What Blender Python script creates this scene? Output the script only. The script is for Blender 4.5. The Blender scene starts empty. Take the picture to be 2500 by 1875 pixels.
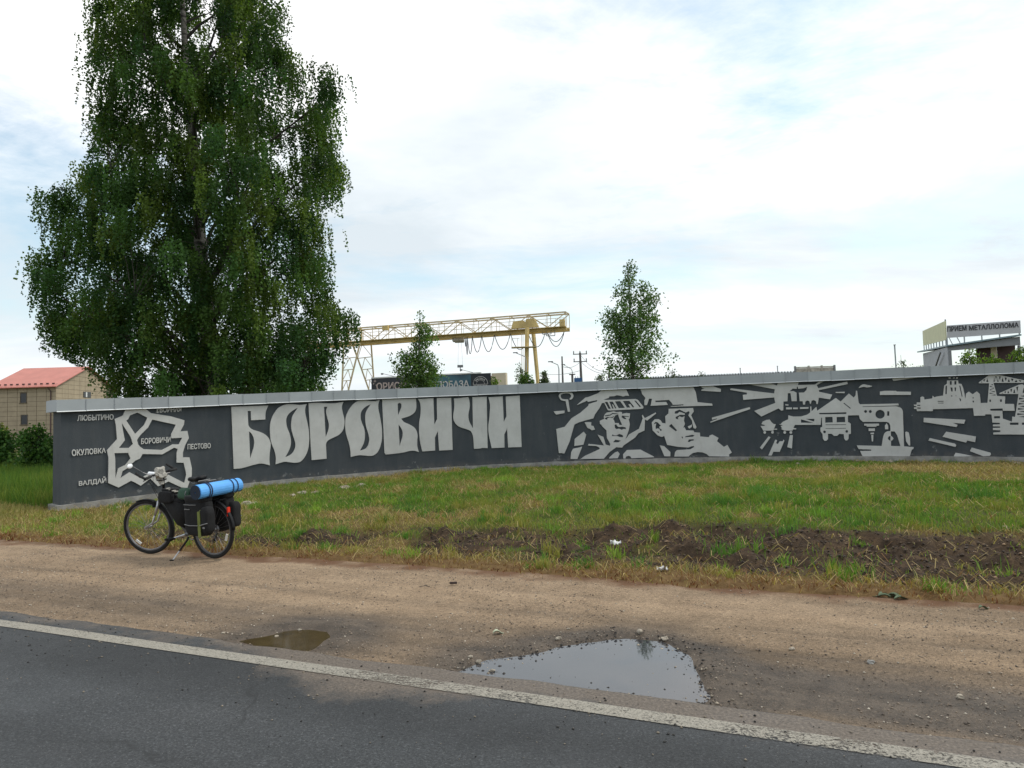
import bpy, bmesh, math, random
import numpy as np
from mathutils import Vector, Matrix, noise
from mathutils.geometry import tessellate_polygon

random.seed(7)
RNG = np.random.default_rng(11)
scene = bpy.context.scene
COL = scene.collection
rad = math.radians

# ------------------------------------------------------------------ camera
FPX, EYE, PITCH, ROLL = 1735.0, 1.55, rad(3.17), rad(1.7)
cam_data = bpy.data.cameras.new('camera')
cam_data.sensor_width = 36.0
cam_data.lens = FPX / 2500 * 36.0
cam_data.clip_end = 6000
cam = bpy.data.objects.new('camera', cam_data)
COL.objects.link(cam)
cam.matrix_world = Matrix.Translation((0, 0, EYE)) @ Matrix.Rotation(rad(90) + PITCH, 4, 'X') @ Matrix.Rotation(-ROLL, 4, 'Z')
scene.camera = cam

# ------------------------------------------------------------------ sky
SUN_EL, SUN_AZ = rad(52), rad(78)          # azimuth clockwise from +Y (the viewing direction)
world = bpy.data.worlds.new('World')
scene.world = world
world.use_nodes = True
nt = world.node_tree
nt.nodes.clear()
def wn(t, **k):
    n = nt.nodes.new(t)
    for a, b in k.items():
        setattr(n, a, b)
    return n
L = nt.links.new
w_out = wn('ShaderNodeOutputWorld')
w_bg = wn('ShaderNodeBackground')
w_bg.inputs['Strength'].default_value = 0.1
sky = wn('ShaderNodeTexSky', sky_type='NISHITA', sun_disc=False, sun_elevation=SUN_EL, sun_rotation=SUN_AZ)
sky.air_density = 1.0; sky.dust_density = 1.6; sky.ozone_density = 1.5
tc = wn('ShaderNodeTexCoord')
sep = wn('ShaderNodeSeparateXYZ')
L(tc.outputs['Generated'], sep.inputs[0])
def wmath(op, a, b=None, c=None, clamp=False):
    n = wn('ShaderNodeMath', operation=op, use_clamp=clamp)
    for i, v in enumerate((a, b, c)):
        if v is None: continue
        if isinstance(v, (int, float)): n.inputs[i].default_value = v
        else: L(v, n.inputs[i])
    return n.outputs[0]
zc = wmath('MAXIMUM', sep.outputs['Z'], 0.0)
den = wmath('ADD', zc, 0.16)
cu = wmath('DIVIDE', sep.outputs['X'], den)
cv = wmath('DIVIDE', sep.outputs['Y'], den)
comb = wn('ShaderNodeCombineXYZ')
L(cu, comb.inputs[0]); L(cv, comb.inputs[1])
def wnoise(scale, detail, rough, dist=0.0, off=(0, 0, 0), stretch=(1, 1, 1)):
    m = wn('ShaderNodeMapping')
    m.inputs['Location'].default_value = off
    m.inputs['Scale'].default_value = stretch
    L(comb.outputs[0], m.inputs[0])
    n = wn('ShaderNodeTexNoise')
    n.inputs['Scale'].default_value = scale
    n.inputs['Detail'].default_value = detail
    n.inputs['Roughness'].default_value = rough
    n.inputs['Distortion'].default_value = dist
    L(m.outputs[0], n.inputs['Vector'])
    return n.outputs['Fac']
def wramp(fac, stops):
    r = wn('ShaderNodeValToRGB')
    e = r.color_ramp.elements
    while len(e) < len(stops): e.new(0.5)
    for q, (p, c) in zip(e, stops):
        q.position = p; q.color = (*c, 1) if len(c) == 3 else c
    L(fac, r.inputs[0])
    return r.outputs[0]
def wmix(fac, a, b, blend='MIX'):
    n = wn('ShaderNodeMix', data_type='RGBA', blend_type=blend)
    for idx, v in ((0, fac), (6, a), (7, b)):
        if isinstance(v, (int, float)): n.inputs[idx].default_value = v
        elif isinstance(v, tuple): n.inputs[idx].default_value = (*v, 1)
        else: L(v, n.inputs[idx])
    return n.outputs[2]
cov = wnoise(0.85, 9, 0.62, 0.5, (0.6, 7.7, 0), (0.8, 1.0, 1))
cov_fine = wnoise(3.2, 8, 0.66, 0.5, (0.4, 5.0, 0), (0.7, 1.1, 1))
covs = wmath('ADD', wmath('MULTIPLY', cov, 0.72), wmath('MULTIPLY', cov_fine, 0.28))
mask = wramp(covs, [(0.40, (0.22,) * 3), (0.475, (0.62,) * 3), (0.545, (1, 1, 1))])
shade = wnoise(0.55, 7, 0.6, 0.3, (8.3, 2.0, 0), (0.45, 1.0, 1))
zb_ = wmath('DIVIDE', wmath('SUBTRACT', sep.outputs['Z'], 0.19), 0.075)
band = wmath('MULTIPLY', wmath('EXPONENT', wmath('MULTIPLY', wmath('MULTIPLY', zb_, zb_), -1.0)), 0.13)   # greyer bases of the low stratus
shade = wmath('SUBTRACT', shade, band)
cloud = wramp(shade, [(0.33, (0.60, 0.67, 0.72)), (0.43, (0.78, 0.83, 0.86)), (0.53, (1.0, 1.0, 1.0)), (0.75, (1.0, 1.0, 1.0))])
cloud = wmix(1.0, cloud, (10.4, 10.4, 10.4), 'MULTIPLY')
# thin veil low over the horizon
veil = wramp(sep.outputs['Z'], [(0.0, (1, 1, 1)), (0.12, (0.55,) * 3), (0.32, (0.0,) * 3)])
sky_lit = wmix(1.0, sky.outputs[0], (1.9, 2.0, 1.7), 'MULTIPLY')
col = wmix(mask, sky_lit, cloud)
col = wmix(wmath('MULTIPLY', veil, 0.75), col, (7.3, 7.75, 8.1))
L(col, w_bg.inputs['Color'])
L(w_bg.outputs[0], w_out.inputs['Surface'])

# ------------------------------------------------------------------ sun behind thin cloud
sd = bpy.data.lights.new('sun', 'SUN')
sd.energy = 1.5
sd.angle = rad(14)
sd.color = (1.0, 0.95, 0.86)
sun = bpy.data.objects.new('sun', sd)
COL.objects.link(sun)
sdir = Vector((math.sin(SUN_AZ) * math.cos(SUN_EL), math.cos(SUN_AZ) * math.cos(SUN_EL), math.sin(SUN_EL)))
sun.rotation_euler = sdir.to_track_quat('Z', 'Y').to_euler()
sun.location = sdir * 60

vs = scene.view_settings
vs.view_transform = 'Standard'; vs.look = 'None'; vs.exposure = 0.27; vs.gamma = 1.0
vs.use_curve_mapping = False
scene.render.engine = 'CYCLES'
scene.render.resolution_x, scene.render.resolution_y = 1024, 768

# ------------------------------------------------------------------ helpers
def ray(px, py):
    u, v = (px - 1250) / FPX, -(py - 937.5) / FPX
    c, s = math.cos(ROLL), math.sin(ROLL)
    a, b = u * c + v * s, -u * s + v * c
    return Vector((a, math.cos(PITCH) - b * math.sin(PITCH), math.sin(PITCH) + b * math.cos(PITCH)))
EYEV = Vector((0, 0, EYE))
def at(px, py, Y):
    d = ray(px, py); return EYEV + d * (Y / d.y)
def on_ground(px, py, z=0.0):
    d = ray(px, py); return EYEV + d * ((z - EYE) / d.z)
def on_x(px, py, X):
    d = ray(px, py); return EYEV + d * (X / d.x)

ORIG = {}
def setp(o, label=None, cat=None, group=None, kind=None):
    if label: o['label'] = label
    if cat: o['category'] = cat
    if group: o['group'] = group
    if kind: o['kind'] = kind
    return o
def thing(name, label, cat, loc=(0, 0, 0), group=None, rot=None):
    o = bpy.data.objects.new(name, None)
    COL.objects.link(o)
    o.empty_display_size = 0.2
    o.location = loc
    if rot: o.rotation_euler = rot
    ORIG[o.name] = Vector(loc) if rot is None else Vector((0, 0, 0))
    return setp(o, label, cat, group)
def raw_mesh(name, V, F, colors=None, smooth=False):
    me = bpy.data.meshes.new(name)
    V = np.asarray(V, dtype=np.float32).reshape(-1, 3)
    if isinstance(F, np.ndarray):
        n, k = F.shape
        me.vertices.add(len(V)); me.vertices.foreach_set('co', V.ravel())
        me.loops.add(n * k); me.loops.foreach_set('vertex_index', F.astype(np.int32).ravel())
        me.polygons.add(n); me.polygons.foreach_set('loop_start', np.arange(0, n * k, k, dtype=np.int32))
        me.polygons.foreach_set('loop_total', np.full(n, k, dtype=np.int32))
        me.update(calc_edges=True)
    else:
        me.from_pydata([tuple(map(float, v)) for v in V], [], F)
    if colors is not None:
        at_ = me.color_attributes.new('Col', 'FLOAT_COLOR', 'POINT')
        c = np.ones((len(V), 4), dtype=np.float32); c[:, :colors.shape[1]] = colors
        at_.data.foreach_set('color', c.ravel())
    if smooth:
        me.polygons.foreach_set('use_smooth', np.ones(len(me.polygons), dtype=bool))
    me.validate()
    return me
def obj(name, VF, mat, parent=None, smooth=False, colors=None, recalc=True, bevel=0):
    V, F = VF
    V = np.asarray([tuple(v) for v in V] if not isinstance(V, np.ndarray) else V, dtype=np.float64).reshape(-1, 3)
    org = Vector((0, 0, 0))
    if parent is not None:
        org = ORIG.get(parent.name, Vector((0, 0, 0)))
        V = V - np.array(org)
    me = raw_mesh(name, V, F, colors, smooth)
    if recalc and not isinstance(F, np.ndarray):
        bm = bmesh.new(); bm.from_mesh(me)
        bmesh.ops.recalc_face_normals(bm, faces=bm.faces)
        if bevel:
            es = [e for e in bm.edges if len(e.link_faces) == 2 and e.calc_face_angle(0) > 0.6]
            bmesh.ops.bevel(bm, geom=es, offset=bevel, segments=2, affect='EDGES', clamp_overlap=True)
        bm.to_mesh(me); bm.free()
    if mat is not None: me.materials.append(mat)
    o = bpy.data.objects.new(name, me)
    COL.objects.link(o)
    if parent is not None: o.parent = parent
    ORIG[o.name] = org
    return o
def join(*parts):
    V, F = [], []
    for v, f in parts:
        k = len(V)
        V += [tuple(p) for p in v]
        F += [tuple(i + k for i in q) for q in f]
    return V, F
BOXF = [(0, 1, 3, 2), (4, 6, 7, 5), (0, 4, 5, 1), (2, 3, 7, 6), (0, 2, 6, 4), (1, 5, 7, 3)]
def box(c, s, ax=None):
    c = Vector(c)
    X, Y, Z = ax if ax else (Vector((1, 0, 0)), Vector((0, 1, 0)), Vector((0, 0, 1)))
    V = []
    for i in (-.5, .5):
        for j in (-.5, .5):
            for k in (-.5, .5):
                V.append(c + Vector(X) * (i * s[0]) + Vector(Y) * (j * s[1]) + Vector(Z) * (k * s[2]))
    return V, list(BOXF)
def frame_of(d):
    d = Vector(d).normalized()
    up = Vector((0, 0, 1)) if abs(d.z) < 0.95 else Vector((1, 0, 0))
    x = d.cross(up).normalized()
    return x, d, x.cross(d).normalized()
def bar(a, b, w, h=None):
    a, b = Vector(a), Vector(b)
    x, d, z = frame_of(b - a)
    return box((a + b) / 2, (w, (b - a).length, h or w), (x, d, z))
def tube(pts, r, n=8, cap=True):
    pts = [Vector(p) for p in pts]
    rs = r if hasattr(r, '__len__') else [r] * len(pts)
    V, F = [], []
    for i, p in enumerate(pts):
        d = pts[min(i + 1, len(pts) - 1)] - pts[max(i - 1, 0)]
        x, d, z = frame_of(d)
        for k in range(n):
            a = 2 * math.pi * k / n
            V.append(p + x * (math.cos(a) * rs[i]) + z * (math.sin(a) * rs[i]))
    for i in range(len(pts) - 1):
        for k in range(n):
            k2 = (k + 1) % n
            F.append((i * n + k, i * n + k2, (i + 1) * n + k2, (i + 1) * n + k))
    if cap:
        F.append(tuple(range(n))[::-1]); F.append(tuple(range((len(pts) - 1) * n, len(pts) * n)))
    return V, F
def torus(c, ax, R, r, n=40, m=8, flat=1.0):
    x, y, z = ax                       # wheel plane x,z ; axle y
    V, F = [], []
    for i in range(n):
        a = 2 * math.pi * i / n
        dr = Vector(x) * math.cos(a) + Vector(z) * math.sin(a)
        for k in range(m):
            b = 2 * math.pi * k / m
            V.append(Vector(c) + dr * (R + r * flat * math.cos(b)) + Vector(y) * (r * math.sin(b)))
    for i in range(n):
        for k in range(m):
            F.append((i * m + k, ((i + 1) % n) * m + k, ((i + 1) % n) * m + (k + 1) % m, i * m + (k + 1) % m))
    return V, F
def prism(poly, depth, fr):
    """2D polygon (list) in frame fr=(origin, X, Z, N) extruded along N by depth"""
    o, X, Z, N = [Vector(q) for q in fr]
    n = len(poly)
    V = [o + X * a + Z * b for a, b in poly] + [o + X * a + Z * b + N * depth for a, b in poly]
    F = [tuple(range(n)), tuple(range(n, 2 * n))[::-1]] + [(i, (i + 1) % n, n + (i + 1) % n, n + i) for i in range(n)]
    return V, F
def ellipsoid(c, s, n=12, m=8, ax=None, power=1.0):
    V, F = [], []
    X, Y, Z = ax if ax else (Vector((1, 0, 0)), Vector((0, 1, 0)), Vector((0, 0, 1)))
    sg = lambda v: math.copysign(abs(v) ** power, v)
    for j in range(m + 1):
        t = math.pi * j / m
        for i in range(n):
            a = 2 * math.pi * i / n
            V.append(Vector(c) + X * (s[0] * sg(math.sin(t)) * sg(math.cos(a))) + Y * (s[1] * sg(math.sin(t)) * sg(math.sin(a))) + Z * (s[2] * sg(math.cos(t))))
    for j in range(m):
        for i in range(n):
            F.append((j * n + i, j * n + (i + 1) % n, (j + 1) * n + (i + 1) % n, (j + 1) * n + i))
    return V, F

# ------------------------------------------------------------------ materials
def new_mat(name):
    m = bpy.data.materials.new(name)
    m.use_nodes = True
    t = m.node_tree
    b = t.nodes['Principled BSDF']
    return m, t, b
def nd(t, typ, **k):
    n = t.nodes.new(typ)
    for a, b in k.items(): setattr(n, a, b)
    return n
def tnoise(t, scale, detail=6, rough=0.6, coord='Object', dist=0.0, stretch=None):
    tc = nd(t, 'ShaderNodeTexCoord')
    n = nd(t, 'ShaderNodeTexNoise')
    n.inputs['Scale'].default_value = scale; n.inputs['Detail'].default_value = detail
    n.inputs['Roughness'].default_value = rough; n.inputs['Distortion'].default_value = dist
    src = tc.outputs[coord]
    if stretch:
        mp = nd(t, 'ShaderNodeMapping'); mp.inputs['Scale'].default_value = stretch
        t.links.new(src, mp.inputs[0]); src = mp.outputs[0]
    t.links.new(src, n.inputs['Vector'])
    return n.outputs['Fac']
def tramp(t, fac, stops):
    r = nd(t, 'ShaderNodeValToRGB')
    e = r.color_ramp.elements
    while len(e) < len(stops): e.new(0.5)
    for q, (p, c) in zip(e, stops):
        q.position = p
        q.color = (*c, 1) if hasattr(c, '__len__') else (c, c, c, 1)
    t.links.new(fac, r.inputs[0])
    return r.outputs[0]
def tmix(t, fac, a, b, blend='MIX'):
    n = nd(t, 'ShaderNodeMix', data_type='RGBA', blend_type=blend)
    for idx, v in ((0, fac), (6, a), (7, b)):
        if isinstance(v, (int, float)): n.inputs[idx].default_value = v
        elif isinstance(v, tuple): n.inputs[idx].default_value = (*v, 1)
        else: t.links.new(v, n.inputs[idx])
    return n.outputs[2]
def tmath(t, op, a, b=None, clamp=False):
    n = nd(t, 'ShaderNodeMath', operation=op, use_clamp=clamp)
    for i, v in enumerate((a, b)):
        if v is None: continue
        if isinstance(v, (int, float)): n.inputs[i].default_value = v
        else: t.links.new(v, n.inputs[i])
    return n.outputs[0]
def tbump(t, b, fac, strength=0.3, dist=0.01):
    n = nd(t, 'ShaderNodeBump')
    n.inputs['Strength'].default_value = strength; n.inputs['Distance'].default_value = dist
    t.links.new(fac, n.inputs['Height'])
    t.links.new(n.outputs[0], b.inputs['Normal'])
def simple(name, col, rough=0.6, metal=0.0, var=0.15, scale=8.0, bump=0.0, bscale=60.0, spec=None):
    m, t, b = new_mat(name)
    f = tnoise(t, scale, 5, 0.6)
    lo = tuple(c * (1 - var) for c in col); hi = tuple(min(1, c * (1 + var)) for c in col)
    t.links.new(tramp(t, f, [(0.3, lo), (0.7, hi)]), b.inputs['Base Color'])
    b.inputs['Roughness'].default_value = rough
    b.inputs['Metallic'].default_value = metal
    if spec is not None: b.inputs['Specular IOR Level'].default_value = spec
    if bump: tbump(t, b, tnoise(t, bscale, 4, 0.6), bump, 0.01)
    return m
M = {}
# wall paint, dark grey, with worn patches near the foot (attribute Col.r = height above the foot)
m, t, b = new_mat('wall_paint'); M['wall'] = m
at_ = nd(t, 'ShaderNodeAttribute', attribute_name='Col')
sx = nd(t, 'ShaderNodeSeparateColor'); t.links.new(at_.outputs['Color'], sx.inputs[0])
base = tramp(t, tnoise(t, 1.3, 8, 0.65), [(0.3, (0.036, 0.045, 0.053)), (0.7, (0.053, 0.062, 0.070))])
streak = tnoise(t, 5.0, 6, 0.6, stretch=(1, 1, 0.18))
base = tmix(t, tmath(t, 'MULTIPLY', tramp(t, streak, [(0.45, 0.0), (0.75, 1.0)]), 0.32), base, (0.105, 0.108, 0.108))
base = tmix(t, tmath(t, 'MULTIPLY', tramp(t, tnoise(t, 0.5, 7, 0.7), [(0.45, 0.0), (0.7, 1.0)]), 0.4), base, (0.026, 0.032, 0.038))
base = tmix(t, tmath(t, 'MULTIPLY', tramp(t, sx.outputs[0], [(0.0, 1.0), (0.10, 0.0)]), tramp(t, tnoise(t, 7, 6, 0.7), [(0.4, 0.0), (0.65, 0.55)])), base, (0.15, 0.125, 0.10))
worn = tnoise(t, 3.3, 9, 0.7)
low = tramp(t, sx.outputs[0], [(0.0, 0.15), (0.10, 0.07), (0.22, 0.0)])
wm = tramp(t, tmath(t, 'ADD', worn, low), [(0.675, 0.0), (0.71, 0.6)])
base = tmix(t, wm, base, tramp(t, tnoise(t, 20, 5, 0.7), [(0.3, (0.11, 0.115, 0.12)), (0.75, (0.34, 0.34, 0.33))]))
t.links.new(base, b.inputs['Base Color'])
b.inputs['Roughness'].default_value = 0.8
tbump(t, b, tnoise(t, 45, 6, 0.7), 0.35, 0.012)
# relief paint
m, t, b = new_mat('relief_paint'); M['relief'] = m
c1 = tramp(t, tnoise(t, 2.2, 8, 0.65), [(0.3, (0.47, 0.465, 0.445)), (0.7, (0.575, 0.57, 0.55))])
gr = tnoise(t, 9, 6, 0.7, stretch=(1, 1, 0.3))
c1 = tmix(t, tmath(t, 'MULTIPLY', tramp(t, gr, [(0.55, 0.0), (0.8, 1.0)]), 0.3), c1, (0.25, 0.24, 0.22))
t.links.new(c1, b.inputs['Base Color']); b.inputs['Roughness'].default_value = 0.75
tbump(t, b, tnoise(t, 50, 6, 0.7), 0.3, 0.01)
M['concrete'] = simple('concrete', (0.27, 0.26, 0.24), 0.9, 0, 0.35, 5, 0.5, 40)
M['zinc'] = simple('zinc_sheet', (0.36, 0.385, 0.40), 0.5, 0.25, 0.10, 1.2)
M['zinc_b'] = simple('zinc_sheet_dull', (0.33, 0.352, 0.37), 0.55, 0.25, 0.10, 1.4)
M['zinc_c'] = simple('zinc_sheet_pale', (0.39, 0.415, 0.43), 0.5, 0.25, 0.10, 1.7)
M['zinc_edge'] = simple('zinc_edge', (0.55, 0.57, 0.58), 0.4, 0.2, 0.08, 3)
M['black_fabric'] = simple('black_fabric', (0.006, 0.006, 0.007), 0.9, 0, 0.4, 12, 0.6, 30)
M['black_plastic'] = simple('black_plastic', (0.007, 0.007, 0.008), 0.6, 0, 0.2, 10, spec=0.25)
M['rubber'] = simple('rubber', (0.010, 0.0095, 0.009), 0.85, 0, 0.35, 20, 0.3, 120)
M['silver'] = simple('silver_metal', (0.45, 0.45, 0.46), 0.35, 0.8, 0.12, 10)
M['steel'] = simple('dull_steel', (0.2, 0.2, 0.21), 0.45, 0.7, 0.2, 10)
M['grey_frame'] = simple('grey_frame_paint', (0.16, 0.165, 0.17), 0.35, 0.4, 0.1, 10)
M['mirror'] = simple('mirror_shell', (0.82, 0.83, 0.85), 0.15, 0.0, 0.03, 5)
M['mat_blue'] = simple('blue_foam', (0.10, 0.36, 0.78), 0.7, 0, 0.10, 6, 0.25, 50)
M['mat_core'] = simple('foam_end', (0.012, 0.022, 0.040), 0.85, 0, 0.3, 8)
M['strap_navy'] = simple('navy_strap', (0.012, 0.022, 0.06), 0.8, 0, 0.2, 20)
M['strap_lime'] = simple('lime_strap', (0.16, 0.19, 0.045), 0.7, 0, 0.15, 20)
M['piping'] = simple('grey_piping', (0.20, 0.20, 0.20), 0.5, 0, 0.15, 20)
M['bottle_green'] = simple('green_cloth', (0.018, 0.065, 0.035), 0.65, 0, 0.25, 10, 0.3, 30)
M['red_lens'] = simple('red_lens', (0.65, 0.045, 0.025), 0.25, 0, 0.1, 10)
M['white_lens'] = simple('white_reflector', (0.7, 0.7, 0.68), 0.3, 0, 0.1, 10)
M['rag'] = simple('pale_cloth', (0.36, 0.34, 0.30), 0.8, 0, 0.25, 25, 0.5, 40)
M['crane'] = simple('yellow_crane_paint', (0.54, 0.40, 0.16), 0.6, 0, 0.22, 0.9)
M['crane_pale'] = simple('pale_crane_paint', (0.52, 0.42, 0.25), 0.6, 0, 0.2, 0.9)
M['dark_cable'] = simple('dark_cable', (0.05, 0.06, 0.075), 0.7, 0, 0.2, 3)
M['wood_pole'] = simple('weathered_pole', (0.12, 0.11, 0.105), 0.85, 0, 0.25, 3)
M['galv'] = simple('galvanised_pole', (0.30, 0.32, 0.34), 0.5, 0.3, 0.1, 3)
M['blue_box'] = simple('blue_enamel', (0.02, 0.09, 0.23), 0.5, 0, 0.1, 3)
M['house_panel'] = simple('tan_panel', (0.36, 0.29, 0.20), 0.75, 0, 0.12, 0.9)
M['house_joint'] = simple('panel_joint', (0.13, 0.105, 0.075), 0.9, 0, 0.1, 2)
M['roof_red'] = simple('red_roof_sheet', (0.50, 0.185, 0.145), 0.6, 0, 0.10, 0.7)
M['dark_glass'] = simple('dark_pane', (0.02, 0.022, 0.026), 0.15, 0, 0.1, 2)
M['white_paint'] = simple('white_paint', (0.66, 0.66, 0.64), 0.6, 0, 0.1, 3)
M['sign_dark'] = simple('sign_black', (0.012, 0.014, 0.02), 0.4, 0, 0.1, 2)
M['sign_text'] = simple('sign_text_pale', (0.52, 0.50, 0.49), 0.5, 0, 0.08, 2)
M['sign_rose'] = simple('sign_text_rose', (0.44, 0.35, 0.32), 0.5, 0, 0.08, 2)
M['sign_grey'] = simple('sign_board_grey', (0.45, 0.45, 0.47), 0.5, 0, 0.06, 2)
M['sign_yellow'] = simple('sign_board_yellow', (0.56, 0.55, 0.34), 0.6, 0, 0.10, 1.5)
M['faded_print'] = simple('faded_print', (0.40, 0.41, 0.29), 0.7, 0, 0.15, 4)
M['print_black'] = simple('print_black', (0.03, 0.03, 0.035), 0.6, 0, 0.1, 4)
M['grey_wall'] = simple('grey_sheet_wall', (0.33, 0.34, 0.37), 0.6, 0, 0.08, 1.2)
M['grey_wall_dark'] = simple('grey_sheet_beam', (0.21, 0.215, 0.23), 0.6, 0, 0.1, 1.2)
M['teal_edge'] = simple('teal_flashing', (0.20, 0.27, 0.30), 0.5, 0.1, 0.08, 2)
M['maroon'] = simple('maroon_soffit', (0.06, 0.03, 0.03), 0.7, 0, 0.2, 2)
M['cream'] = simple('cream_render', (0.58, 0.50, 0.37), 0.8, 0, 0.08, 1)
M['roof_white'] = simple('white_corrugated', (0.55, 0.58, 0.60), 0.5, 0, 0.06, 1)
M['rust_white'] = simple('rusty_white_paint', (0.42, 0.38, 0.33), 0.7, 0, 0.35, 6)
M['stone'] = simple('limestone', (0.33, 0.285, 0.225), 0.9, 0, 0.4, 9, 0.6, 30)
M['paper'] = simple('white_paper', (0.72, 0.71, 0.70), 0.8, 0, 0.1, 20)
M['wilted'] = simple('wilted_leaf', (0.10, 0.135, 0.075), 0.8, 0, 0.3, 25)
M['brown_bark'] = simple('brown_bark', (0.05, 0.03, 0.025), 0.85, 0, 0.3, 30)
M['twig'] = simple('twig', (0.06, 0.05, 0.045), 0.9, 0, 0.3, 6)
# birch bark
m, t, b = new_mat('birch_bark'); M['birch'] = m
nz = tnoise(t, 2.2, 6, 0.7, stretch=(1, 1, 3.5))
t.links.new(tramp(t, nz, [(0.40, (0.04, 0.036, 0.034)), (0.50, (0.22, 0.20, 0.18)), (0.7, (0.40, 0.37, 0.34))]), b.inputs['Base Color'])
b.inputs['Roughness'].default_value = 0.85
# foliage / grass: colour per blade or leaf from the mesh
def leafy(name, transl=0.35, rough=0.55, spec=0.3):
    m, t, b = new_mat(name)
    a = nd(t, 'ShaderNodeAttribute', attribute_name='Col')
    t.links.new(a.outputs['Color'], b.inputs['Base Color'])
    b.inputs['Roughness'].default_value = rough
    b.inputs['Specular IOR Level'].default_value = spec
    tr = nd(t, 'ShaderNodeBsdfTranslucent')
    t.links.new(tmix(t, 1.0, a.outputs['Color'], (1.5, 1.6, 0.6), 'MULTIPLY'), tr.inputs[0])
    mx = nd(t, 'ShaderNodeMixShader'); mx.inputs[0].default_value = transl
    out = t.nodes['Material Output']
    t.links.new(b.outputs[0], mx.inputs[1]); t.links.new(tr.outputs[0], mx.inputs[2])
    t.links.new(mx.outputs[0], out.inputs['Surface'])
    return m
M['leaf'] = leafy('birch_leaf', 0.32, 0.6, 0.12)
M['grass'] = leafy('grass_blade', 0.25, 0.6, 0.15)
m, t, b = new_mat('pebbles'); M['pebble'] = m
a = nd(t, 'ShaderNodeAttribute', attribute_name='Col'); t.links.new(a.outputs['Color'], b.inputs['Base Color'])
b.inputs['Roughness'].default_value = 0.85

# ------------------------------------------------------------------ the lie of the land
RT, RN = np.array([0.911, -0.412]), np.array([0.412, 0.911])      # along the road, across it (away from the camera)
RT /= np.linalg.norm(RT); RN = np.array([-RT[1], RT[0]])
def sq(p): return float(p[0] * RT[0] + p[1] * RT[1]), float(p[0] * RN[0] + p[1] * RN[1])
def xy(s, q): return s * RT[0] + q * RN[0], s * RT[1] + q * RN[1]
WCX, WCY, WR = 1.725, 4.29, 14.8                                   # the wall stands on this circle
QE = 6.8                                                           # foot of the verge
_th = np.radians([-75, -47.2, -33.1, -25.3, -17.3, -6.7, 4, 12.3, 23.9, 30.9, 37.2, 52, 80])
_zp = np.array([0.02, 0.182, 0.345, 0.42, 0.455, 0.50, 0.52, 0.53, 0.52, 0.51, 0.50, 0.47, 0.45])
_zt = np.array([1.86, 2.054, 2.19, 2.255, 2.305, 2.352, 2.385, 2.395, 2.393, 2.375, 2.345, 2.27, 2.2])
_tt = np.linspace(_th[0], _th[-1], 400)
def _sm(v):
    y = np.interp(_tt, _th, v); k = np.ones(45) / 45
    return np.convolve(np.pad(y, 22, mode='edge'), k, 'valid')
_zps, _zts = _sm(_zp), _sm(_zt)
def z_foot(th): return np.interp(th, _tt, _zps)                    # top of the plinth
def z_head(th): return np.interp(th, _tt, _zts)                    # underside of the coping
def fbm(x, y, f, o=4, seed=0.0):
    x = np.asarray(x, float); y = np.asarray(y, float)
    r = np.random.default_rng(int(seed * 10 + 5))
    out = np.zeros(np.broadcast(x, y).shape); amp = 1.0; tot = 0
    for i in range(o):
        T = r.random((64, 64))
        u, v = x * f + r.random() * 64, y * f + r.random() * 64
        iu, iv = np.floor(u).astype(int), np.floor(v).astype(int)
        a, b = u - iu, v - iv
        a, b = a * a * (3 - 2 * a), b * b * (3 - 2 * b)
        g = lambda m, n: T[m % 64, n % 64]
        out += amp * ((g(iu, iv) * (1 - a) + g(iu + 1, iv) * a) * (1 - b) + (g(iu, iv + 1) * (1 - a) + g(iu + 1, iv + 1) * a) * b)
        tot += amp; amp *= 0.5; f *= 2.03
    return out / tot
def poly_dist(poly, X, Y):
    """signed distance: positive inside"""
    P = np.array(poly); Q = np.roll(P, -1, 0)
    d = np.full(X.shape, 1e9); ins = np.zeros(X.shape, bool)
    for (ax, ay), (bx, by) in zip(P, Q):
        dx, dy = bx - ax, by - ay
        tt = np.clip(((X - ax) * dx + (Y - ay) * dy) / (dx * dx + dy * dy + 1e-12), 0, 1)
        d = np.minimum(d, np.hypot(X - ax - tt * dx, Y - ay - tt * dy))
        c = ((ay > Y) != (by > Y)) & (X < (bx - ax) * (Y - ay) / (by - ay + 1e-12) + ax)
        ins ^= c
    return np.where(ins, d, -d)
PUD1 = [on_ground(*p)[:2] for p in [(1106, 1637), (1195, 1607), (1315, 1589), (1432, 1563), (1527, 1552), (1606, 1560), (1666, 1589), (1692, 1632), (1722, 1688), (1700, 1715), (1600, 1712), (1511, 1693), (1385, 1674), (1258, 1658)]]
PUD2 = [on_ground(*p)[:2] for p in [(580, 1558), (640, 1548), (690, 1535), (760, 1528), (806, 1533), (818, 1548), (785, 1568), (750, 1585), (690, 1581), (635, 1573)]]
def mud_mask(X, Y):
    s, q = X * RT[0] + Y * RT[1], X * RN[0] + Y * RN[1]
    w = np.clip((s + 10.4) / 1.6, 0, 1)                            # starts beside the bicycle, widens to the right
    lo = QE + 0.40 + 0.12 * fbm(s, q, 0.9, 3, 1)
    hi = QE + 1.45 + 1.25 * np.clip((s + 8.5) / 8.0, 0, 1) + 1.5 * (fbm(s, q, 0.7, 4, 2) - 0.45)
    m = np.clip((q - lo) / 0.18, 0, 1) * np.clip((hi - q) / 0.35, 0, 1)
    pat = np.clip((fbm(X, Y, 1.3, 5, 3) - 0.31 + 0.15 * np.clip((s + 6) / 6.5, -0.5, 1)) / 0.12, 0, 1)
    return m * w * pat
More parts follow.
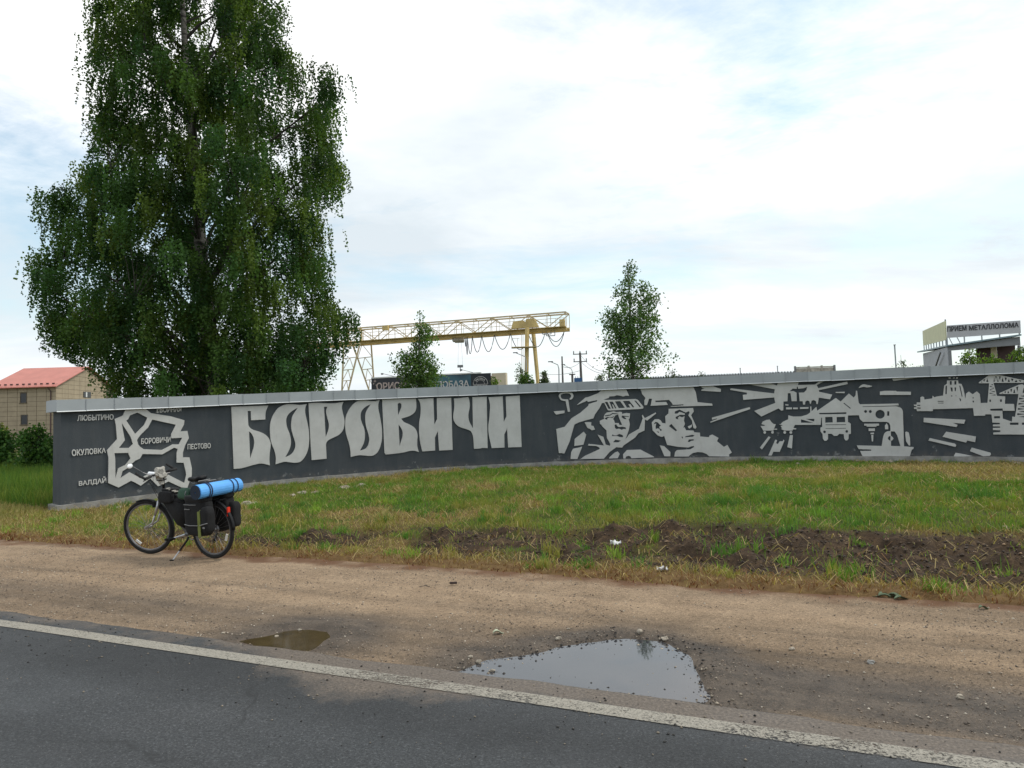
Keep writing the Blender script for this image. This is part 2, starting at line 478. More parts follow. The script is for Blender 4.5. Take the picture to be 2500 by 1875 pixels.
def verge_z(X, Y):
    X = np.asarray(X, float); Y = np.asarray(Y, float)
    q = X * RN[0] + Y * RN[1]
    r = np.hypot(X - WCX, Y - WCY); th = np.arctan2(X - WCX, Y - WCY)
    zw = z_foot(th) - 0.17
    de = np.maximum(q - QE, 0); dw = np.maximum(WR - r, 0)
    tt = de / (de + dw + 1e-6)
    pr = np.interp(tt, [0, 0.06, 0.13, 0.22, 0.32, 0.5, 0.75, 1.0], [0, -0.06, 0.06, 0.36, 0.52, 0.76, 0.93, 1.0])
    z = zw * pr
    far = np.clip((r - 26) / 40, 0, 1)
    z = z * (1 - far) + 0.2 * far
    z += (fbm(X, Y, 0.8, 4, 4) - 0.5) * 0.10 * np.clip(de / 1.2, 0, 1)
    z += (fbm(X, Y, 5.0, 3, 5) - 0.5) * 0.03 * np.clip(de / 0.3, 0, 1)
    mm = mud_mask(X, Y)
    z += mm * ((fbm(X, Y, 2.4, 4, 6) - 0.55) * 0.34 + (fbm(X, Y, 8.0, 3, 7) - 0.5) * 0.14)
    return z

# far ground, road, shoulder, verge ------------------------------------------------
m, t, b = new_mat('far_field'); M['field'] = m
t.links.new(tramp(t, tnoise(t, 0.15, 6, 0.6), [(0.3, (0.05, 0.075, 0.02)), (0.7, (0.10, 0.11, 0.04))]), b.inputs['Base Color'])
b.inputs['Roughness'].default_value = 0.95
g = obj('ground', ([(-3000, -3000, -0.35), (3000, -3000, -0.35), (3000, 3000, -0.35), (-3000, 3000, -0.35)], [(0, 1, 2, 3)]), M['field'])
setp(g, kind='structure')

# asphalt
m, t, b = new_mat('asphalt'); M['asphalt'] = m
at_ = nd(t, 'ShaderNodeAttribute', attribute_name='Col')
sc_ = nd(t, 'ShaderNodeSeparateColor'); t.links.new(at_.outputs['Color'], sc_.inputs[0])
c0 = tramp(t, tnoise(t, 0.9, 5, 0.6), [(0.3, (0.024, 0.026, 0.028)), (0.7, (0.039, 0.040, 0.042))])
grain = tnoise(t, 75, 4, 0.75)
c0 = tmix(t, 0.85, c0, tramp(t, grain, [(0.34, (0.16, 0.16, 0.16)), (0.5, (0.5, 0.5, 0.5)), (0.66, (0.95, 0.94, 0.9))]), 'OVERLAY')
vor = nd(t, 'ShaderNodeTexVoronoi'); vor.inputs['Scale'].default_value = 105
tcv = nd(t, 'ShaderNodeTexCoord'); t.links.new(tcv.outputs['Object'], vor.inputs['Vector'])
vs_ = nd(t, 'ShaderNodeSeparateColor'); t.links.new(vor.outputs['Color'], vs_.inputs[0])
c0 = tmix(t, 1.0, c0, tramp(t, vs_.outputs[0], [(0.0, 0.62), (0.5, 0.97), (0.88, 1.15), (1.0, 1.9)]), 'MULTIPLY')
stone = tnoise(t, 130, 2, 0.5)
c0 = tmix(t, tramp(t, stone, [(0.69, 0.0), (0.73, 0.8)]), c0, (0.26, 0.25, 0.23))
c0 = tmix(t, 1.0, c0, tramp(t, sc_.outputs[1], [(0.25, 0.68), (0.5, 1.0), (0.75, 1.38)]), 'MULTIPLY')
crk = nd(t, 'ShaderNodeTexVoronoi', feature='DISTANCE_TO_EDGE'); crk.inputs['Scale'].default_value = 0.55
cn = nd(t, 'ShaderNodeTexNoise'); cn.inputs['Scale'].default_value = 3.0; cn.inputs['Detail'].default_value = 6
tcc = nd(t, 'ShaderNodeTexCoord'); t.links.new(tcc.outputs['Object'], cn.inputs['Vector'])
cm = nd(t, 'ShaderNodeMix', data_type='VECTOR'); cm.inputs[0].default_value = 0.22
t.links.new(tcc.outputs['Object'], cm.inputs[4]); t.links.new(cn.outputs['Color'], cm.inputs[5]); t.links.new(cm.outputs[1], crk.inputs['Vector'])
crm = tmath(t, 'MULTIPLY', tramp(t, crk.outputs['Distance'], [(0.0, 1.0), (0.006, 0.0)]), tramp(t, tnoise(t, 0.6, 3, 0.5), [(0.50, 0.0), (0.58, 0.8)]))
c0 = tmix(t, crm, c0, (0.012, 0.012, 0.012))
dirt = tmath(t, 'ADD', sc_.outputs[0], tmath(t, 'MULTIPLY', tmath(t, 'SUBTRACT', tnoise(t, 3.2, 7, 0.7), 0.5), 1.4))
c0 = tmix(t, tramp(t, dirt, [(0.30, 0.0), (0.75, 0.92)]), c0, tramp(t, tnoise(t, 60, 4, 0.7), [(0.32, (0.06, 0.046, 0.036)), (0.5, (0.125, 0.098, 0.075)), (0.68, (0.22, 0.175, 0.135))]))
t.links.new(c0, b.inputs['Base Color'])
t.links.new(tramp(t, tnoise(t, 1.3, 4, 0.6), [(0.35, 0.55), (0.7, 0.8)]), b.inputs['Roughness'])
tbump(t, b, tmath(t, 'ADD', grain, tmath(t, 'MULTIPLY', tnoise(t, 28, 3, 0.6), 0.4)), 0.55, 0.008)
def grid(S, Q):
    SS, QQ = np.meshgrid(S, Q, indexing='ij')
    n, k = SS.shape
    I = np.arange(n * k).reshape(n, k)
    F = np.stack([I[:-1, :-1], I[1:, :-1], I[1:, 1:], I[:-1, 1:]], -1).reshape(-1, 4)
    return SS, QQ, F
S = np.concatenate([np.linspace(-400, -26, 30), np.arange(-24, 12, 0.07), np.linspace(13, 400, 30)])
Q = np.concatenate([np.linspace(-7, -0.6, 12), np.arange(-0.5, 3.86, 0.10), [3.88, 3.92, 3.96, 4.0, 4.0001]])
SS, QQ, F = grid(S, Q)
edge = (fbm(SS, SS * 0, 2.2, 5, 8) - 0.5) * 0.12
Wt = np.clip((QQ - 3.82) / 0.18, 0, 1)
QQ2 = QQ + edge * Wt
X, Y = xy(SS, QQ2)
Z = np.zeros_like(X)
Z[:, -1] = -0.09
spill = np.exp(-((SS + 2.75) / 0.75) ** 2) * np.clip((QQ - 3.2) / 0.5, 0, 1) * 0.95 + np.exp(-((SS + 0.2) / 0.9) ** 2) * np.clip((QQ - 3.55) / 0.4, 0, 1) * 0.75
dcol = np.clip((QQ - 3.70) / 0.25, 0, 1) * (0.42 + 0.38 * np.clip((SS + 5) / 3, 0, 1)) + np.clip((QQ - 3.3) / 0.5, 0, 1) * 0.10 + spill
o = obj('road', (np.stack([X, Y, Z], -1).reshape(-1, 3), F), M['asphalt'], colors=np.stack([dcol, fbm(SS * 0.16, QQ * 1.6, 1.0, 4, 31), dcol * 0], -1).reshape(-1, 3))
setp(o, kind='structure')
# painted edge line
m, t, b = new_mat('road_paint'); M['line'] = m
at_ = nd(t, 'ShaderNodeAttribute', attribute_name='Col')
sc_ = nd(t, 'ShaderNodeSeparateColor'); t.links.new(at_.outputs['Color'], sc_.inputs[0])
c0 = tramp(t, tnoise(t, 90, 4, 0.7), [(0.34, (0.12, 0.11, 0.092)), (0.48, (0.28, 0.255, 0.21)), (0.7, (0.36, 0.33, 0.275))])
t.links.new(c0, b.inputs['Base Color']); b.inputs['Roughness'].default_value = 0.75
tbump(t, b, tnoise(t, 75, 4, 0.75), 0.5, 0.008)
wear = tmath(t, 'ADD', tmath(t, 'ADD', tmath(t, 'MULTIPLY', tnoise(t, 55, 5, 0.8), 0.75), tmath(t, 'MULTIPLY', tnoise(t, 6, 4, 0.7), 0.30)), sc_.outputs[0])
tr = nd(t, 'ShaderNodeBsdfTransparent'); mx = nd(t, 'ShaderNodeMixShader')
t.links.new(tramp(t, wear, [(0.585, 0.0), (0.66, 1.0)]), mx.inputs[0])
t.links.new(b.outputs[0], mx.inputs[1]); t.links.new(tr.outputs[0], mx.inputs[2])
t.links.new(mx.outputs[0], t.nodes['Material Output'].inputs['Surface'])
S2 = np.concatenate([np.linspace(-300, -15, 60), np.arange(-14.8, 12, 0.1), np.linspace(13, 200, 40)])
Q2 = np.linspace(3.672, 3.806, 5)
SS, QQ, F = grid(S2, Q2)
X, Y = xy(SS, QQ + (fbm(SS, SS * 0, 0.8, 2, 9) - 0.5) * 0.02)
cover = np.exp(-((SS + 2.55) / 0.40) ** 2) * 0.085 + np.exp(-((SS + 1.95) / 0.30) ** 2) * 0.05 + np.exp(-((SS + 0.1) / 0.6) ** 2) * 0.05 + np.clip((SS + 5) / 6, 0, 1) * 0.025
o = obj('road_edge_line', (np.stack([X, Y, np.full_like(X, 0.004)], -1).reshape(-1, 3), F), M['line'], colors=np.repeat(cover.reshape(-1, 1), 3, 1))
setp(o, kind='structure')

# gravel shoulder
m, t, b = new_mat('gravel'); M['gravel'] = m
at_ = nd(t, 'ShaderNodeAttribute', attribute_name='Col')
sc_ = nd(t, 'ShaderNodeSeparateColor'); t.links.new(at_.outputs['Color'], sc_.inputs[0])
wet = tmath(t, 'ADD', sc_.outputs[0], tmath(t, 'MULTIPLY', tmath(t, 'SUBTRACT', tnoise(t, 1.6, 7, 0.65), 0.5), 0.55), clamp=True)
dry = tramp(t, tnoise(t, 2.4, 7, 0.65), [(0.3, (0.235, 0.166, 0.106)), (0.7, (0.330, 0.240, 0.158))])
damp = tramp(t, tnoise(t, 5, 7, 0.7), [(0.3, (0.062, 0.047, 0.035)), (0.7, (0.13, 0.10, 0.074))])
c0 = tmix(t, wet, dry, damp)
gr = tnoise(t, 110, 4, 0.8)
c0 = tmix(t, 0.75, c0, tramp(t, gr, [(0.34, (0.17, 0.16, 0.15)), (0.5, (0.5, 0.5, 0.5)), (0.66, (0.86, 0.84, 0.80))]), 'OVERLAY')
c0 = tmix(t, 1.0, c0, tramp(t, sc_.outputs[2], [(0.25, 0.70), (0.5, 1.0), (0.75, 1.18)]), 'MULTIPLY')
vor = nd(t, 'ShaderNodeTexVoronoi'); vor.inputs['Scale'].default_value = 58
tcv = nd(t, 'ShaderNodeTexCoord'); t.links.new(tcv.outputs['Object'], vor.inputs['Vector'])
vs_ = nd(t, 'ShaderNodeSeparateColor'); t.links.new(vor.outputs['Color'], vs_.inputs[0])
c0 = tmix(t, 1.0, c0, tramp(t, vs_.outputs[0], [(0.0, 0.68), (0.2, 0.95), (0.85, 1.04), (1.0, 1.3)]), 'MULTIPLY')
c0 = tmix(t, tmath(t, 'MULTIPLY', sc_.outputs[1], 0.9), c0, (0.13, 0.062, 0.03))       # reddish litter at the verge
t.links.new(c0, b.inputs['Base Color'])
t.links.new(tramp(t, wet, [(0.3, 0.95), (1.0, 0.62)]), b.inputs['Roughness'])
b.inputs['Specular IOR Level'].default_value = 0.3
tbump(t, b, tmath(t, 'ADD', gr, tmath(t, 'MULTIPLY', tnoise(t, 30, 4, 0.7), 0.7)), 0.7, 0.012)
S = np.concatenate([np.linspace(-400, -26, 30), np.arange(-24, -13, 0.15), np.arange(-13, 3.5, 0.04), np.arange(3.6, 12, 0.15), np.linspace(13, 400, 30)])
Q = np.arange(3.80, 7.35, 0.04)
SS, QQ, F = grid(S, Q)
X, Y = xy(SS, QQ)
p1, p2 = poly_dist(PUD1, X, Y), poly_dist(PUD2, X, Y)
Z = (fbm(X, Y, 1.2, 3, 10) - 0.5) * 0.03 + (fbm(X, Y, 7, 3, 11) - 0.5) * 0.012 - 0.004
Z = Z * np.clip((QQ - 3.9) / 0.3, 0.2, 1) + np.clip((QQ - 4.2) / 2, 0, 1) * 0.012 - 0.012
ruts = np.zeros_like(X)
for qc, wd, dep in ((5.55, 0.09, 0.012), (4.75, 0.13, 0.016), (5.05, 0.06, 0.008), (6.15, 0.07, 0.006)):
    qq = QQ - qc - 0.20 * (fbm(SS * 0.25, SS * 0, 1.0, 2, qc)) + 0.1
    ruts += np.exp(-(qq / wd) ** 2) * dep * (0.4 + fbm(SS, SS * 0, 0.6, 2, qc + 1))
    if qc > 5.3:
        ruts += 0.006 * np.exp(-(qq / 0.2) ** 2) * (np.sin(qq * 90) > 0.55) * (fbm(SS, QQ * 0, 0.5, 3, qc + 2) > 0.5)
Z -= ruts
churn = np.clip(1 - np.abs(QQ - 4.40) / 0.55, 0, 1)
Z += churn * np.clip((QQ - 4.1) / 0.15, 0, 1) * (fbm(X, Y, 3.2, 4, 12) - 0.5) * 0.04
for d, dep in ((p1, 0.05), (p2, 0.035)):
    k = np.clip((d + 0.10) / 0.22, 0, 1); k = k * k * (3 - 2 * k)
    Z = Z * (1 - 0.75 * k) - dep * k
    rim = np.exp(-((d + 0.16) / 0.10) ** 2)
    Z += rim * 0.012 * np.clip((QQ - 4.15) / 0.15, 0, 1)
wetm = np.clip(1.0 - (-np.maximum(p1, p2)) / 0.55, 0, 1) * 1.0 + churn * (0.5 + 0.55 * np.clip((SS + 3) / 3, 0, 1)) + np.clip((SS + 1.2) / 1.5, 0, 1) * np.clip(1 - (QQ - 4.2) / 1.0, 0, 1) * 0.4 + ruts * 26 + np.exp(-((QQ - 4.95) / 0.22) ** 2) * 0.30
litter = np.clip((QQ - 6.52 + (fbm(X, Y, 2.2, 4, 13) - 0.5) * 0.5) / 0.16, 0, 1) * np.clip(fbm(X, Y, 5, 3, 14) * 2 - 0.2, 0, 1)
tracks = 0.5 + 0.6 * (fbm(SS * 0.10, QQ * 5.5, 1.0, 4, 32) - 0.5) + 0.5 * (fbm(SS * 0.35, QQ * 1.2, 1.0, 3, 33) - 0.5)
colr = np.stack([np.clip(wetm, 0, 1), litter, tracks], -1).reshape(-1, 3)
Z_SH = (S, Q, Z)
def shoulder_z(s, q):
    i = np.clip(np.searchsorted(S_sh, s), 1, len(S_sh) - 1); j = np.clip(np.searchsorted(Q_sh, q), 1, len(Q_sh) - 1)
    return np.maximum(np.maximum(Zs_sh[i, j], Zs_sh[i - 1, j - 1]), np.maximum(Zs_sh[i - 1, j], Zs_sh[i, j - 1]))
S_sh, Q_sh, Zs_sh = S, Q, Z
WET_SH = np.clip(wetm, 0, 1)
o = obj('gravel_shoulder', (np.stack([X, Y, Z], -1).reshape(-1, 3), F), M['gravel'], colors=colr, smooth=True)
setp(o, kind='structure')

# puddles
m, t, b = new_mat('puddle_water'); M['water'] = m
b.inputs['Base Color'].default_value = (0.045, 0.046, 0.052, 1); b.inputs['Roughness'].default_value = 0.03
b.inputs['IOR'].default_value = 1.5
b.inputs['Specular IOR Level'].default_value = 0.9
m, t, b = new_mat('murky_water'); M['water2'] = m
t.links.new(tramp(t, tnoise(t, 6, 5, 0.6), [(0.3, (0.045, 0.031, 0.015)), (0.7, (0.085, 0.060, 0.030))]), b.inputs['Base Color'])
b.inputs['Roughness'].default_value = 0.08; b.inputs['Specular IOR Level'].default_value = 0.22; b.inputs['IOR'].default_value = 1.33
def puddle(poly, z, mat, label):
    P = np.array([tuple(p) for p in poly]); c = P.mean(0)
    out = []
    for i in range(len(P)):
        a, bb = P[i], P[(i + 1) % len(P)]
        for f in (0, 0.5):
            q = a + (bb - a) * f; d = q - c
            out.append(c + d * (1 + 0.10 / np.linalg.norm(d)))
    lim = 4.16
    V = []
    for q in out:
        s_, q_ = sq(q)
        V.append((*xy(s_, max(q_, 3.94)), z))
    n = len(V)
    o = obj('puddle', (V + [(c[0], c[1], z)], [(i, (i + 1) % n, n) for i in range(n)]), mat)
    setp(o, kind='structure'); o['label'] = label
    return o
puddle(PUD1, -0.026, M['water'], 'large puddle reflecting the grey sky at the asphalt edge')
puddle(PUD2, -0.024, M['water2'], 'small murky olive puddle left of the large one')

# verge
m, t, b = new_mat('verge_soil'); M['verge'] = m
at_ = nd(t, 'ShaderNodeAttribute', attribute_name='Col')
sc_ = nd(t, 'ShaderNodeSeparateColor'); t.links.new(at_.outputs['Color'], sc_.inputs[0])
grn = tramp(t, tnoise(t, 1.1, 8, 0.65), [(0.3, (0.045, 0.06, 0.014)), (0.55, (0.075, 0.085, 0.022)), (0.75, (0.13, 0.10, 0.04))])
mudc = tramp(t, tnoise(t, 7, 7, 0.7), [(0.3, (0.024, 0.016, 0.011)), (0.52, (0.066, 0.044, 0.028)), (0.75, (0.15, 0.098, 0.054))])
stc = tramp(t, tnoise(t, 9, 6, 0.7), [(0.3, (0.10, 0.055, 0.022)), (0.7, (0.22, 0.14, 0.06))])
c0 = tmix(t, sc_.outputs[1], grn, stc)
c0 = tmix(t, sc_.outputs[0], c0, mudc)
t.links.new(c0, b.inputs['Base Color']); b.inputs['Roughness'].default_value = 0.95
b.inputs['Specular IOR Level'].default_value = 0.15
tbump(t, b, tnoise(t, 35, 6, 0.75), 0.8, 0.03)
S = np.concatenate([np.linspace(-300, -45, 14), np.linspace(-42, -17, 40), np.arange(-16.6, 5.4, 0.065), np.linspace(5.6, 30, 50), np.linspace(35, 300, 12)])
Q = np.concatenate([np.arange(QE - 0.06, 10.5, 0.06), np.arange(10.6, 27, 0.2), np.linspace(28, 120, 24), [200, 320]])
SS, QQ, F = grid(S, Q)
QQe = QQ + np.where(QQ < QE, (fbm(SS, SS * 0, 1.0, 4, 15) - 0.5) * 0.25, 0)
X, Y = xy(SS, QQe)
Z = verge_z(X, Y) + np.clip((QQ - QE) / 0.12, -1, 1) * 0.035 - 0.005
def dry_mask(X, Y):
    s, q = X * RT[0] + Y * RT[1], X * RN[0] + Y * RN[1]
    edge_ = np.clip(1.4 - (q - QE) / 0.72, 0, 1)
    side = np.clip((-s - 8.5) / 4, 0, 1) * np.clip(1 - (q - QE - 3.4) / 1.6, 0, 1) * 0.75   # the bleached grass at the left end
    pat = np.clip((fbm(X, Y, 0.55, 4, 16) - 0.57) / 0.09, 0, 1) * 0.75
    rim = np.clip(1 - np.abs(q - QE - 2.1 - 0.3 * np.sin(s)) / 0.55, 0, 1) * np.clip((fbm(X, Y, 0.9, 3, 17) - 0.42) / 0.1, 0, 1) * 0.7
    return np.clip(np.maximum(np.maximum(edge_, side), np.maximum(pat, rim)), 0, 1)
mm, dm = mud_mask(X, Y), dry_mask(X, Y)
o = obj('verge', (np.stack([X, Y, Z], -1).reshape(-1, 3), F), M['verge'], colors=np.stack([mm, dm, mm * 0], -1).reshape(-1, 3), smooth=True)
setp(o, kind='structure')

# ------------------------------------------------------------------ the curved town wall
def on_wall(px, py):
    d = ray(px, py)
    a = d.x * d.x + d.y * d.y
    b_ = -2 * (d.x * WCX + d.y * WCY)
    c = WCX ** 2 + WCY ** 2 - WR ** 2
    k = (-b_ + math.sqrt(b_ * b_ - 4 * a * c)) / (2 * a)
    p = EYEV + d * k
    return math.atan2(p.x - WCX, p.y - WCY) * WR, p.z        # arc length, height
def wp(u, z, off=0.0):                                        # off > 0: proud of the face, towards the road
    th = u / WR
    r = WR - off
    return (WCX + r * math.sin(th), WCY + r * math.cos(th), z)
U0 = on_wall(148, 1100)[0]
U1 = 15.5
THK = 0.52
wl = wp(U0, 0)
wall = thing('town_wall', 'long curved dark grey wall with pale relief lettering and figures on the grass bank', 'wall', (wl[0], wl[1], 0.0))
wall['kind'] = 'thing'
UU = np.linspace(U0, U1, 150)
HH = np.linspace(0, 1, 9)
V, F, C = [], [], []
nH = len(HH)
for u in UU:
    th = u / WR; a, c = float(z_foot(th)) - 0.05, float(z_head(th)) + 0.06
    for h in HH:
        V.append(wp(u, a + (c - a) * h)); C.append((h, 0, 0))
for i in range(len(UU) - 1):
    for j in range(nH - 1):
        F.append((i * nH + j, (i + 1) * nH + j, (i + 1) * nH + j + 1, i * nH + j + 1))
k0 = len(V)
for u in UU:
    th = u / WR; a, c = float(z_foot(th)) - 0.05, float(z_head(th)) + 0.06
    V.append(wp(u, a, -THK)); V.append(wp(u, c, -THK)); C += [(0, 0, 0), (1, 0, 0)]
for i in range(len(UU) - 1):
    F.append((k0 + 2 * i, k0 + 2 * i + 1, k0 + 2 * i + 3, k0 + 2 * i + 2))
F.append(tuple([j for j in range(nH)] + [k0 + 1, k0]))
e = (len(UU) - 1)
F.append(tuple([e * nH + j for j in range(nH)][::-1] + [k0 + 2 * e, k0 + 2 * e + 1]))
obj('wall_body', (V, F), M['wall'], wall, colors=np.array(C))
# plinth
def sweep_wall(us, prof):
    """prof: list of (off, dz_fn) closed; swept along the wall"""
    V, F = [], []
    n = len(prof)
    for u in us:
        th = u / WR
        for off, fz in prof: V.append(wp(u, fz(th), off))
    for i in range(len(us) - 1):
        for k in range(n):
            F.append((i * n + k, i * n + (k + 1) % n, (i + 1) * n + (k + 1) % n, (i + 1) * n + k))
    F.append(tuple(range(n))); F.append(tuple(range((len(us) - 1) * n, len(us) * n))[::-1])
    return V, F
pv, pf = sweep_wall(np.linspace(U0 - 0.07, U1, 170), [(0.075, lambda th: float(z_foot(th)) - 0.40), (0.075, lambda th: float(z_foot(th)) - 0.012), (-THK - 0.07, lambda th: float(z_foot(th)) - 0.012), (-THK - 0.07, lambda th: float(z_foot(th)) - 0.40)])
pv = [(x + 0.018 * (noise.noise((x * 4, y * 4, 1)) ), y + 0.02 * noise.noise((x * 3, y * 5, 2)), z + 0.012 * noise.noise((x * 6, y * 6, z * 3))) for x, y, z in pv]
obj('plinth', (pv, pf), M['concrete'], wall)
# coping of folded sheet panels
PW = 0.535
u = U0 - 0.10
i = 0
while u < U1:
    u2 = u + PW - 0.006
    jz = random.uniform(-0.004, 0.004); jo = random.uniform(-0.004, 0.004)
    zt = lambda th, k=0.0: float(z_head(th)) + jz + k
    p = obj('coping_panel', sweep_wall(np.linspace(u, u2, 3), [(0.10 + jo, lambda th: zt(th)), (0.105 + jo, lambda th: zt(th, 0.235)), (-THK / 2, lambda th: zt(th, 0.243)), (-THK - 0.10, lambda th: zt(th, 0.235)), (-THK - 0.10, lambda th: zt(th))]), M[('zinc', 'zinc_b', 'zinc', 'zinc_c', 'zinc')[(i * 7) % 5]], wall)
    obj('drip_edge', sweep_wall(np.linspace(u, u2, 3), [(0.103 + jo, lambda th: zt(th, -0.016)), (0.118 + jo, lambda th: zt(th, -0.010)), (0.110 + jo, lambda th: zt(th, 0.004)), (0.1045 + jo, lambda th: zt(th, 0.008))]), M['zinc_edge'], p)
    if i % 1 == 0:
        obj('seam', sweep_wall([u2 - 0.004, u2 + 0.010], [(0.106 + jo, lambda th: zt(th, 0.002)), (0.112 + jo, lambda th: zt(th, 0.002)), (0.117 + jo, lambda th: zt(th, 0.236)), (0.106 + jo, lambda th: zt(th, 0.236))]), M['zinc_b'], p)
    u += PW; i += 1

# ---- relief pieces: outlines in wall coordinates
def smooth_path(pts):
    """pts: (x, y) corners or (x, y, 1) smooth points; returns densified closed path"""
    n = len(pts); out = []
    for i in range(n):
        a, b_ = pts[i], pts[(i + 1) % n]
        out.append((a[0], a[1]))
        sa, sb = len(a) > 2, len(b_) > 2
        if sa or sb:
            p0 = pts[i - 1] if sa else a
            p3 = pts[(i + 2) % n] if sb else b_
            for k in (0.25, 0.5, 0.75):
                c = []
                for q in (0, 1):
                    P0, P1, P2, P3 = p0[q], a[q], b_[q], p3[q]
                    c.append(0.5 * (2 * P1 + (P2 - P0) * k + (2 * P0 - 5 * P1 + 4 * P2 - P3) * k * k + (3 * P1 - P0 - 3 * P2 + P3) * k ** 3))
                out.append(tuple(c))
    return out
def relief(name, loops, depth=0.032, mat='relief', parent=None, label=None):
    """loops: list of loops in arc/height coordinates, first the outline, then the holes"""
    vec = [[Vector((a, b_, 0)) for a, b_ in lp] for lp in loops]
    flat = [v for lp in vec for v in lp]
    bm = bmesh.new()
    bv = [bm.verts.new(v) for v in flat]
    for tri in tessellate_polygon(vec):
        try: bm.faces.new([bv[i] for i in tri])
        except ValueError: pass
    us = [v.co.x for v in bm.verts]
    x = math.floor(min(us) / 0.35) * 0.35 + 0.35
    while x < max(us):
        bmesh.ops.bisect_plane(bm, geom=bm.verts[:] + bm.edges[:] + bm.faces[:], plane_co=(x, 0, 0), plane_no=(1, 0, 0))
        x += 0.35
    bm.normal_update()
    for f in bm.faces:
        if f.normal.z < 0: f.normal_flip()
    be = [e for e in bm.edges if len(e.link_faces) == 1]
    back = {}
    for e in be:
        for v in e.verts:
            if v not in back: back[v] = bm.verts.new((v.co.x, v.co.y, -1))
    for e in be:
        a, b_ = e.verts
        try: bm.faces.new((a, b_, back[b_], back[a]))
        except ValueError: pass
    org = ORIG[(parent or wall).name]
    for v in bm.verts:
        p = wp(v.co.x, v.co.y, depth if v.co.z > -0.5 else -0.004)
        v.co = Vector(p) - org
    bmesh.ops.recalc_face_normals(bm, faces=bm.faces)
    me = bpy.data.meshes.new(name); bm.to_mesh(me); bm.free()
    me.materials.append(M[mat])
    o = bpy.data.objects.new(name, me); COL.objects.link(o); o.parent = parent or wall
    ORIG[o.name] = org
    if label: o['label'] = label
    return o
class Crop:
    def __init__(s, ox, oy, sc): s.ox, s.oy, s.sc = ox, oy, sc
    def __call__(s, *pts):
        r = []
        for p in pts:
            r.append((s.ox + p[0] / s.sc, s.oy + p[1] / s.sc, *p[2:]))
        return r
def W(*loops):
    return [[on_wall(*p) for p in smooth_path(lp)] for lp in loops]
def circ(c, x, y, r, n=14, ry=None):
    return c(*[(x + r * math.cos(2 * math.pi * k / n), y + (ry or r) * math.sin(2 * math.pi * k / n)) for k in range(n)])
cA, cB, cC, cD, cE, cF, cG, cH, cM = Crop(550, 960, 7.373), Crop(830, 950, 8.848), Crop(1060, 950, 9.617), Crop(1340, 940, 8.508), Crop(1560, 930, 8.296), Crop(1770, 920, 7.373), Crop(2030, 920, 7.9), Crop(2220, 900, 7.214), Crop(160, 980, 5.53)
# the eight big letters
relief('letter', W(
    cA((105, 245), (770, 222), (735, 300, 1), (720, 370, 1), (716, 472), (462, 488), (455, 320), (400, 320), (403, 450), (410, 575), (440, 620, 1), (500, 660, 1), (600, 690, 1), (700, 735, 1), (770, 800, 1), (808, 880, 1), (812, 950, 1), (795, 1080, 1), (790, 1200, 1), (798, 1298), (700, 1272, 1), (620, 1265, 1), (500, 1290, 1), (380, 1325, 1), (280, 1350, 1), (148, 1362)),
    cA((422, 683), (470, 730, 1), (505, 800, 1), (516, 880, 1), (508, 970, 1), (480, 1060, 1), (443, 1180))), label='big pale letter Б')
relief('letter', W(
    cA((1465, 195), (1440, 250, 1), (1433, 330, 1), (1450, 430, 1), (1480, 560, 1), (1500, 680, 1), (1507, 830, 1), (1495, 960, 1), (1465, 1070, 1), (1410, 1170, 1), (1340, 1235, 1), (1240, 1250, 1), (1140, 1240, 1), (1050, 1235, 1), (902, 1278), (905, 1150, 1), (880, 1030, 1), (835, 920, 1), (808, 800, 1), (800, 650, 1), (808, 540, 1), (840, 430, 1), (890, 340, 1), (960, 260, 1), (1060, 210, 1), (1150, 198, 1), (1260, 205, 1), (1350, 210, 1)),
    cA((1303, 265), (1230, 300, 1), (1140, 370, 1), (1100, 440, 1), (1092, 520, 1), (1110, 620, 1), (1150, 720, 1), (1175, 830, 1), (1175, 920, 1), (1150, 1010, 1), (1110, 1090, 1), (1072, 1153), (1150, 1120, 1), (1210, 1070, 1), (1250, 990, 1), (1258, 920, 1), (1245, 850, 1), (1210, 740, 1), (1185, 640, 1), (1183, 540, 1), (1200, 430, 1), (1240, 350, 1))), label='first big pale letter О')
relief('letter', W(
    cA((1495, 182), (1650, 172, 1), (1800, 180, 1), (1950, 182, 1), (2125, 157), (2100, 220, 1), (2098, 280, 1), (2115, 370, 1), (2140, 470, 1), (2138, 580, 1), (2105, 680, 1), (2040, 750, 1), (1950, 795, 1), (1860, 840, 1), (1820, 880, 1), (1808, 930), (1820, 1178), (1552, 1204), (1535, 950)),
    cA((1773, 245), (1833, 245), (1815, 300, 1), (1815, 360, 1), (1835, 450, 1), (1860, 540, 1), (1860, 620, 1), (1840, 700, 1), (1803, 787))), label='big pale letter Р')
relief('letter', W(
    cB((853, 238), (828, 310, 1), (825, 420, 1), (850, 540, 1), (880, 700, 1), (900, 850, 1), (905, 1010, 1), (893, 1130, 1), (855, 1270, 1), (800, 1370, 1), (720, 1430, 1), (630, 1443, 1), (520, 1432, 1), (400, 1428, 1), (230, 1463), (218, 1300, 1), (185, 1150, 1), (140, 1010, 1), (112, 860, 1), (110, 700, 1), (130, 580, 1), (180, 460, 1), (260, 350, 1), (360, 270, 1), (470, 243, 1), (570, 247, 1), (720, 262, 1)),
    cB((662, 327), (560, 375, 1), (480, 450, 1), (445, 530, 1), (445, 640, 1), (475, 740, 1), (515, 840, 1), (533, 940, 1), (530, 1070, 1), (500, 1190, 1), (425, 1330), (540, 1290, 1), (600, 1220, 1), (625, 1130, 1), (628, 1060, 1), (600, 930, 1), (565, 820, 1), (545, 700, 1), (545, 560, 1), (580, 450, 1))), label='second big pale letter О')
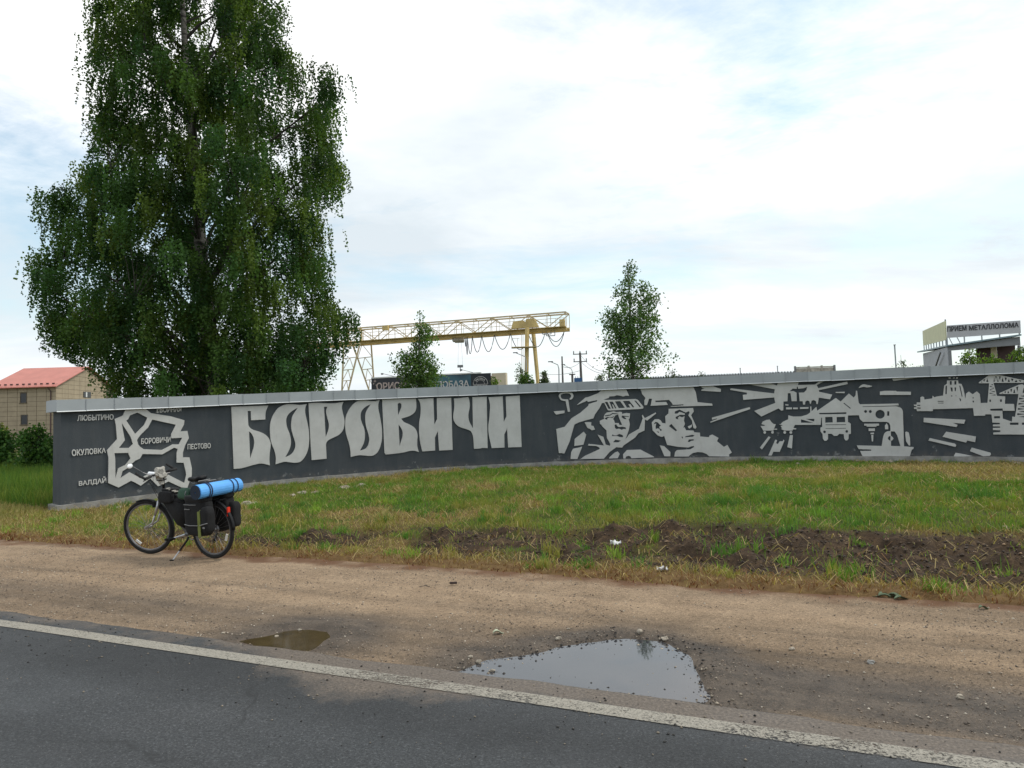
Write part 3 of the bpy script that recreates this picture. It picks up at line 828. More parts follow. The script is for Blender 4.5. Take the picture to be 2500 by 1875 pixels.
relief('letter', W(
    cB((908, 225), (1635, 205), (1645, 320, 1), (1640, 430, 1), (1600, 510, 1), (1500, 580, 1), (1318, 638), (1380, 710, 1), (1480, 755, 1), (1590, 820, 1), (1650, 900, 1), (1672, 1010, 1), (1665, 1120, 1), (1668, 1240, 1), (1700, 1358), (1600, 1330, 1), (1500, 1335, 1), (1380, 1365, 1), (1200, 1392, 1), (985, 1412), (958, 1370)),
    cB((1242, 318), (1285, 300, 1), (1320, 325, 1), (1325, 380, 1), (1305, 440, 1), (1252, 565)),
    cB((1262, 760), (1310, 830, 1), (1345, 900, 1), (1353, 980, 1), (1335, 1070, 1), (1310, 1150, 1), (1286, 1245))), label='big pale letter В')
relief('letter', W(cB((1680, 215), (2015, 195), (2035, 765), (2095, 650), (2088, 192)) + cC((395, 205), (430, 1425), (115, 1442), (83, 985)) + cB((2048, 1045), (2053, 1325), (1775, 1345), (1730, 1150, 1), (1712, 1000, 1), (1705, 850, 1), (1712, 700, 1), (1735, 560, 1), (1742, 420, 1), (1725, 290, 1))), label='first big pale letter И')
relief('letter', W(cC((462, 222), (570, 215, 1), (680, 200, 1), (800, 185), (825, 280, 1), (832, 390, 1), (820, 480, 1), (802, 580, 1), (803, 680, 1), (830, 780, 1), (908, 922), (895, 190), (1228, 180), (1252, 1385), (1120, 1380), (1080, 1392), (932, 1402), (920, 1190), (905, 1090, 1), (860, 990, 1), (770, 945, 1), (640, 905, 1), (550, 860, 1), (480, 780, 1), (448, 690, 1), (448, 590, 1), (465, 480, 1), (472, 360, 1))), label='big pale letter Ч')
relief('letter', W(cC((1272, 195), (1605, 170), (1630, 770), (1695, 640), (1678, 175), (2005, 150), (2050, 1358), (1735, 1368), (1707, 900), (1690, 970, 1), (1645, 1060), (1648, 1370), (1350, 1385), (1300, 1170, 1), (1275, 1020, 1), (1268, 880, 1), (1290, 700, 1), (1305, 520, 1), (1310, 400, 1), (1300, 310, 1))), label='last big pale letter И')
# the district map
relief('district_map', W(
    cM((805, 105), (1075, 100), (1150, 160), (1410, 200), (1600, 255), (1595, 310), (1545, 405), (1640, 398), (1660, 495), (1610, 590), (1580, 690), (1580, 755), (1668, 755), (1700, 900), (1700, 1000), (1640, 1165), (1560, 1160), (1385, 1080), (1245, 1145), (1140, 1040), (1010, 1138), (935, 1095), (880, 1070), (710, 1162), (570, 1100), (575, 760), (555, 660), (690, 510), (675, 320), (658, 238), (770, 190)),
    cM((965, 150), (1100, 220), (1055, 320), (935, 440), (815, 260), (840, 240), (865, 190)),
    cM((752, 290), (875, 480), (905, 575), (850, 628), (715, 628), (795, 525), (775, 420)),
    cM((655, 698), (840, 695), (872, 770), (800, 860), (705, 905), (668, 1035), (665, 780)),
    cM((1165, 245), (1485, 315), (1420, 445), (1425, 498), (1570, 490), (1525, 580), (1440, 580), (1300, 655), (1050, 645), (1000, 610), (975, 580), (960, 520), (1000, 460), (1110, 350)),
    cM((1035, 710), (1300, 715), (1460, 625), (1510, 640), (1495, 700), (1495, 825), (1590, 828), (1620, 950), (1625, 990), (1600, 1100), (1385, 990), (1260, 1060), (1170, 950), (1000, 1040), (980, 1022), (860, 955), (735, 1035), (765, 940), (850, 890), (890, 840), (935, 800), (1000, 770))), depth=0.035, label='pale outline map of the district with roads')
# text helper: filled glyph mesh in a unit box
def glyphs(body, bold=0.02, squeeze=1.0):
    cu = bpy.data.curves.new('txt', 'FONT')
    cu.body = body; cu.offset = bold; cu.resolution_u = 3
    ob = bpy.data.objects.new('txt', cu); COL.objects.link(ob)
    dg = bpy.context.evaluated_depsgraph_get()
    me = bpy.data.meshes.new_from_object(ob.evaluated_get(dg))
    V = np.array([v.co[:] for v in me.vertices]); F = [tuple(p.vertices) for p in me.polygons]
    bpy.data.objects.remove(ob); bpy.data.curves.remove(cu); bpy.data.meshes.remove(me)
    mn, mx = V.min(0), V.max(0)
    return (V[:, :2] - mn[:2]) / (mx[:2] - mn[:2]), F
def text_on(name, body, fn, depth_fn, mat, parent, bold=0.02, label=None):
    """fn(a, b) -> point for unit coordinates; depth_fn(a, b) -> point behind"""
    uv, F = glyphs(body, bold)
    V = [fn(a, b_) for a, b_ in uv]; n = len(V)
    V += [depth_fn(a, b_) for a, b_ in uv]
    cnt = {}
    for f in F:
        for i in range(len(f)):
            e = (f[i], f[(i + 1) % len(f)]); k = tuple(sorted(e)); cnt.setdefault(k, []).append(e)
    F2 = list(F) + [(e[0][1], e[0][0], e[0][0] + n, e[0][1] + n) for e in cnt.values() if len(e) == 1]
    o = obj(name, (V, F2), M[mat], parent)
    if label: o['label'] = label
    return o
def wall_text(body, c, TL, TR, BR, BL, bold=0.02):
    q = [on_wall(*p) for p in c(TL, TR, BR, BL)]
    def uvz(a, b_):
        top = [q[0][i] + (q[1][i] - q[0][i]) * a for i in (0, 1)]; bot = [q[3][i] + (q[2][i] - q[3][i]) * a for i in (0, 1)]
        return [bot[i] + (top[i] - bot[i]) * b_ for i in (0, 1)]
    text_on('place_name', body, lambda a, b_: wp(*uvz(a, b_), 0.022), lambda a, b_: wp(*uvz(a, b_), -0.003), 'relief', wall, bold, 'small raised place name ' + body)
wall_text('ЛЮБЫТИНО', cM, (160, 185), (645, 172), (645, 247), (155, 265))
wall_text('ХВОЙНАЯ', cM, (1215, 62), (1562, 50), (1562, 138), (1215, 156))
wall_text('БОРОВИЧИ', cM, (1018, 500), (1418, 475), (1418, 553), (1018, 578))
wall_text('ОКУЛОВКА', cM, (80, 650), (540, 625), (540, 695), (85, 740))
wall_text('ПЕСТОВО', cM, (1645, 575), (1958, 560), (1958, 632), (1645, 650))
wall_text('ВАЛДАЙ', cM, (175, 1062), (545, 1010), (545, 1112), (178, 1152))
# the miner
def R1(name, c, *pts, label=None): return relief(name, W(c(*pts)), label=label)
R1('lamp_relief', cD, (430, 310), (480, 290, 1), (508, 235, 1), (490, 175, 1), (430, 148, 1), (350, 145, 1), (260, 160, 1), (210, 200, 1), (208, 250, 1), (250, 310, 1), (315, 332), (345, 335), (393, 558), (438, 552), (398, 298), (330, 297), (270, 285, 1), (245, 240, 1), (260, 195, 1), (340, 175, 1), (420, 180, 1), (458, 215, 1), (455, 255, 1), (430, 275))
R1('relief_piece', cD, (97, 548), (325, 530), (322, 582), (148, 615))
relief('miner_helmet_relief', W(
    cD((575, 420), (755, 262), (830, 245), (960, 195), (1030, 165), (1090, 108), (1605, 92), (1665, 225), (1600, 220), (1540, 240), (1470, 220), (1410, 212), (1360, 232), (1255, 238), (1245, 268), (1130, 308), (1400, 308), (1800, 290), (1850, 310), (1965, 455), (1955, 490), (1900, 497), (1270, 530), (1225, 525), (1150, 372), (1100, 375), (1050, 480), (955, 610), (925, 692), (740, 740), (610, 780), (530, 820), (505, 900), (430, 1170), (320, 1420), (205, 1412), (152, 915), (330, 865), (470, 690), (660, 570), (820, 430), (825, 395), (1000, 340), (1000, 315), (810, 350), (795, 325)),
    cD((1160, 355), (1215, 350), (1285, 492), (1240, 498)),
    cD((1255, 348), (1325, 345), (1405, 485), (1375, 487), (1330, 400), (1310, 405), (1345, 490), (1315, 492)),
    cD((1370, 342), (1480, 335), (1580, 475), (1450, 482)),
    cD((1535, 333), (1670, 328), (1775, 460), (1740, 465), (1690, 395), (1650, 400), (1690, 468), (1620, 470)),
    cD((1770, 325), (1805, 325), (1915, 455), (1885, 458))), label='pale relief of a miner\'s helmet, lamp and hood')
relief('miner_face_relief', W(
    cD((1148, 635), (1165, 605), (1195, 575), (1345, 545), (1400, 562), (1440, 560), (1475, 555), (1515, 562), (1520, 600), (1560, 590), (1610, 580), (1685, 590), (1675, 690), (1655, 715), (1665, 740), (1680, 820), (1660, 930), (1590, 1130), (1665, 1025), (1870, 910), (1950, 690), (1930, 640), (1950, 615), (1990, 690), (2215, 570), (2228, 590), (2040, 740), (1995, 715), (1985, 945), (1860, 1000), (1790, 1090), (1550, 1255), (1520, 1300), (1400, 1290), (1260, 1390), (1140, 1530), (660, 1535), (750, 1470), (1055, 1330), (1050, 1300), (980, 1265), (810, 1258), (825, 1222), (1145, 1255), (1010, 1030), (1130, 1075), (1180, 1235), (1265, 1262), (1275, 1225), (1205, 1100), (1195, 940), (1110, 860), (1085, 820), (1060, 810), (1055, 745), (1120, 715), (1150, 705), (1140, 660)),
    cD((1160, 632), (1270, 614), (1320, 580), (1400, 590), (1450, 582), (1400, 607), (1325, 602), (1275, 634), (1165, 652)),
    cD((1160, 692), (1205, 664), (1300, 669), (1360, 644), (1350, 664), (1310, 687), (1260, 675), (1215, 692), (1210, 722), (1165, 708)),
    cD((1330, 710), (1380, 630), (1440, 606), (1450, 660), (1520, 830), (1465, 830), (1450, 790), (1370, 790), (1350, 725)),
    cD((1518, 635), (1580, 640), (1660, 652), (1662, 668), (1600, 656), (1560, 662), (1600, 690), (1610, 710), (1560, 705), (1508, 670)),
    cD((1365, 830), (1400, 812), (1415, 850), (1450, 875), (1520, 865), (1595, 880), (1600, 920), (1560, 910), (1510, 930), (1460, 905), (1400, 915), (1370, 890)),
    cD((1305, 1060), (1325, 1020), (1345, 1045), (1400, 1048), (1460, 1015), (1520, 1035), (1545, 1060), (1530, 1085), (1470, 1080), (1420, 1060)),
    cD((1330, 1188), (1380, 1135), (1500, 1155), (1440, 1190))), label='pale relief of the miner\'s face')
R1('relief_piece', cD, (740, 772), (880, 772), (875, 840), (925, 850), (955, 925), (890, 942), (860, 915), (800, 890))
R1('relief_piece', cD, (535, 1120), (720, 970), (775, 1030), (715, 1240), (527, 1265))
R1('relief_piece', cD, (500, 1325), (690, 1280), (590, 1535), (450, 1535), (460, 1400))
R1('relief_piece', cD, (1260, 1500), (1370, 1400), (1430, 1380), (1470, 1430), (1430, 1520), (1250, 1525))
R1('relief_piece', cD, (1540, 1440), (1620, 1350), (1900, 1340), (2170, 1480), (2190, 1500), (1715, 1520), (1690, 1480), (1650, 1470), (1600, 1485), (1590, 1525), (1545, 1525))
# the worker in a hard hat
R1('hard_hat_relief', cE, (25, 140), (1085, 95), (1150, 230), (1185, 430), (1480, 460), (1490, 500), (640, 522), (645, 512), (900, 495), (900, 475), (685, 485), (660, 440), (610, 385), (330, 400), (335, 430), (550, 425), (585, 485), (235, 505), (262, 362), (205, 360), (160, 490), (110, 492), (108, 400), (130, 345), (60, 260), label='pale relief of a hard hat')
relief('worker_face_relief', W(
    cE((600, 565), (1095, 548), (1110, 620), (1055, 695), (1140, 880), (1165, 935), (1145, 970), (1105, 955), (1090, 900), (1072, 800), (1000, 700), (1025, 640), (1010, 612), (945, 640), (820, 580), (725, 620), (722, 665), (780, 660), (820, 625), (930, 660), (925, 690), (830, 685), (740, 730), (745, 765), (800, 780), (785, 745), (820, 715), (870, 735), (925, 715), (910, 800), (930, 870), (895, 950), (920, 935), (955, 1000), (1105, 1005), (1120, 1040), (1235, 1048), (1238, 1125), (1415, 1140), (1430, 1105), (1485, 1085), (1612, 1155), (1580, 1220), (1720, 1335), (1790, 1295), (1880, 1450), (1820, 1490), (1830, 1530), (1420, 1525), (1370, 1480), (1280, 1445), (1180, 1440), (1090, 1460), (1020, 1510), (1010, 1530), (715, 1530), (730, 1440), (770, 1400), (1040, 1385), (1115, 1340), (1110, 1315), (1060, 1325), (1000, 1348), (800, 1335), (570, 1295), (510, 1115), (460, 1135), (380, 1105), (275, 1000), (258, 840), (320, 775), (400, 775), (440, 800), (470, 850), (540, 860), (530, 715), (595, 660)),
    cE((605, 915), (655, 870), (770, 1000), (745, 1020)),
    cE((295, 880), (330, 830), (380, 840), (445, 910), (415, 920), (415, 960), (465, 990), (440, 1020), (410, 970), (375, 960), (340, 975), (335, 930), (350, 860)),
    cE((350, 1018), (405, 1030), (400, 1055)),
    cE((930, 1140), (945, 1118), (1080, 1090), (1125, 1105), (1090, 1130)),
    cE((855, 1132), (885, 1125), (892, 1175)),
    cE((985, 1235), (1010, 1185), (1110, 1182), (1110, 1205), (1050, 1215), (1030, 1235))), label='pale relief of a worker\'s face above a cog wheel')
R1('relief_piece', cE, (988, 920), (1040, 900), (1070, 880), (1070, 930), (1020, 965), (1000, 950))
R1('relief_piece', cE, (420, 1305), (510, 1320), (635, 1440), (635, 1525), (515, 1525))
# rays
R1('relief_ray', cE, (1250, 110), (1490, 105), (1660, 165), (1655, 222), (1262, 200), (1265, 175), (1325, 160), (1280, 140))
relief('relief_ray', W(cE((1475, 745), (2157, 553)) + cF((445, 545), (455, 580)) + cE((1450, 845), (1445, 825), (1585, 770), (1575, 760), (1480, 785))))
relief('sun_relief', W(cF((400, 130), (800, 108), (935, 158), (955, 100), (1330, 88), (1310, 148), (1620, 140), (1700, 80), (1810, 65), (1650, 150), (1680, 205), (2200, 85), (2210, 130), (1690, 240), (1695, 270), (1930, 320), (1890, 405), (1690, 375), (1670, 490), (1645, 490), (1640, 440), (1600, 418), (1560, 430), (1545, 485), (1530, 485), (1520, 440), (1480, 425), (1445, 450), (1442, 500), (1405, 500), (1398, 440), (1345, 440), (1330, 285), (1420, 282), (1465, 240), (1480, 180), (1420, 205), (1315, 215), (1310, 178), (1293, 178), (1290, 218), (1220, 212), (1160, 262), (1230, 255), (1288, 285), (1292, 438), (1200, 440), (1180, 295), (1130, 295), (1125, 440), (1052, 445), (1050, 600), (1015, 610), (962, 568), (655, 715), (525, 615), (905, 470), (885, 372), (328, 415), (320, 325), (395, 318), (390, 285), (90, 235), (105, 207), (885, 300), (895, 225))), label='pale relief of a rising sun with rays behind factory chimneys')
for q in ([(1085, 492), (1145, 500), (1140, 517), (1088, 515)], [(1098, 550), (1205, 550), (1205, 585), (1098, 585)], [(1225, 553), (1312, 553), (1312, 582), (1225, 582)], [(1350, 548), (1505, 545), (1500, 575), (1350, 580)]):
    R1('relief_piece', cF, *q)
R1('mine_cart_relief', cF, (655, 850), (680, 805), (745, 775), (805, 768), (840, 820), (880, 850), (915, 852), (895, 905), (880, 935), (940, 932), (935, 952), (880, 950), (870, 968), (690, 968), (640, 885), (715, 882), (715, 868))
for x, y in ((715, 1000), (855, 998), (1075, 1000), (1185, 1000)):
    relief('relief_wheel', W(circ(cF, x, y, 25)))
relief('works_relief', W(
    cF((965, 855), (1000, 852), (1040, 810), (1135, 765), (1140, 692), (1230, 715), (1370, 712), (1480, 680), (1535, 640), (1533, 535), (1555, 535), (1558, 620), (1645, 540), (1660, 610), (1995, 380), (2080, 445)) +
    cG((175, 478), (335, 322), (430, 400), (465, 355), (472, 268), (495, 270), (525, 500), (550, 530), (1290, 515), (1297, 550), (1200, 555), (600, 572), (600, 582), (1250, 568), (1340, 600, 1), (1378, 660), (1400, 1340), (1585, 1355), (1580, 1390), (1550, 1405), (1510, 1530), (600, 1530), (552, 1430), (765, 1425), (765, 1402), (525, 1392), (487, 1322), (968, 1332), (1000, 1150, 1), (1030, 1080, 1), (1075, 1050), (1138, 1045), (1135, 950, 1), (1110, 890, 1), (1060, 868), (610, 868), (555, 820, 1), (530, 740), (318, 745), (318, 875), (340, 880), (372, 905), (375, 1100), (332, 1105), (330, 1190), (305, 1225), (270, 1225), (245, 1190), (238, 1105), (150, 1100), (110, 1138), (50, 1138), (5, 1100)) +
    cF((1855, 1025), (1855, 1120), (1825, 1150), (1790, 1150), (1762, 1110), (1755, 1030), (1720, 985), (1718, 915), (1750, 900), (1745, 735), (1733, 735), (1722, 865), (1260, 865), (1230, 920), (1285, 930), (1280, 945), (1225, 945), (1215, 968), (1065, 965), (1030, 950), (1005, 935), (1030, 930), (1000, 885), (1040, 875), (1030, 868)),
    cF((1368, 765), (1590, 828), (1368, 825)), cF((1450, 757), (1608, 757), (1605, 805)), cF((1695, 650), (2185, 638), (2185, 668), (1700, 675)),
    cF((1805, 725), (1935, 722), (1940, 820), (1805, 825)), cF((2010, 725), (2160, 718), (2165, 815), (2010, 820)),
    cF((1810, 858), (2178, 855), (2178, 866), (1812, 868)), cF((1810, 928), (2178, 920), (2178, 930), (1812, 936)),
    circ(cF, 1792, 990, 24), circ(cF, 2192, 982, 24),
    cG((228, 510), (245, 500), (375, 605), (360, 615)), circ(cG, 658, 668, 28), circ(cG, 750, 670, 28), circ(cG, 938, 722, 90, 24, 84),
    cG((1075, 665), (1115, 665), (1115, 752), (1075, 752)),
    cG((1146, 1052), (1220, 1052), (1270, 1130), (1330, 1336), (1149, 1333)),
    cG((1138, 1137), (1105, 1150), (1085, 1185), (1105, 1218), (1138, 1233))), label='pale relief of a lorry, spoil heaps, works and a drilling machine')
R1('relief_piece', cG, (1148, 1140), (1180, 1160), (1197, 1188), (1180, 1220), (1148, 1235))
for q in ([(630, 905), (918, 902), (918, 940), (868, 945), (865, 962), (680, 960), (678, 942), (632, 938)], [(715, 995), (838, 993), (838, 1045), (718, 1045)], [(752, 1078), (820, 1076), (820, 1103), (752, 1105)], [(768, 1120), (808, 1120), (803, 1245), (778, 1245)], [(1030, 940), (1065, 895), (1092, 940), (1095, 1012), (1035, 1010)], [(1425, 1065), (1450, 1055), (1490, 1075), (1515, 1180), (1520, 1325), (1490, 1320), (1440, 1240), (1428, 1150)]):
    R1('relief_piece', cG, *q)
R1('smoke_relief', cG, (522, 218), (560, 170, 1), (620, 145, 1), (690, 158, 1), (785, 175), (770, 190, 1), (690, 205, 1), (620, 195, 1))
R1('relief_ray', cG, (935, 285), (1030, 270), (1245, 270), (1260, 285), (1533, 288), (1533, 348), (935, 350))
R1('relief_ray', cG, (80, 293), (255, 288), (253, 316), (82, 310))
R1('relief_ray', cG, (1170, 25), (1190, 78), (1230, 75), (1650, 15), (1650, 5))
for q in ([(785, 1070), (820, 1090), (665, 1308), (628, 1272)], [(905, 1130), (938, 1140), (920, 1195), (950, 1210), (985, 1160), (1040, 1160), (1050, 1130), (1070, 1150), (985, 1350), (870, 1348), (840, 1415), (780, 1415)], [(1168, 1050), (1222, 1050), (1205, 1290), (1120, 1265)]):
    R1('relief_rail', cF, *q)
# the plant with jib cranes
def truss(c, top, bot, n, mg):
    """triangular openings between two edge lines (parameter 0..1 each)"""
    P = lambda ln, k: (np.interp(k, np.linspace(0, 1, len(ln)), [a for a, _ in ln]), np.interp(k, np.linspace(0, 1, len(ln)), [b_ for _, b_ in ln]))
    res = []
    for i in range(n):
        k0, k1 = i / n, (i + 1) / n
        tri = [P(bot, k0), P(bot, k1), P(top, (k0 + k1) / 2)] if i % 2 == 0 else [P(top, k0), P(top, k1), P(bot, (k0 + k1) / 2)]
        tri = [(float(a), float(b_)) for a, b_ in tri]
        cx, cy = sum(a for a, _ in tri) / 3, sum(b_ for _, b_ in tri) / 3
        res.append(c(*[(cx + (a - cx) * mg, cy + (b_ - cy) * mg) for a, b_ in tri]))
    return res
relief('plant_relief', W(
    cH((80, 635), (130, 632), (132, 595), (195, 595), (197, 505), (225, 490), (262, 500), (265, 545), (405, 525), (412, 475), (440, 505), (490, 490), (595, 475), (615, 300), (665, 265), (665, 210), (860, 208), (865, 262), (920, 270), (950, 340), (990, 530), (1000, 440), (1050, 405), (1115, 450), (1135, 440), (1190, 400), (1245, 450), (1258, 605), (1378, 602), (1408, 258), (1225, 258), (1230, 240), (1400, 118), (1600, 115), (2020, 205), (2110, 238), (2110, 250), (1485, 252), (1545, 480), (1690, 490), (1685, 620), (1845, 622), (1858, 742), (1650, 742), (1645, 700), (1425, 710), (1430, 740), (1640, 742), (1648, 880), (1810, 935), (1815, 845), (1865, 850), (1925, 448), (1590, 446), (1590, 430), (1930, 285), (1990, 275), (2120, 350), (2230, 420), (2230, 440), (2060, 448), (2110, 800), (2230, 860), (2230, 1160), (1480, 1158), (1480, 1125), (1605, 1115), (1605, 1085), (1475, 1080), (1475, 1045), (1600, 1040), (1600, 1018), (1475, 1015), (1475, 985), (1595, 980), (1595, 955), (1465, 948), (1450, 805), (1340, 805), (1335, 828), (1140, 830), (1125, 695), (420, 715), (412, 748), (135, 748), (130, 710), (85, 708), (82, 685), (125, 680), (125, 662), (85, 655)),
    *[cH(*q) for q in ([(140, 638), (195, 638), (195, 655), (140, 655)], [(140, 685), (200, 688), (200, 705), (140, 702)], [(715, 220), (748, 220), (748, 285), (715, 285)], [(795, 220), (830, 220), (830, 282), (795, 282)], [(725, 330), (762, 335), (765, 405), (740, 400)], [(798, 330), (825, 332), (820, 400), (800, 395)], [(640, 300), (665, 300), (660, 450), (635, 450)], [(880, 300), (900, 300), (940, 490), (925, 495)], [(880, 520), (908, 530), (915, 575), (895, 570)], [(740, 470), (758, 470), (758, 492), (740, 492)], [(815, 470), (832, 470), (825, 490)], [(500, 570), (605, 568), (605, 580), (500, 582)], [(505, 602), (605, 600), (605, 612), (505, 612)], [(1115, 505), (1135, 500), (1130, 530), (1118, 528)], [(1115, 565), (1140, 565), (1138, 595), (1118, 592)], [(1412, 545), (1440, 545), (1440, 585), (1412, 585)], [(1600, 540), (1632, 540), (1632, 585), (1600, 585)], [(1495, 838), (1598, 835), (1600, 875), (1495, 875)], [(1775, 950), (1925, 950), (1925, 990), (1775, 990)], [(1985, 950), (2150, 950), (2150, 990), (1985, 990)])],
    *truss(cH, [(1240, 240), (1400, 126)], [(1250, 245), (1400, 245)], 3, 0.72),
    *truss(cH, [(1480, 126), (1600, 126), (1800, 168), (2060, 228)], [(1480, 242), (1600, 242), (1800, 242), (2060, 242)], 11, 0.74),
    *truss(cH, [(1414, 268), (1400, 480)], [(1482, 268), (1538, 480)], 7, 0.70),
    *truss(cH, [(1610, 438), (1770, 362), (1930, 296)], [(1620, 440), (1770, 440), (1930, 440)], 6, 0.74),
    *truss(cH, [(1990, 290), (2110, 355), (2215, 425)], [(1990, 440), (2110, 440), (2215, 440)], 5, 0.74),
    *truss(cH, [(1930, 460), (1875, 870)], [(2056, 460), (2100, 870)], 9, 0.74)), label='pale relief of an industrial plant with lattice jib cranes')
for q in ([(690, 160), (720, 150), (735, 175), (700, 178)], [(770, 162), (800, 158), (800, 172), (772, 174)], [(825, 155), (860, 152), (850, 176), (828, 176)]):
    R1('relief_piece', cH, *q)
for q in ([(255, 865), (990, 900), (965, 970), (770, 955), (850, 990), (835, 1028), (252, 940)], [(650, 1110), (1175, 1195), (1160, 1295), (1020, 1265), (1000, 1302), (585, 1198)], [(360, 1222), (800, 1320), (828, 1345), (815, 1378), (338, 1265)], [(1100, 1390), (1430, 1480), (1438, 1510), (1420, 1535), (1300, 1540), (1068, 1452)], [(815, 1480), (980, 1510), (1120, 1540), (780, 1550)]):
    R1('relief_ray', cH, *q)

# ------------------------------------------------------------------ trees
def in_poly(poly, x, y): return poly_dist(poly, np.array([x]), np.array([y]))[0] > 0
def leaf_quads(P, size, rng, droop=0.5):
    n = len(P)
    d = rng.normal(size=(n, 3)); d[:, 2] -= droop * 1.5
    d /= np.linalg.norm(d, axis=1)[:, None]
    w = np.cross(d, rng.normal(size=(n, 3))); w /= np.linalg.norm(w, axis=1)[:, None] + 1e-9
    sz = size * rng.uniform(0.7, 1.25, (n, 1))
    a, b_ = d * sz, w * sz * 0.46
    V = np.stack([P - a * 0.5, P + b_, P + a * 0.5, P - b_], 1).reshape(-1, 3)
    F = np.arange(4 * n).reshape(n, 4)
    return V, F
def tree(name, label, cat, base, trunk_pts, trunk_r, tips, strand, spacing, leaf, cols, group=None, seed=1, bark='birch', limb_r=0.03, rise=0.25, drop=(0.35, 0.85), strands=12, zmin=1.2, sway=0.25, gap=0.0, spread=None, kmin=0.35, clip=None):
    """tips: end points of the limbs; strand: (min, max) length of the hanging twigs"""
    rng = np.random.default_rng(seed)
    root = thing(name, label, cat, tuple(base), group)
    obj('trunk', tube(trunk_pts, trunk_r, 10), M[bark], root, smooth=True)
    tz = [p[2] for p in trunk_pts]
    LV, LF, SP, SC = [], [], [], []
    cols = np.array(cols)
    for tp in tips:
        tp = Vector(tp)
        tx = Vector((np.interp(tp.z, tz, [p[0] for p in trunk_pts]), np.interp(tp.z, tz, [p[1] for p in trunk_pts]), 0))
        r = math.hypot(tp.x - tx.x, tp.y - tx.y)
        z0 = max(zmin, min(tp.z - rng.uniform(*drop) * r, tz[-1] - 0.1))
        P0 = Vector((np.interp(z0, tz, [p[0] for p in trunk_pts]), np.interp(z0, tz, [p[1] for p in trunk_pts]), z0))
        P1 = P0 + (tp - P0) * 0.55 + Vector((0, 0, rise * r))
        bez = lambda k: P0 * (1 - k) ** 2 + P1 * (2 * k * (1 - k)) + tp * k * k
        path = [bez(k) for k in (0, 0.25, 0.5, 0.75, 1.0)]
        rr = limb_r * (0.35 + 0.25 * r)
        v, f = tube(path, [rr, rr * 0.75, rr * 0.5, rr * 0.3, rr * 0.12], 5, False)
        k0 = len(LV); LV += v; LF += [tuple(i + k0 for i in q) for q in f]
        ns = max(3, int(strands * (0.55 + 0.2 * r)))
        tint = rng.uniform(0.72, 1.3)
        for j in range(ns):
            k = rng.uniform(kmin, 1.0) ** 0.75
            o = np.array(bez(k)) + (rng.normal(size=3) * np.array([0.22, 0.22, 0.12]) * (0.6 + 0.2 * r) * (sway * 3) if spread is None else rng.normal(size=3) * np.array([spread, spread, spread * 0.7]) * (0.4 + 0.6 * k))
            if gap and noise.noise((o[0] * 0.55 + seed, o[1] * 0.55, o[2] * 0.45)) < -0.42 + gap: continue
            Ls = rng.uniform(*strand)
            m_ = max(2, int(Ls / spacing))
            kk = np.linspace(0, 1, m_)[:, None]
            out = rng.normal(size=2) * sway
            pth = o + kk * np.array([out[0], out[1], -Ls]) + np.sin(kk * 3) * np.array([out[0], out[1], 0]) * 0.3
            pth = pth + rng.normal(size=(m_, 3)) * leaf * 0.55
            SP.append(pth)
            c = cols[rng.integers(len(cols))] * tint * rng.uniform(0.8, 1.2)
            SC.append(np.repeat(c[None], m_, 0) * rng.uniform(0.8, 1.2, (m_, 1)))
    obj('limbs', (LV, LF), M[bark if limb_r > 0.02 else 'twig'], root, smooth=True, recalc=False)['kind'] = 'stuff'
    P = np.concatenate(SP); Cc = np.concatenate(SC)
    if clip is not None:                                # keep the crown to its outline
        poly, Yc = clip
        k = Yc / P[:, 1]
        dd_ = poly_dist(poly, P[:, 0] * k, EYE + (P[:, 2] - EYE) * k)
        ok = dd_ > -0.9 * rng.random(len(P)) ** 2
        P, Cc = P[ok], Cc[ok]
    V, F = leaf_quads(P, leaf, rng)
    obj('crown', (V, F), M['leaf'], root, colors=np.repeat(Cc, 4, 0))
    return root
def tips_in(poly, n, Y, xt, seed, flat=0.75, bias=0.0):
    """tips spread through a crown whose outline, seen square on at distance Y, is the polygon (x, z)"""
    rng = np.random.default_rng(seed)
    P = np.array(poly)
    res = []
    lo, hi = P.min(0), P.max(0)
    while len(res) < n:
        x, z = rng.uniform(lo[0], hi[0], 400), rng.uniform(lo[1], hi[1], 400)
        d = poly_dist(poly, x, z)
        for a, b_, e in zip(x, z, d):
            if e < 0.05: continue
            xc = xt(b_)
            half = abs(a - xc) + e
            if bias and rng.random() < bias and e > 1.6: continue
            D = math.sqrt(max(0.02, half * half - (a - xc) ** 2)) * flat
            yy = Y + rng.uniform(-D, D)
            res.append((a * yy / Y, yy, EYE + (b_ - EYE) * yy / Y))
            if len(res) >= n: break
    return res
G1 = [(0.034, 0.078, 0.026), (0.048, 0.100, 0.028), (0.066, 0.120, 0.030), (0.092, 0.140, 0.030)]
YB = 25.0
def pl(pts, Y): return [(at(a, b_, Y).x, at(a, b_, Y).z) for a, b_ in pts]
env = pl([(440, -430), (340, -300), (270, -150), (222, 0), (207, 60), (215, 110), (203, 170), (212, 240), (232, 290), (225, 330), (250, 360), (215, 385), (185, 425), (160, 465), (90, 478), (100, 540), (85, 575), (118, 615), (48, 632), (70, 690), (105, 760), (95, 800), (110, 840), (175, 850), (240, 890), (255, 985), (800, 985), (770, 930), (800, 905), (815, 880), (835, 850), (868, 800), (850, 740), (825, 715), (800, 690), (812, 645), (780, 610), (790, 570), (835, 590), (850, 500), (852, 430), (835, 400), (848, 345), (820, 330), (843, 290), (850, 210), (852, 155), (800, 185), (755, 200), (738, 140), (700, 130), (690, 60), (698, 0), (640, -150), (560, -300)], YB)
xt_big = lambda z: at(500, 900, YB).x - 0.06 * (z - 2)
rngE = random.Random(4)
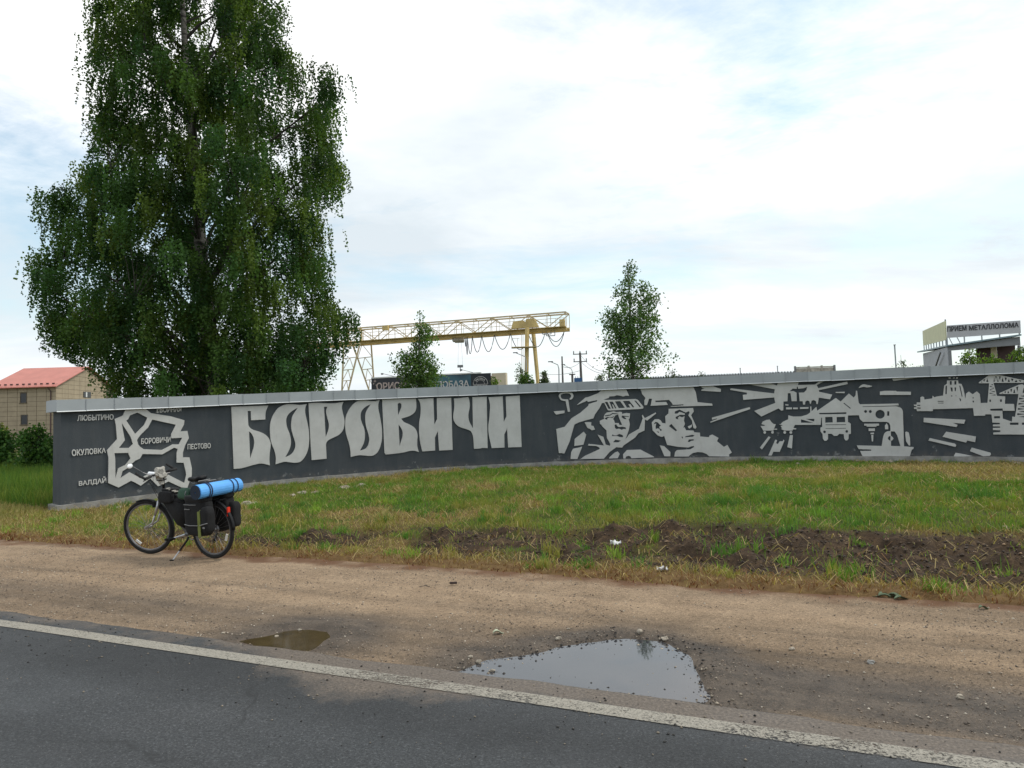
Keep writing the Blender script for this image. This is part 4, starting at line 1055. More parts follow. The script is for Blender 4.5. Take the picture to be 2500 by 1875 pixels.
def lift(x_, z_, yy): return (x_ * yy / YB, yy, EYE + (z_ - EYE) * yy / YB)     # keeps the crown to its outline at any depth
tr_pts = [at(a, b_, YB) for a, b_ in ((520, 1010), (512, 900), (505, 780), (492, 640), (484, 500), (470, 320), (452, 120), (440, -80), (435, -260), (436, -400))]
def weeping_birch(label, base, trunk, tr_r, seed=3):
    rng = np.random.default_rng(seed)
    root = thing('birch_tree', label, 'tree', tuple(base))
    obj('trunk', tube(trunk, tr_r, 12), M['birch'], root, smooth=True)
    tz = [p[2] for p in trunk]
    tx = lambda z: Vector((np.interp(z, tz, [p[0] for p in trunk]), np.interp(z, tz, [p[1] for p in trunk]), z))
    # tops of the hanging plumes: spaced out through the crown, more on its outer shell
    E = np.array(env); lo, hi = E.min(0), E.max(0)
    plumes = []
    tries = 0
    while len(plumes) < 760 and tries < 40000:
        tries += 1
        x, z = rng.uniform(lo[0], hi[0]), rng.uniform(lo[1] + 0.3, hi[1])
        d = poly_dist(env, np.array([x]), np.array([z - 0.35]))[0]
        if d < 0.28: continue
        xc = xt_big(z); half = abs(x - xc) + d
        D = math.sqrt(max(0.05, half * half - (x - xc) ** 2)) * 0.8
        u = rng.uniform(-1, 1)
        yy = YB + D * math.copysign(abs(u) ** 0.6, u)
        p = Vector(lift(x, z, yy))
        gap = noise.noise(p * 0.55 + Vector((7.3, 1.1, 4.0)))
        if gap < -0.24: continue                                   # openings between the boughs
        if any((p - q).length_squared < 0.27 for q in plumes): continue
        plumes.append(p)
    for k in range(len(env) - 1):                                  # plumes that make the ragged outline
        (ax_, az_), (bx_, bz_) = env[k], env[k + 1]
        n_ = max(1, int(math.hypot(bx_ - ax_, bz_ - az_) / 0.9))
        for j in range(n_):
            f = (j + rng.uniform(0.2, 0.8)) / n_
            px_, pz_ = ax_ + (bx_ - ax_) * f, az_ + (bz_ - az_) * f + 0.25
            if pz_ < 2.6: continue
            px_ += (xt_big(pz_) - px_) * rng.uniform(0.07, 0.15)
            plumes.append(Vector(lift(px_, pz_, YB + rng.uniform(-1.8, 1.5))))
    for _ in range(80):                                           # the dense skirt low down
        x, z = xt_big(3) + rng.uniform(-5.2, 4.6), rng.uniform(2.6, 6.2)
        if poly_dist(env, np.array([x]), np.array([z]))[0] > 0.3: plumes.append(Vector(lift(x, z, YB + rng.uniform(-3.4, 2.4))))
    # boughs, then a branch from the nearest bough to every plume
    LV, LF, samples = [], [], []
    def branch(A, B, r0, arch):
        nonlocal LV, LF
        L_ = (B - A).length
        C_ = A + (B - A) * 0.55 + Vector((0, 0, arch * L_))
        path = [A * (1 - k) ** 2 + C_ * (2 * k * (1 - k)) + B * k * k for k in (0, 0.2, 0.4, 0.6, 0.8, 1.0)]
        path = [p + Vector(tuple(rng.normal(size=3))) * 0.02 * L_ * (0 < i < 5) for i, p in enumerate(path)]
        v, f = tube(path, [r0 * q for q in (1, 0.8, 0.62, 0.45, 0.3, 0.15)], 6, False)
        k0 = len(LV); LV += v; LF += [tuple(i + k0 for i in q) for q in f]
        return path
    for i in range(0, len(plumes), 13):
        B = plumes[i]; r = math.hypot(B.x - tx(B.z).x, B.y - tx(B.z).y)
        z0 = min(max(2.4, B.z - r * rng.uniform(0.7, 1.15)), tz[-1] - 0.5)
        path = branch(tx(z0), B, 0.028 + 0.014 * r, 0.10)
        for a_, b2 in zip(path, path[1:]):
            for f in (0.0, 0.5): samples.append(a_.lerp(b2, f))
    for z_ in np.linspace(2.5, tz[-1] - 0.3, 40): samples.append(tx(z_))
    SN = np.array([tuple(p) for p in samples])
    SP, SC = [], []
    cols = np.array(G1)
    for i, B in enumerate(plumes):
        if i % 13:
            dv = SN - np.array(B)
            cost = np.linalg.norm(dv, axis=1) + np.maximum(dv[:, 2] + 0.15, 0) * 3
            branch(Vector(tuple(SN[int(np.argmin(cost))])), B, 0.014, 0.16)
        ns = int(rng.integers(22, 36))
        tint = rng.uniform(0.6, 1.5); size = rng.uniform(0.75, 1.35)
        dirv = np.array([B.x - tx(B.z).x, B.y - tx(B.z).y]); dirv /= np.linalg.norm(dirv) + 1e-6
        base_c = cols[rng.integers(len(cols))]
        for j in range(ns):
            along = rng.uniform(-0.55, 0.30) * size
            o = np.array(B) + np.array([dirv[0] * along, dirv[1] * along, -0.25 * along * along]) + rng.normal(size=3) * np.array([0.13, 0.13, 0.07]) * size
            Ls = size * rng.uniform(0.30, 1.15) * (1.0 if along > -0.3 else 0.7)
            m_ = max(3, int(Ls / 0.047))
            kk = np.linspace(0, 1, m_)[:, None]
            out = rng.normal(size=2) * 0.10 + dirv * 0.06
            pth = o + kk * np.array([out[0], out[1], -Ls]) + rng.normal(size=(m_, 3)) * 0.034
            SP.append(pth)
            SC.append(np.repeat((base_c * tint * rng.uniform(0.85, 1.15))[None], m_, 0) * rng.uniform(0.8, 1.2, (m_, 1)))
    obj('limbs', (LV, LF), M['twig'], root, smooth=True, recalc=False)['kind'] = 'stuff'
    P = np.concatenate(SP); Cc = np.concatenate(SC)
    k_ = YB / P[:, 1]
    ok = poly_dist(env, P[:, 0] * k_, EYE + (P[:, 2] - EYE) * k_) > -0.45
    P, Cc = P[ok], Cc[ok]
    V, F = leaf_quads(P, 0.086, rng)
    obj('crown', (V, F), M['leaf'], root, colors=np.repeat(Cc, 4, 0))
weeping_birch('tall old weeping birch behind the left end of the wall', (tr_pts[0].x, YB, 0.2), [tuple(p) for p in tr_pts], [0.34, 0.31, 0.27, 0.22, 0.18, 0.145, 0.11, 0.075, 0.045, 0.015])
# the two young birches over the wall
Y2 = 31.0
env2 = pl([(1533, 628), (1515, 670), (1498, 705), (1480, 745), (1452, 768), (1470, 800), (1452, 820), (1466, 850), (1448, 872), (1475, 910), (1525, 935), (1600, 930), (1635, 900), (1652, 858), (1628, 815), (1620, 770), (1615, 720), (1598, 690), (1568, 655), (1548, 632)], Y2)
tr2 = [at(a, b_, Y2) for a, b_ in ((1548, 1010), (1546, 930), (1541, 850), (1538, 760), (1535, 690), (1533, 645))]
tree('birch_tree', 'young slender birch with an open crown rising above the middle of the wall', 'tree', (tr2[0].x, Y2, 0.2), [tuple(p) for p in tr2], [0.085, 0.075, 0.06, 0.042, 0.025, 0.008], tips_in(env2, 210, Y2, lambda z: at(1540, 850, Y2).x, 8, 0.8), (0.12, 0.42), 0.05, 0.095, [(0.075, 0.14, 0.055), (0.095, 0.165, 0.06), (0.115, 0.18, 0.055)], seed=12, limb_r=0.016, rise=0.1, drop=(0.5, 1.0), strands=15, zmin=1.6, sway=0.13, gap=0.06)
Y3 = 29.0
env3 = pl([(1025, 752), (1012, 775), (1005, 820), (985, 850), (955, 845), (945, 880), (960, 895), (975, 935), (985, 950), (1075, 950), (1085, 905), (1082, 875), (1072, 850), (1062, 820), (1060, 790), (1040, 775)], Y3)
tr3 = [at(a, b_, Y3) for a, b_ in ((1026, 1020), (1024, 950), (1022, 880), (1024, 820), (1025, 762))]
tree('birch_tree', 'small young birch in front of the dark sign and the gantry crane', 'tree', (tr3[0].x, Y3, 0.2), [tuple(p) for p in tr3], [0.06, 0.05, 0.04, 0.025, 0.007], tips_in(env3, 150, Y3, lambda z: at(1024, 850, Y3).x, 9, 0.8), (0.12, 0.40), 0.05, 0.08, [(0.075, 0.145, 0.05), (0.10, 0.175, 0.055), (0.125, 0.195, 0.05)], seed=14, limb_r=0.014, rise=0.1, drop=(0.5, 1.0), strands=15, zmin=1.6, sway=0.12, gap=0.05)
# shrubs
def shrub(px0, px1, py0, py1, Y, label, cols, n=60, leaf=0.08, seed=1, name='shrub', strands=10, group=None, dens=0.05, cat='shrub'):
    cx = (px0 + px1) / 2
    rng = random.Random(seed)
    pts = []
    for k in range(22):
        a = 2 * math.pi * k / 22
        f = rng.uniform(0.6, 1.0)
        pts.append((cx + (px1 - px0) / 2 * math.cos(a) * f, (py0 + py1) / 2 - (py1 - py0) / 2 * math.sin(a) * f))
    e = pl(pts, Y)
    b0 = at(cx, 1000, Y)
    zt_ = at(cx, py0, Y).z
    x0 = at(cx, (py0 + py1) / 2, Y).x
    tree(name, label, cat, (x0, Y, 0.2), [(x0, Y, 0.1), (x0 + 0.03, Y, zt_ * 0.5), (x0, Y, zt_ * 0.95)], [0.05, 0.03, 0.006], tips_in(e, n, Y, lambda z: x0, seed, 0.8), (0.1, 0.35), dens, leaf, cols, group, seed, 'twig', 0.012, 0.1, (0.4, 0.9), strands, 0.3, 0.12)
GY = [(0.10, 0.17, 0.03), (0.14, 0.21, 0.035), (0.075, 0.13, 0.03)]
GD = [(0.035, 0.085, 0.022), (0.05, 0.11, 0.028), (0.075, 0.14, 0.032)]
GP = [(0.07, 0.10, 0.06), (0.09, 0.12, 0.065)]
shrub(2330, 2405, 835, 905, 34, 'light green bush standing under the roof of the grey kiosk', GY, 42, 0.09, 21, strands=7)
shrub(2380, 2475, 850, 950, 33, 'broad bright green bush peeping over the coping before the kiosk', GY, 110, 0.09, 22)
shrub(2440, 2540, 825, 950, 32, 'bright green bush at the right edge over the coping', GY, 130, 0.09, 23)
shrub(2185, 2215, 855, 910, 36, 'thin sapling beside the slim post left of the kiosk', GP, 10, 0.07, 24, strands=5, name='sapling', cat='tree')
shrub(2222, 2262, 882, 915, 36, 'low wispy shrub at the foot of the kiosk wall', GP, 12, 0.07, 25, strands=5)
shrub(1620, 1665, 888, 940, 38, 'low wispy shrub right of the tall young birch', GP, 22, 0.08, 26, strands=6)
shrub(1700, 1728, 898, 930, 40, 'tiny wispy shrub over the coping before the long white shed roof', GP, 9, 0.07, 27, strands=5)
shrub(1258, 1310, 898, 960, 48, 'green bush at the foot of the yellow crane legs', GD[1:] + GY[2:], 45, 0.13, 28)
shrub(1255, 1285, 870, 950, 60, 'pale spindly tree left of the near crane leg', GP, 26, 0.12, 29, strands=6, name='spindly_tree', cat='tree')
shrub(1318, 1345, 898, 960, 70, 'pale rounded tree right of the crane legs', GP, 40, 0.16, 30, name='round_tree', cat='tree')
shrub(1195, 1222, 912, 960, 50, 'small bush before the cream end wall', GY, 22, 0.12, 31, strands=6)
shrub(1455, 1478, 905, 960, 75, 'distant rounded tree beside the leaning poles', GP, 26, 0.16, 32, name='round_tree', cat='tree')
shrub(770, 800, 925, 985, 60, 'small dark tree by the left leg of the gantry crane', GD, 26, 0.14, 33, name='small_tree', cat='tree')
shrub(-60, 60, 1030, 1185, 26, 'dark green bush at the left edge below the tan house', GD, 120, 0.10, 34, strands=12)
shrub(20, 165, 1022, 1190, 24, 'dark green bush beside the end of the wall', GD, 150, 0.10, 35, strands=12)
shrub(-50, 28, 1018, 1130, 33, 'yellowish bush at the left edge behind the dark bushes', [(0.10, 0.13, 0.02), (0.13, 0.15, 0.03)], 60, 0.12, 36)

# ------------------------------------------------------------------ tan house at the left
YH = 85.0
p0 = at(137, 941, YH)                     # eave at the near right corner
HX = p0.x; ZE = p0.z
apex = on_x(212.5, 897, HX); ZR = apex.z; YM = apex.y; YBK = 2 * YM - YH
HL = at(-22, 950, YH).x
house = thing('tan_house', 'two storey tan panelled house with a red roof behind the left end', 'house', (HX, YH, 0.0))
obj('wall', ([(HL, YH + 0.05, 0), (HX - 0.05, YH + 0.05, 0), (HX - 0.05, YBK, 0), (HL, YBK, 0), (HL, YH + 0.05, ZE), (HX - 0.05, YH + 0.05, ZE), (HX - 0.05, YBK, ZE), (HL, YBK, ZE), (HX - 0.05, YM, ZR - 0.1), (HL, YM, ZR - 0.1)], [(0, 1, 5, 4), (1, 2, 6, 8, 5), (3, 2, 6, 7), (0, 4, 9, 7, 3), (4, 5, 8, 9), (6, 7, 9, 8)]), M['house_joint'], house)
wins = []
for a, b_, c_, d_ in ((49, 959, 66, 983), (50.6, 1012.5, 68.5, 1036)):
    q = [at(a, b_, YH), at(c_, b_, YH), at(c_, d_, YH), at(a, d_, YH)]
    wins.append((min(v.x for v in q), max(v.x for v in q), min(v.z for v in q), max(v.z for v in q)))
PWX, PHZ = 1.16, 0.565
x = HX
while x > HL:
    z = 0.2
    while z < ZE - 0.05:
        x0, x1, z0, z1 = max(HL, x - PWX + 0.03), x - 0.015, z + 0.015, min(z + PHZ - 0.015, ZE)
        rects = [(x0, x1, z0, z1)]
        for wx0, wx1, wz0, wz1 in wins:
            nr = []
            for (a, b_, c_, d_) in rects:
                if b_ <= wx0 or a >= wx1 or d_ <= wz0 or c_ >= wz1: nr.append((a, b_, c_, d_)); continue
                if a < wx0: nr.append((a, wx0, c_, d_))
                if b_ > wx1: nr.append((wx1, b_, c_, d_))
                if c_ < wz0: nr.append((max(a, wx0), min(b_, wx1), c_, wz0))
                if d_ > wz1: nr.append((max(a, wx0), min(b_, wx1), wz1, d_))
            rects = nr
        for a, b_, c_, d_ in rects:
            if b_ - a > 0.08 and d_ - c_ > 0.08:
                obj('cladding_panel', box(((a + b_) / 2, YH - 0.005, (c_ + d_) / 2), (b_ - a, 0.05, d_ - c_)), M['house_panel'], house)
        z += PHZ
    x -= PWX
y = YH
while y < YM + 3.5:
    z = 3.4
    while z < ZR:
        y0, y1, z0, z1 = y + 0.015, y + PWX - 0.015, z + 0.015, z + PHZ - 0.015
        zl = lambda yy: ZE - 0.12 + (ZR - ZE) * (1 - abs(yy - YM) / (YM - YH))
        if y1 > YBK: break
        t0, t1 = min(z1, zl(y0)), min(z1, zl(y1))
        if t0 > z0 + 0.02 or t1 > z0 + 0.02:
            t0, t1 = max(t0, z0 + 0.001), max(t1, z0 + 0.001)
            if y0 < YM < y1: pass
            obj('cladding_panel', prism([(y0, z0), (y1, z0), (y1, t1), (y0, t0)], 0.05, ((HX - 0.045, 0, 0), (0, 1, 0), (0, 0, 1), (1, 0, 0))), M['house_panel'], house)
        z += PHZ
    y += PWX
for (a, b_, c_, d_) in wins:
    w = obj('window', box(((a + b_) / 2, YH + 0.02, (c_ + d_) / 2), (b_ - a - 0.02, 0.05, d_ - c_ - 0.02)), M['dark_glass'], house)
    obj('sill', box(((a + b_) / 2, YH - 0.08, c_ - 0.04), (b_ - a + 0.1, 0.14, 0.05)), M['house_joint'], w)
    obj('frame', join(box((a + 0.05, YH - 0.02, (c_ + d_) / 2), (0.07, 0.04, d_ - c_ - 0.03)), box((b_ - 0.05, YH - 0.02, (c_ + d_) / 2), (0.07, 0.04, d_ - c_ - 0.03)), box(((a + b_) / 2, YH - 0.02, d_ - 0.05), (b_ - a - 0.18, 0.04, 0.07))), M['house_joint'], w)
q0, q1 = on_x(203, 956, HX), on_x(221, 971, HX)
w = obj('window', box((HX + 0.03, (q0.y + q1.y) / 2, (q0.z + q1.z) / 2), (0.06, q1.y - q0.y, q0.z - q1.z)), M['dark_glass'], house)
obj('mullion', box((HX + 0.07, q0.y + (q1.y - q0.y) * 0.38, (q0.z + q1.z) / 2), (0.04, 0.28, q0.z - q1.z - 0.1)), M['white_paint'], w)
rf = []
ov, og = 0.45, 0.35
for sgn in (-1, 1):
    ye = YM + sgn * (YM - YH + ov); sl = (ZR - ZE) / (YM - YH); ze = ZE - sl * ov + 0.12
    n_ = (HX + og - (HL - og))
    V = [(HL - og, YM, ZR + 0.12), (HX + og, YM, ZR + 0.12), (HX + og, ye, ze), (HL - og, ye, ze)]
    V += [(a, b_, c_ - 0.10) for a, b_, c_ in V]
    rf.append((V, [(0, 1, 2, 3), (7, 6, 5, 4), (0, 4, 5, 1), (1, 5, 6, 2), (2, 6, 7, 3), (3, 7, 4, 0)]))
roof = obj('roof', join(*rf), M['roof_red'], house)
x = HL
while x < HX:
    obj('snow_guard', box((x + 0.3, YH - 0.02, ZE + 0.25), (0.28, 0.10, 0.16)), M['maroon'], roof); x += 0.72
obj('gutter', tube([(HL - og, YH - ov - 0.05, ZE - sl * ov + 0.03), (HX + og, YH - ov - 0.05, ZE - sl * ov + 0.03)], 0.07, 6), M['roof_red'], roof)
obj('downpipe', tube([(HX - 0.9, YH - 0.42, ZE - 0.1), (HX - 0.55, YH - 0.14, ZE - 0.7), (HX - 0.55, YH - 0.14, 0.3)], 0.06, 6), M['maroon'], house)

# ------------------------------------------------------------------ gantry crane
CA, CB = at(875, 838, 92.0), at(1290, 811, 85.0)
zb = 12.35
cdir = Vector((CB.x - CA.x, CB.y - CA.y, 0)).normalized()
cnor = Vector((-cdir.y, cdir.x, 0))
c0 = Vector((CA.x, CA.y, 0)); span = math.hypot(CB.x - CA.x, CB.y - CA.y)
CP = lambda s_, n_, z_: c0 + cdir * s_ + cnor * n_ + Vector((0, 0, z_))
crane = thing('gantry_crane', 'yellow lattice gantry crane standing far behind the wall', 'crane', tuple(c0))
s0, s1, hw, hh = -9.0, span + 4.9, 0.85, 2.05
for sg in (-1, 1):
    obj('girder', bar(CP(s0, sg * hw, zb + 0.2), CP(s1, sg * hw, zb + 0.2), 0.16, 0.42), M['crane'], crane)
    obj('girder_flange', bar(CP(s0, sg * hw, zb - 0.03), CP(s1, sg * hw, zb - 0.03), 0.34, 0.05), M['crane'], crane)
    obj('chord', bar(CP(s0, sg * hw, zb + hh), CP(s1, sg * hw, zb + hh), 0.16, 0.16), M['crane_pale'], crane)
npan = 16
for k in range(npan + 1):
    s_ = s0 + (s1 - s0) * k / npan
    for sg in (-1, 1):
        obj('lattice_bar', bar(CP(s_, sg * hw, zb + 0.41), CP(s_, sg * hw, zb + hh - 0.08), 0.07), M['crane_pale'], crane)
        if k < npan:
            s2 = s0 + (s1 - s0) * (k + 1) / npan
            a, b_ = (zb + 0.41, zb + hh - 0.08) if k % 2 else (zb + hh - 0.08, zb + 0.41)
            obj('lattice_bar', bar(CP(s_ + 0.05, sg * hw, a), CP(s2 - 0.05, sg * hw, b_), 0.085), M['crane_pale'], crane)
    obj('cross_bar', bar(CP(s_, -hw + 0.08, zb + hh), CP(s_, hw - 0.08, zb + hh), 0.08), M['crane_pale'], crane)
    obj('cross_bar', bar(CP(s_, -hw + 0.08, zb + 0.2), CP(s_, hw - 0.08, zb + 0.2), 0.08), M['crane'], crane)
for z_ in (0.85, 1.3):
    obj('handrail', tube([CP(s0, -hw - 0.55, zb + z_), CP(s1, -hw - 0.55, zb + z_)], 0.03, 5), M['crane_pale'], crane)
obj('walkway', bar(CP(s0, -hw - 0.35, zb + 0.30), CP(s1, -hw - 0.35, zb + 0.30), 0.5, 0.06), M['crane'], crane)
for k in range(0, 33):
    s_ = s0 + (s1 - s0) * k / 32
    obj('handrail_post', bar(CP(s_, -hw - 0.55, zb + 0.33), CP(s_, -hw - 0.55, zb + 1.3), 0.04), M['crane_pale'], crane)
# housing above the plain legs and small boxes on the walkway
hs = span + 0.1
obj('housing', prism([(-1.2, 0.42), (2.2, 0.42), (1.7, 1.45), (0.75, 1.5), (0.6, 1.1), (0.3, 1.35), (-0.9, 1.3)], 0.5, (CP(hs - 0.6, -hw - 0.72, zb), cdir, (0, 0, 1), cnor)), M['crane'], crane)
obj('hoist_box', box(CP(4.6, -hw - 0.3, zb + 1.75), (0.8, 0.4, 0.6), (cdir, cnor, Vector((0, 0, 1)))), M['crane'], crane)
obj('end_box', box(CP(s1 - 0.4, -hw - 0.3, zb + 0.75), (0.6, 0.5, 0.8), (cdir, cnor, Vector((0, 0, 1)))), M['crane'], crane)
for k, s_ in enumerate((-0.9, 1.0)):
    obj('end_post', bar(CP(s_, -hw - 0.12, zb + 0.4), CP(s_, -hw - 0.12, zb + hh), 0.35, 0.12), M['crane'], crane)
# plain box legs on the right
for (pt, pb, Yt) in (((1287, 800), (1285, 960), CB.y - 2.4), ((1302, 812), (1316, 960), CB.y + 2.6)):
    a, b_ = at(*pt, Yt), at(*pb, Yt)
    b2 = a + (b_ - a) * (a.z / (a.z - b_.z))
    leg = obj('leg', tube([a, b2], [0.25, 0.22], 4), M['crane'], crane)
a = at(1279, 848, CB.y - 2.5)
obj('platform', join(box(a, (2.9, 1.2, 0.08)), bar(a + Vector((-1.4, -0.6, 0)), a + Vector((-1.4, -0.6, 1.0)), 0.04), bar(a + Vector((1.4, -0.6, 0)), a + Vector((1.4, -0.6, 1.0)), 0.04), bar(a + Vector((-1.4, -0.6, 1.0)), a + Vector((-0.5, -0.6, 1.0)), 0.04), bar(a + Vector((0.6, -0.6, 1.0)), a + Vector((1.4, -0.6, 1.0)), 0.04), bar(a + Vector((-0.7, -0.6, 0)), a + Vector((-0.7, -0.6, 1.0)), 0.04)), M['crane_pale'], crane)
obj('ladder', join(bar(at(1277, 812, CB.y - 2.9), at(1277, 960, CB.y - 2.9), 0.05), bar(at(1273.5, 812, CB.y - 2.9), at(1273.5, 960, CB.y - 2.9), 0.05)), M['crane_pale'], crane)
# lattice legs on the left
def lattice_leg(tl, tr_, bl, br, Y):
    TLp, TRp, BLp, BRp = [at(*q, Y) for q in (tl, tr_, bl, br)]
    for a, b_ in ((TLp, BLp), (TRp, BRp)):
        obj('leg', bar(a, a + (b_ - a) * (a.z / (a.z - b_.z)), 0.18), M['crane_pale'], crane)
    obj('lattice_bar', bar(TLp, TRp, 0.10), M['crane_pale'], crane)
    ks = (0.0, 0.30, 0.56, 0.80)
    for k, k2 in zip(ks, ks[1:] + (1.02,)):
        l0, r0, l1, r1 = [a + (b_ - a) * kk for a, b_, kk in ((TLp, BLp, k), (TRp, BRp, k), (TLp, BLp, k2), (TRp, BRp, k2))]
        m_ = (l0 + r0) / 2
        obj('lattice_bar', bar(l1, r1, 0.09), M['crane_pale'], crane)
        obj('lattice_bar', bar(m_, l1, 0.07), M['crane_pale'], crane)
        obj('lattice_bar', bar(m_, r1, 0.07), M['crane_pale'], crane)
lattice_leg((839, 843), (879, 838), (835, 952), (851, 951), CA.y - 2.4)
lattice_leg((862, 843), (906, 838), (900, 950), (914, 948), CA.y + 2.4)
obj('sill_beam', bar(at(836, 844, CA.y - 2.4), at(908, 838, CA.y + 2.4), 0.3), M['crane'], crane)
# trolley, hook and festoon cables
tq = at(1119, 828, 88.0)
obj('trolley', join(box(tq, (1.4, 1.5, 0.55)), box(tq + Vector((0.1, 0, -0.34)), (1.1, 1.2, 0.12)), box(tq + Vector((-0.3, -0.5, 0.35)), (0.5, 0.4, 0.3))), M['rust_white'], crane)
hk = at(1125, 897, 88.0)
obj('hoist_rope', join(bar(tq, (tq.x - 0.12, tq.y, hk.z + 0.3), 0.022), bar(tq + Vector((0.35, 0, 0)), (tq.x + 0.45, tq.y, hk.z + 0.3), 0.022)), M['galv'], crane)
obj('hook_block', join(box((tq.x + 0.15, tq.y, hk.z + 0.15), (0.7, 0.3, 0.3)), bar((tq.x + 0.15, tq.y, hk.z), (tq.x + 0.15, tq.y, hk.z - 0.5), 0.1)), M['steel'], crane)
loops = [((1135, 824), (1138, 824), 846, 0), ((1138, 824), (1141, 823), 866, 0), ((1141, 823), (1153, 821), 864, 0), ((1153, 821), (1176, 819), 860, 0), ((1176, 819), (1207, 817), 859, 0), ((1207, 817), (1246, 814), 853, 0), ((1246, 814), (1278, 848), 850, 0), ((1289, 812), (1331, 812), 847, 0), ((1336, 812), (1379, 805), 846, 0), ((1336, 812), (1379, 805), 834, 0)]
for (a, b_, yl, _) in loops:
    A_, B_ = at(*a, 86.5), at(*b_, 86.5)
    low = at((a[0] + b_[0]) / 2, yl, 86.5).z
    pts = []
    for k in np.linspace(0, 1, 13):
        z_ = A_.z + (B_.z - A_.z) * k
        mid = (A_.z + B_.z) / 2
        pts.append((A_.x + (B_.x - A_.x) * k, A_.y, z_ - (mid - low) * (1 - (2 * k - 1) ** 2)))
    obj('festoon_cable', tube(pts, 0.045, 5, False), M['dark_cable'], crane)
for (x0_, x1_, zt2) in ((1324, 1345, 0), (1333, 1354, 1)):
    A_, B_ = at(x0_, 800 - zt2 * 4, 84.0), at(x1_, 800 - zt2 * 4, 84.0)
    zl_ = at(x0_, 816 + zt2 * 4, 84.0).z
    obj('hanging_frame', join(bar(A_, (A_.x, A_.y, zl_), 0.09), bar(B_, (B_.x, B_.y, zl_), 0.09), bar((A_.x, A_.y, zl_), (B_.x, B_.y, zl_), 0.09)), M['galv'], crane)

# ------------------------------------------------------------------ metal depot with the long dark sign
YS = 58.0
def quad_frame(TL, TR, BL):
    return TL, (TR - TL), (BL - TL)
TL, TR = at(907, 925.5, YS), at(1198, 909.5, YS - 2.5)
TL.z = TR.z = (TL.z + TR.z) / 2
dpt = thing('metal_depot', 'low building with a long dark sign board and a cream end wall', 'building', (TL.x, TL.y, 0))
sx_ = Vector((TR.x - TL.x, TR.y - TL.y, 0)); sl_ = sx_.length; sx_.normalize(); sn_ = Vector((sx_.y, -sx_.x, 0))
SPt = lambda a, z_, o_: Vector((TL.x, TL.y, z_)) + sx_ * a + sn_ * o_
HT = TL.z
obj('sign_board', box(SPt(sl_ / 2, HT - 0.85, 0), (sl_, 0.08, 1.7), (sx_, sn_, Vector((0, 0, 1)))), M['sign_dark'], dpt)
m, t, b = new_mat('teal_print'); M['teal_print'] = m
t.links.new(tramp(t, tnoise(t, 0.35, 4, 0.6), [(0.35, (0.02, 0.05, 0.075)), (0.6, (0.06, 0.17, 0.22)), (0.75, (0.10, 0.25, 0.30))]), b.inputs['Base Color'])
obj('sign_print', box(SPt(sl_ * 0.66, HT - 0.82, 0.046), (sl_ * 0.36, 0.008, 1.55), (sx_, sn_, Vector((0, 0, 1)))), M['teal_print'], dpt)
ends = at(1232, 909, YS - 4)
obj('end_wall', box(SPt(sl_ + 0.62, HT / 2 - 0.03, -0.3), (1.15, 0.5, HT), (sx_, sn_, Vector((0, 0, 1)))), M['cream'], dpt)
obj('hall_wall', box(SPt(sl_ / 2, HT / 2 - 0.1, -1.4), (sl_ - 0.1, 2.4, HT - 0.2), (sx_, sn_, Vector((0, 0, 1)))), M['cream'], dpt)
obj('roof_flashing', box(SPt(sl_ / 2 - 0.4, HT + 0.05, -0.05), (sl_ - 0.8, 0.25, 0.10), (sx_, sn_, Vector((0, 0, 1)))), M['white_paint'], dpt)
def sign_text(body, a0, a1, z1, z0, mat, par, fr, off, bold=0.02, label=None):
    text_on('sign_lettering', body, lambda a, b_: fr(a0 + (a1 - a0) * a, z0 + (z1 - z0) * b_, off), lambda a, b_: fr(a0 + (a1 - a0) * a, z0 + (z1 - z0) * b_, off - 0.03), mat, par, bold, label)
sign_text('ОРИОН', sl_ * 0.045, sl_ * 0.30, HT - 0.36, HT - 0.98, 'sign_rose', dpt, SPt, 0.075)
sign_text('МЕТАЛЛОБАЗА', sl_ * 0.33, sl_ * 0.825, HT - 0.47, HT - 1.02, 'sign_text', dpt, SPt, 0.085)
sign_text('БЕСПЛАТНО', sl_ * 0.862, sl_ * 0.972, HT - 0.92, HT - 1.10, 'sign_text', dpt, SPt, 0.075)
fr_ = lambda a, z_: SPt(a, z_, 0.07)
ac = sl_ * 0.917
arc = [SPt(ac + 0.60 * math.cos(k), HT - 0.86 + 0.62 * math.sin(k), 0.065) for k in np.linspace(0, math.pi, 15)]
obj('sign_arc', join(tube(arc, 0.02, 5), bar(arc[0], arc[-1], 0.03), tube([SPt(ac + 0.33 * math.cos(k), HT - 0.86 + 0.34 * math.sin(k), 0.065) for k in np.linspace(0, math.pi, 9)], 0.012, 4)), M['sign_text'], dpt)
def arc_pt(a, z_, o_):
    k = math.pi * (0.80 - 0.60 * a); r_ = 0.38 + 0.15 * z_
    return SPt(ac + r_ * math.cos(k), HT - 0.86 + r_ * math.sin(k), o_)
text_on('sign_lettering', 'РЕЗКА', lambda a, b_: arc_pt(a, b_, 0.075), lambda a, b_: arc_pt(a, b_, 0.05), 'sign_text', dpt, 0.02)
for (a, dz, r_) in ((0.33, -0.22, 0.16), (0.22, -0.42, 0.10), (0.44, -0.55, 0.09)):
    star = []
    for k in range(8):
        rr = r_ if k % 2 == 0 else r_ * 0.25
        star.append((a + rr * math.cos(k * math.pi / 4), dz + rr * math.sin(k * math.pi / 4)))
    obj('sign_star', prism(star, 0.03, (SPt(0, HT, 0.043), sx_, (0, 0, 1), sn_)), M['sign_rose'], dpt)
for a in (2.0, 8.7):
    obj('sign_lamp', join(bar(SPt(a, HT + 0.10, 0), SPt(a - 0.75, HT + 0.32, 0.5), 0.035), box(SPt(a - 0.8, HT + 0.30, 0.55), (0.18, 0.14, 0.12))), M['steel'], dpt)

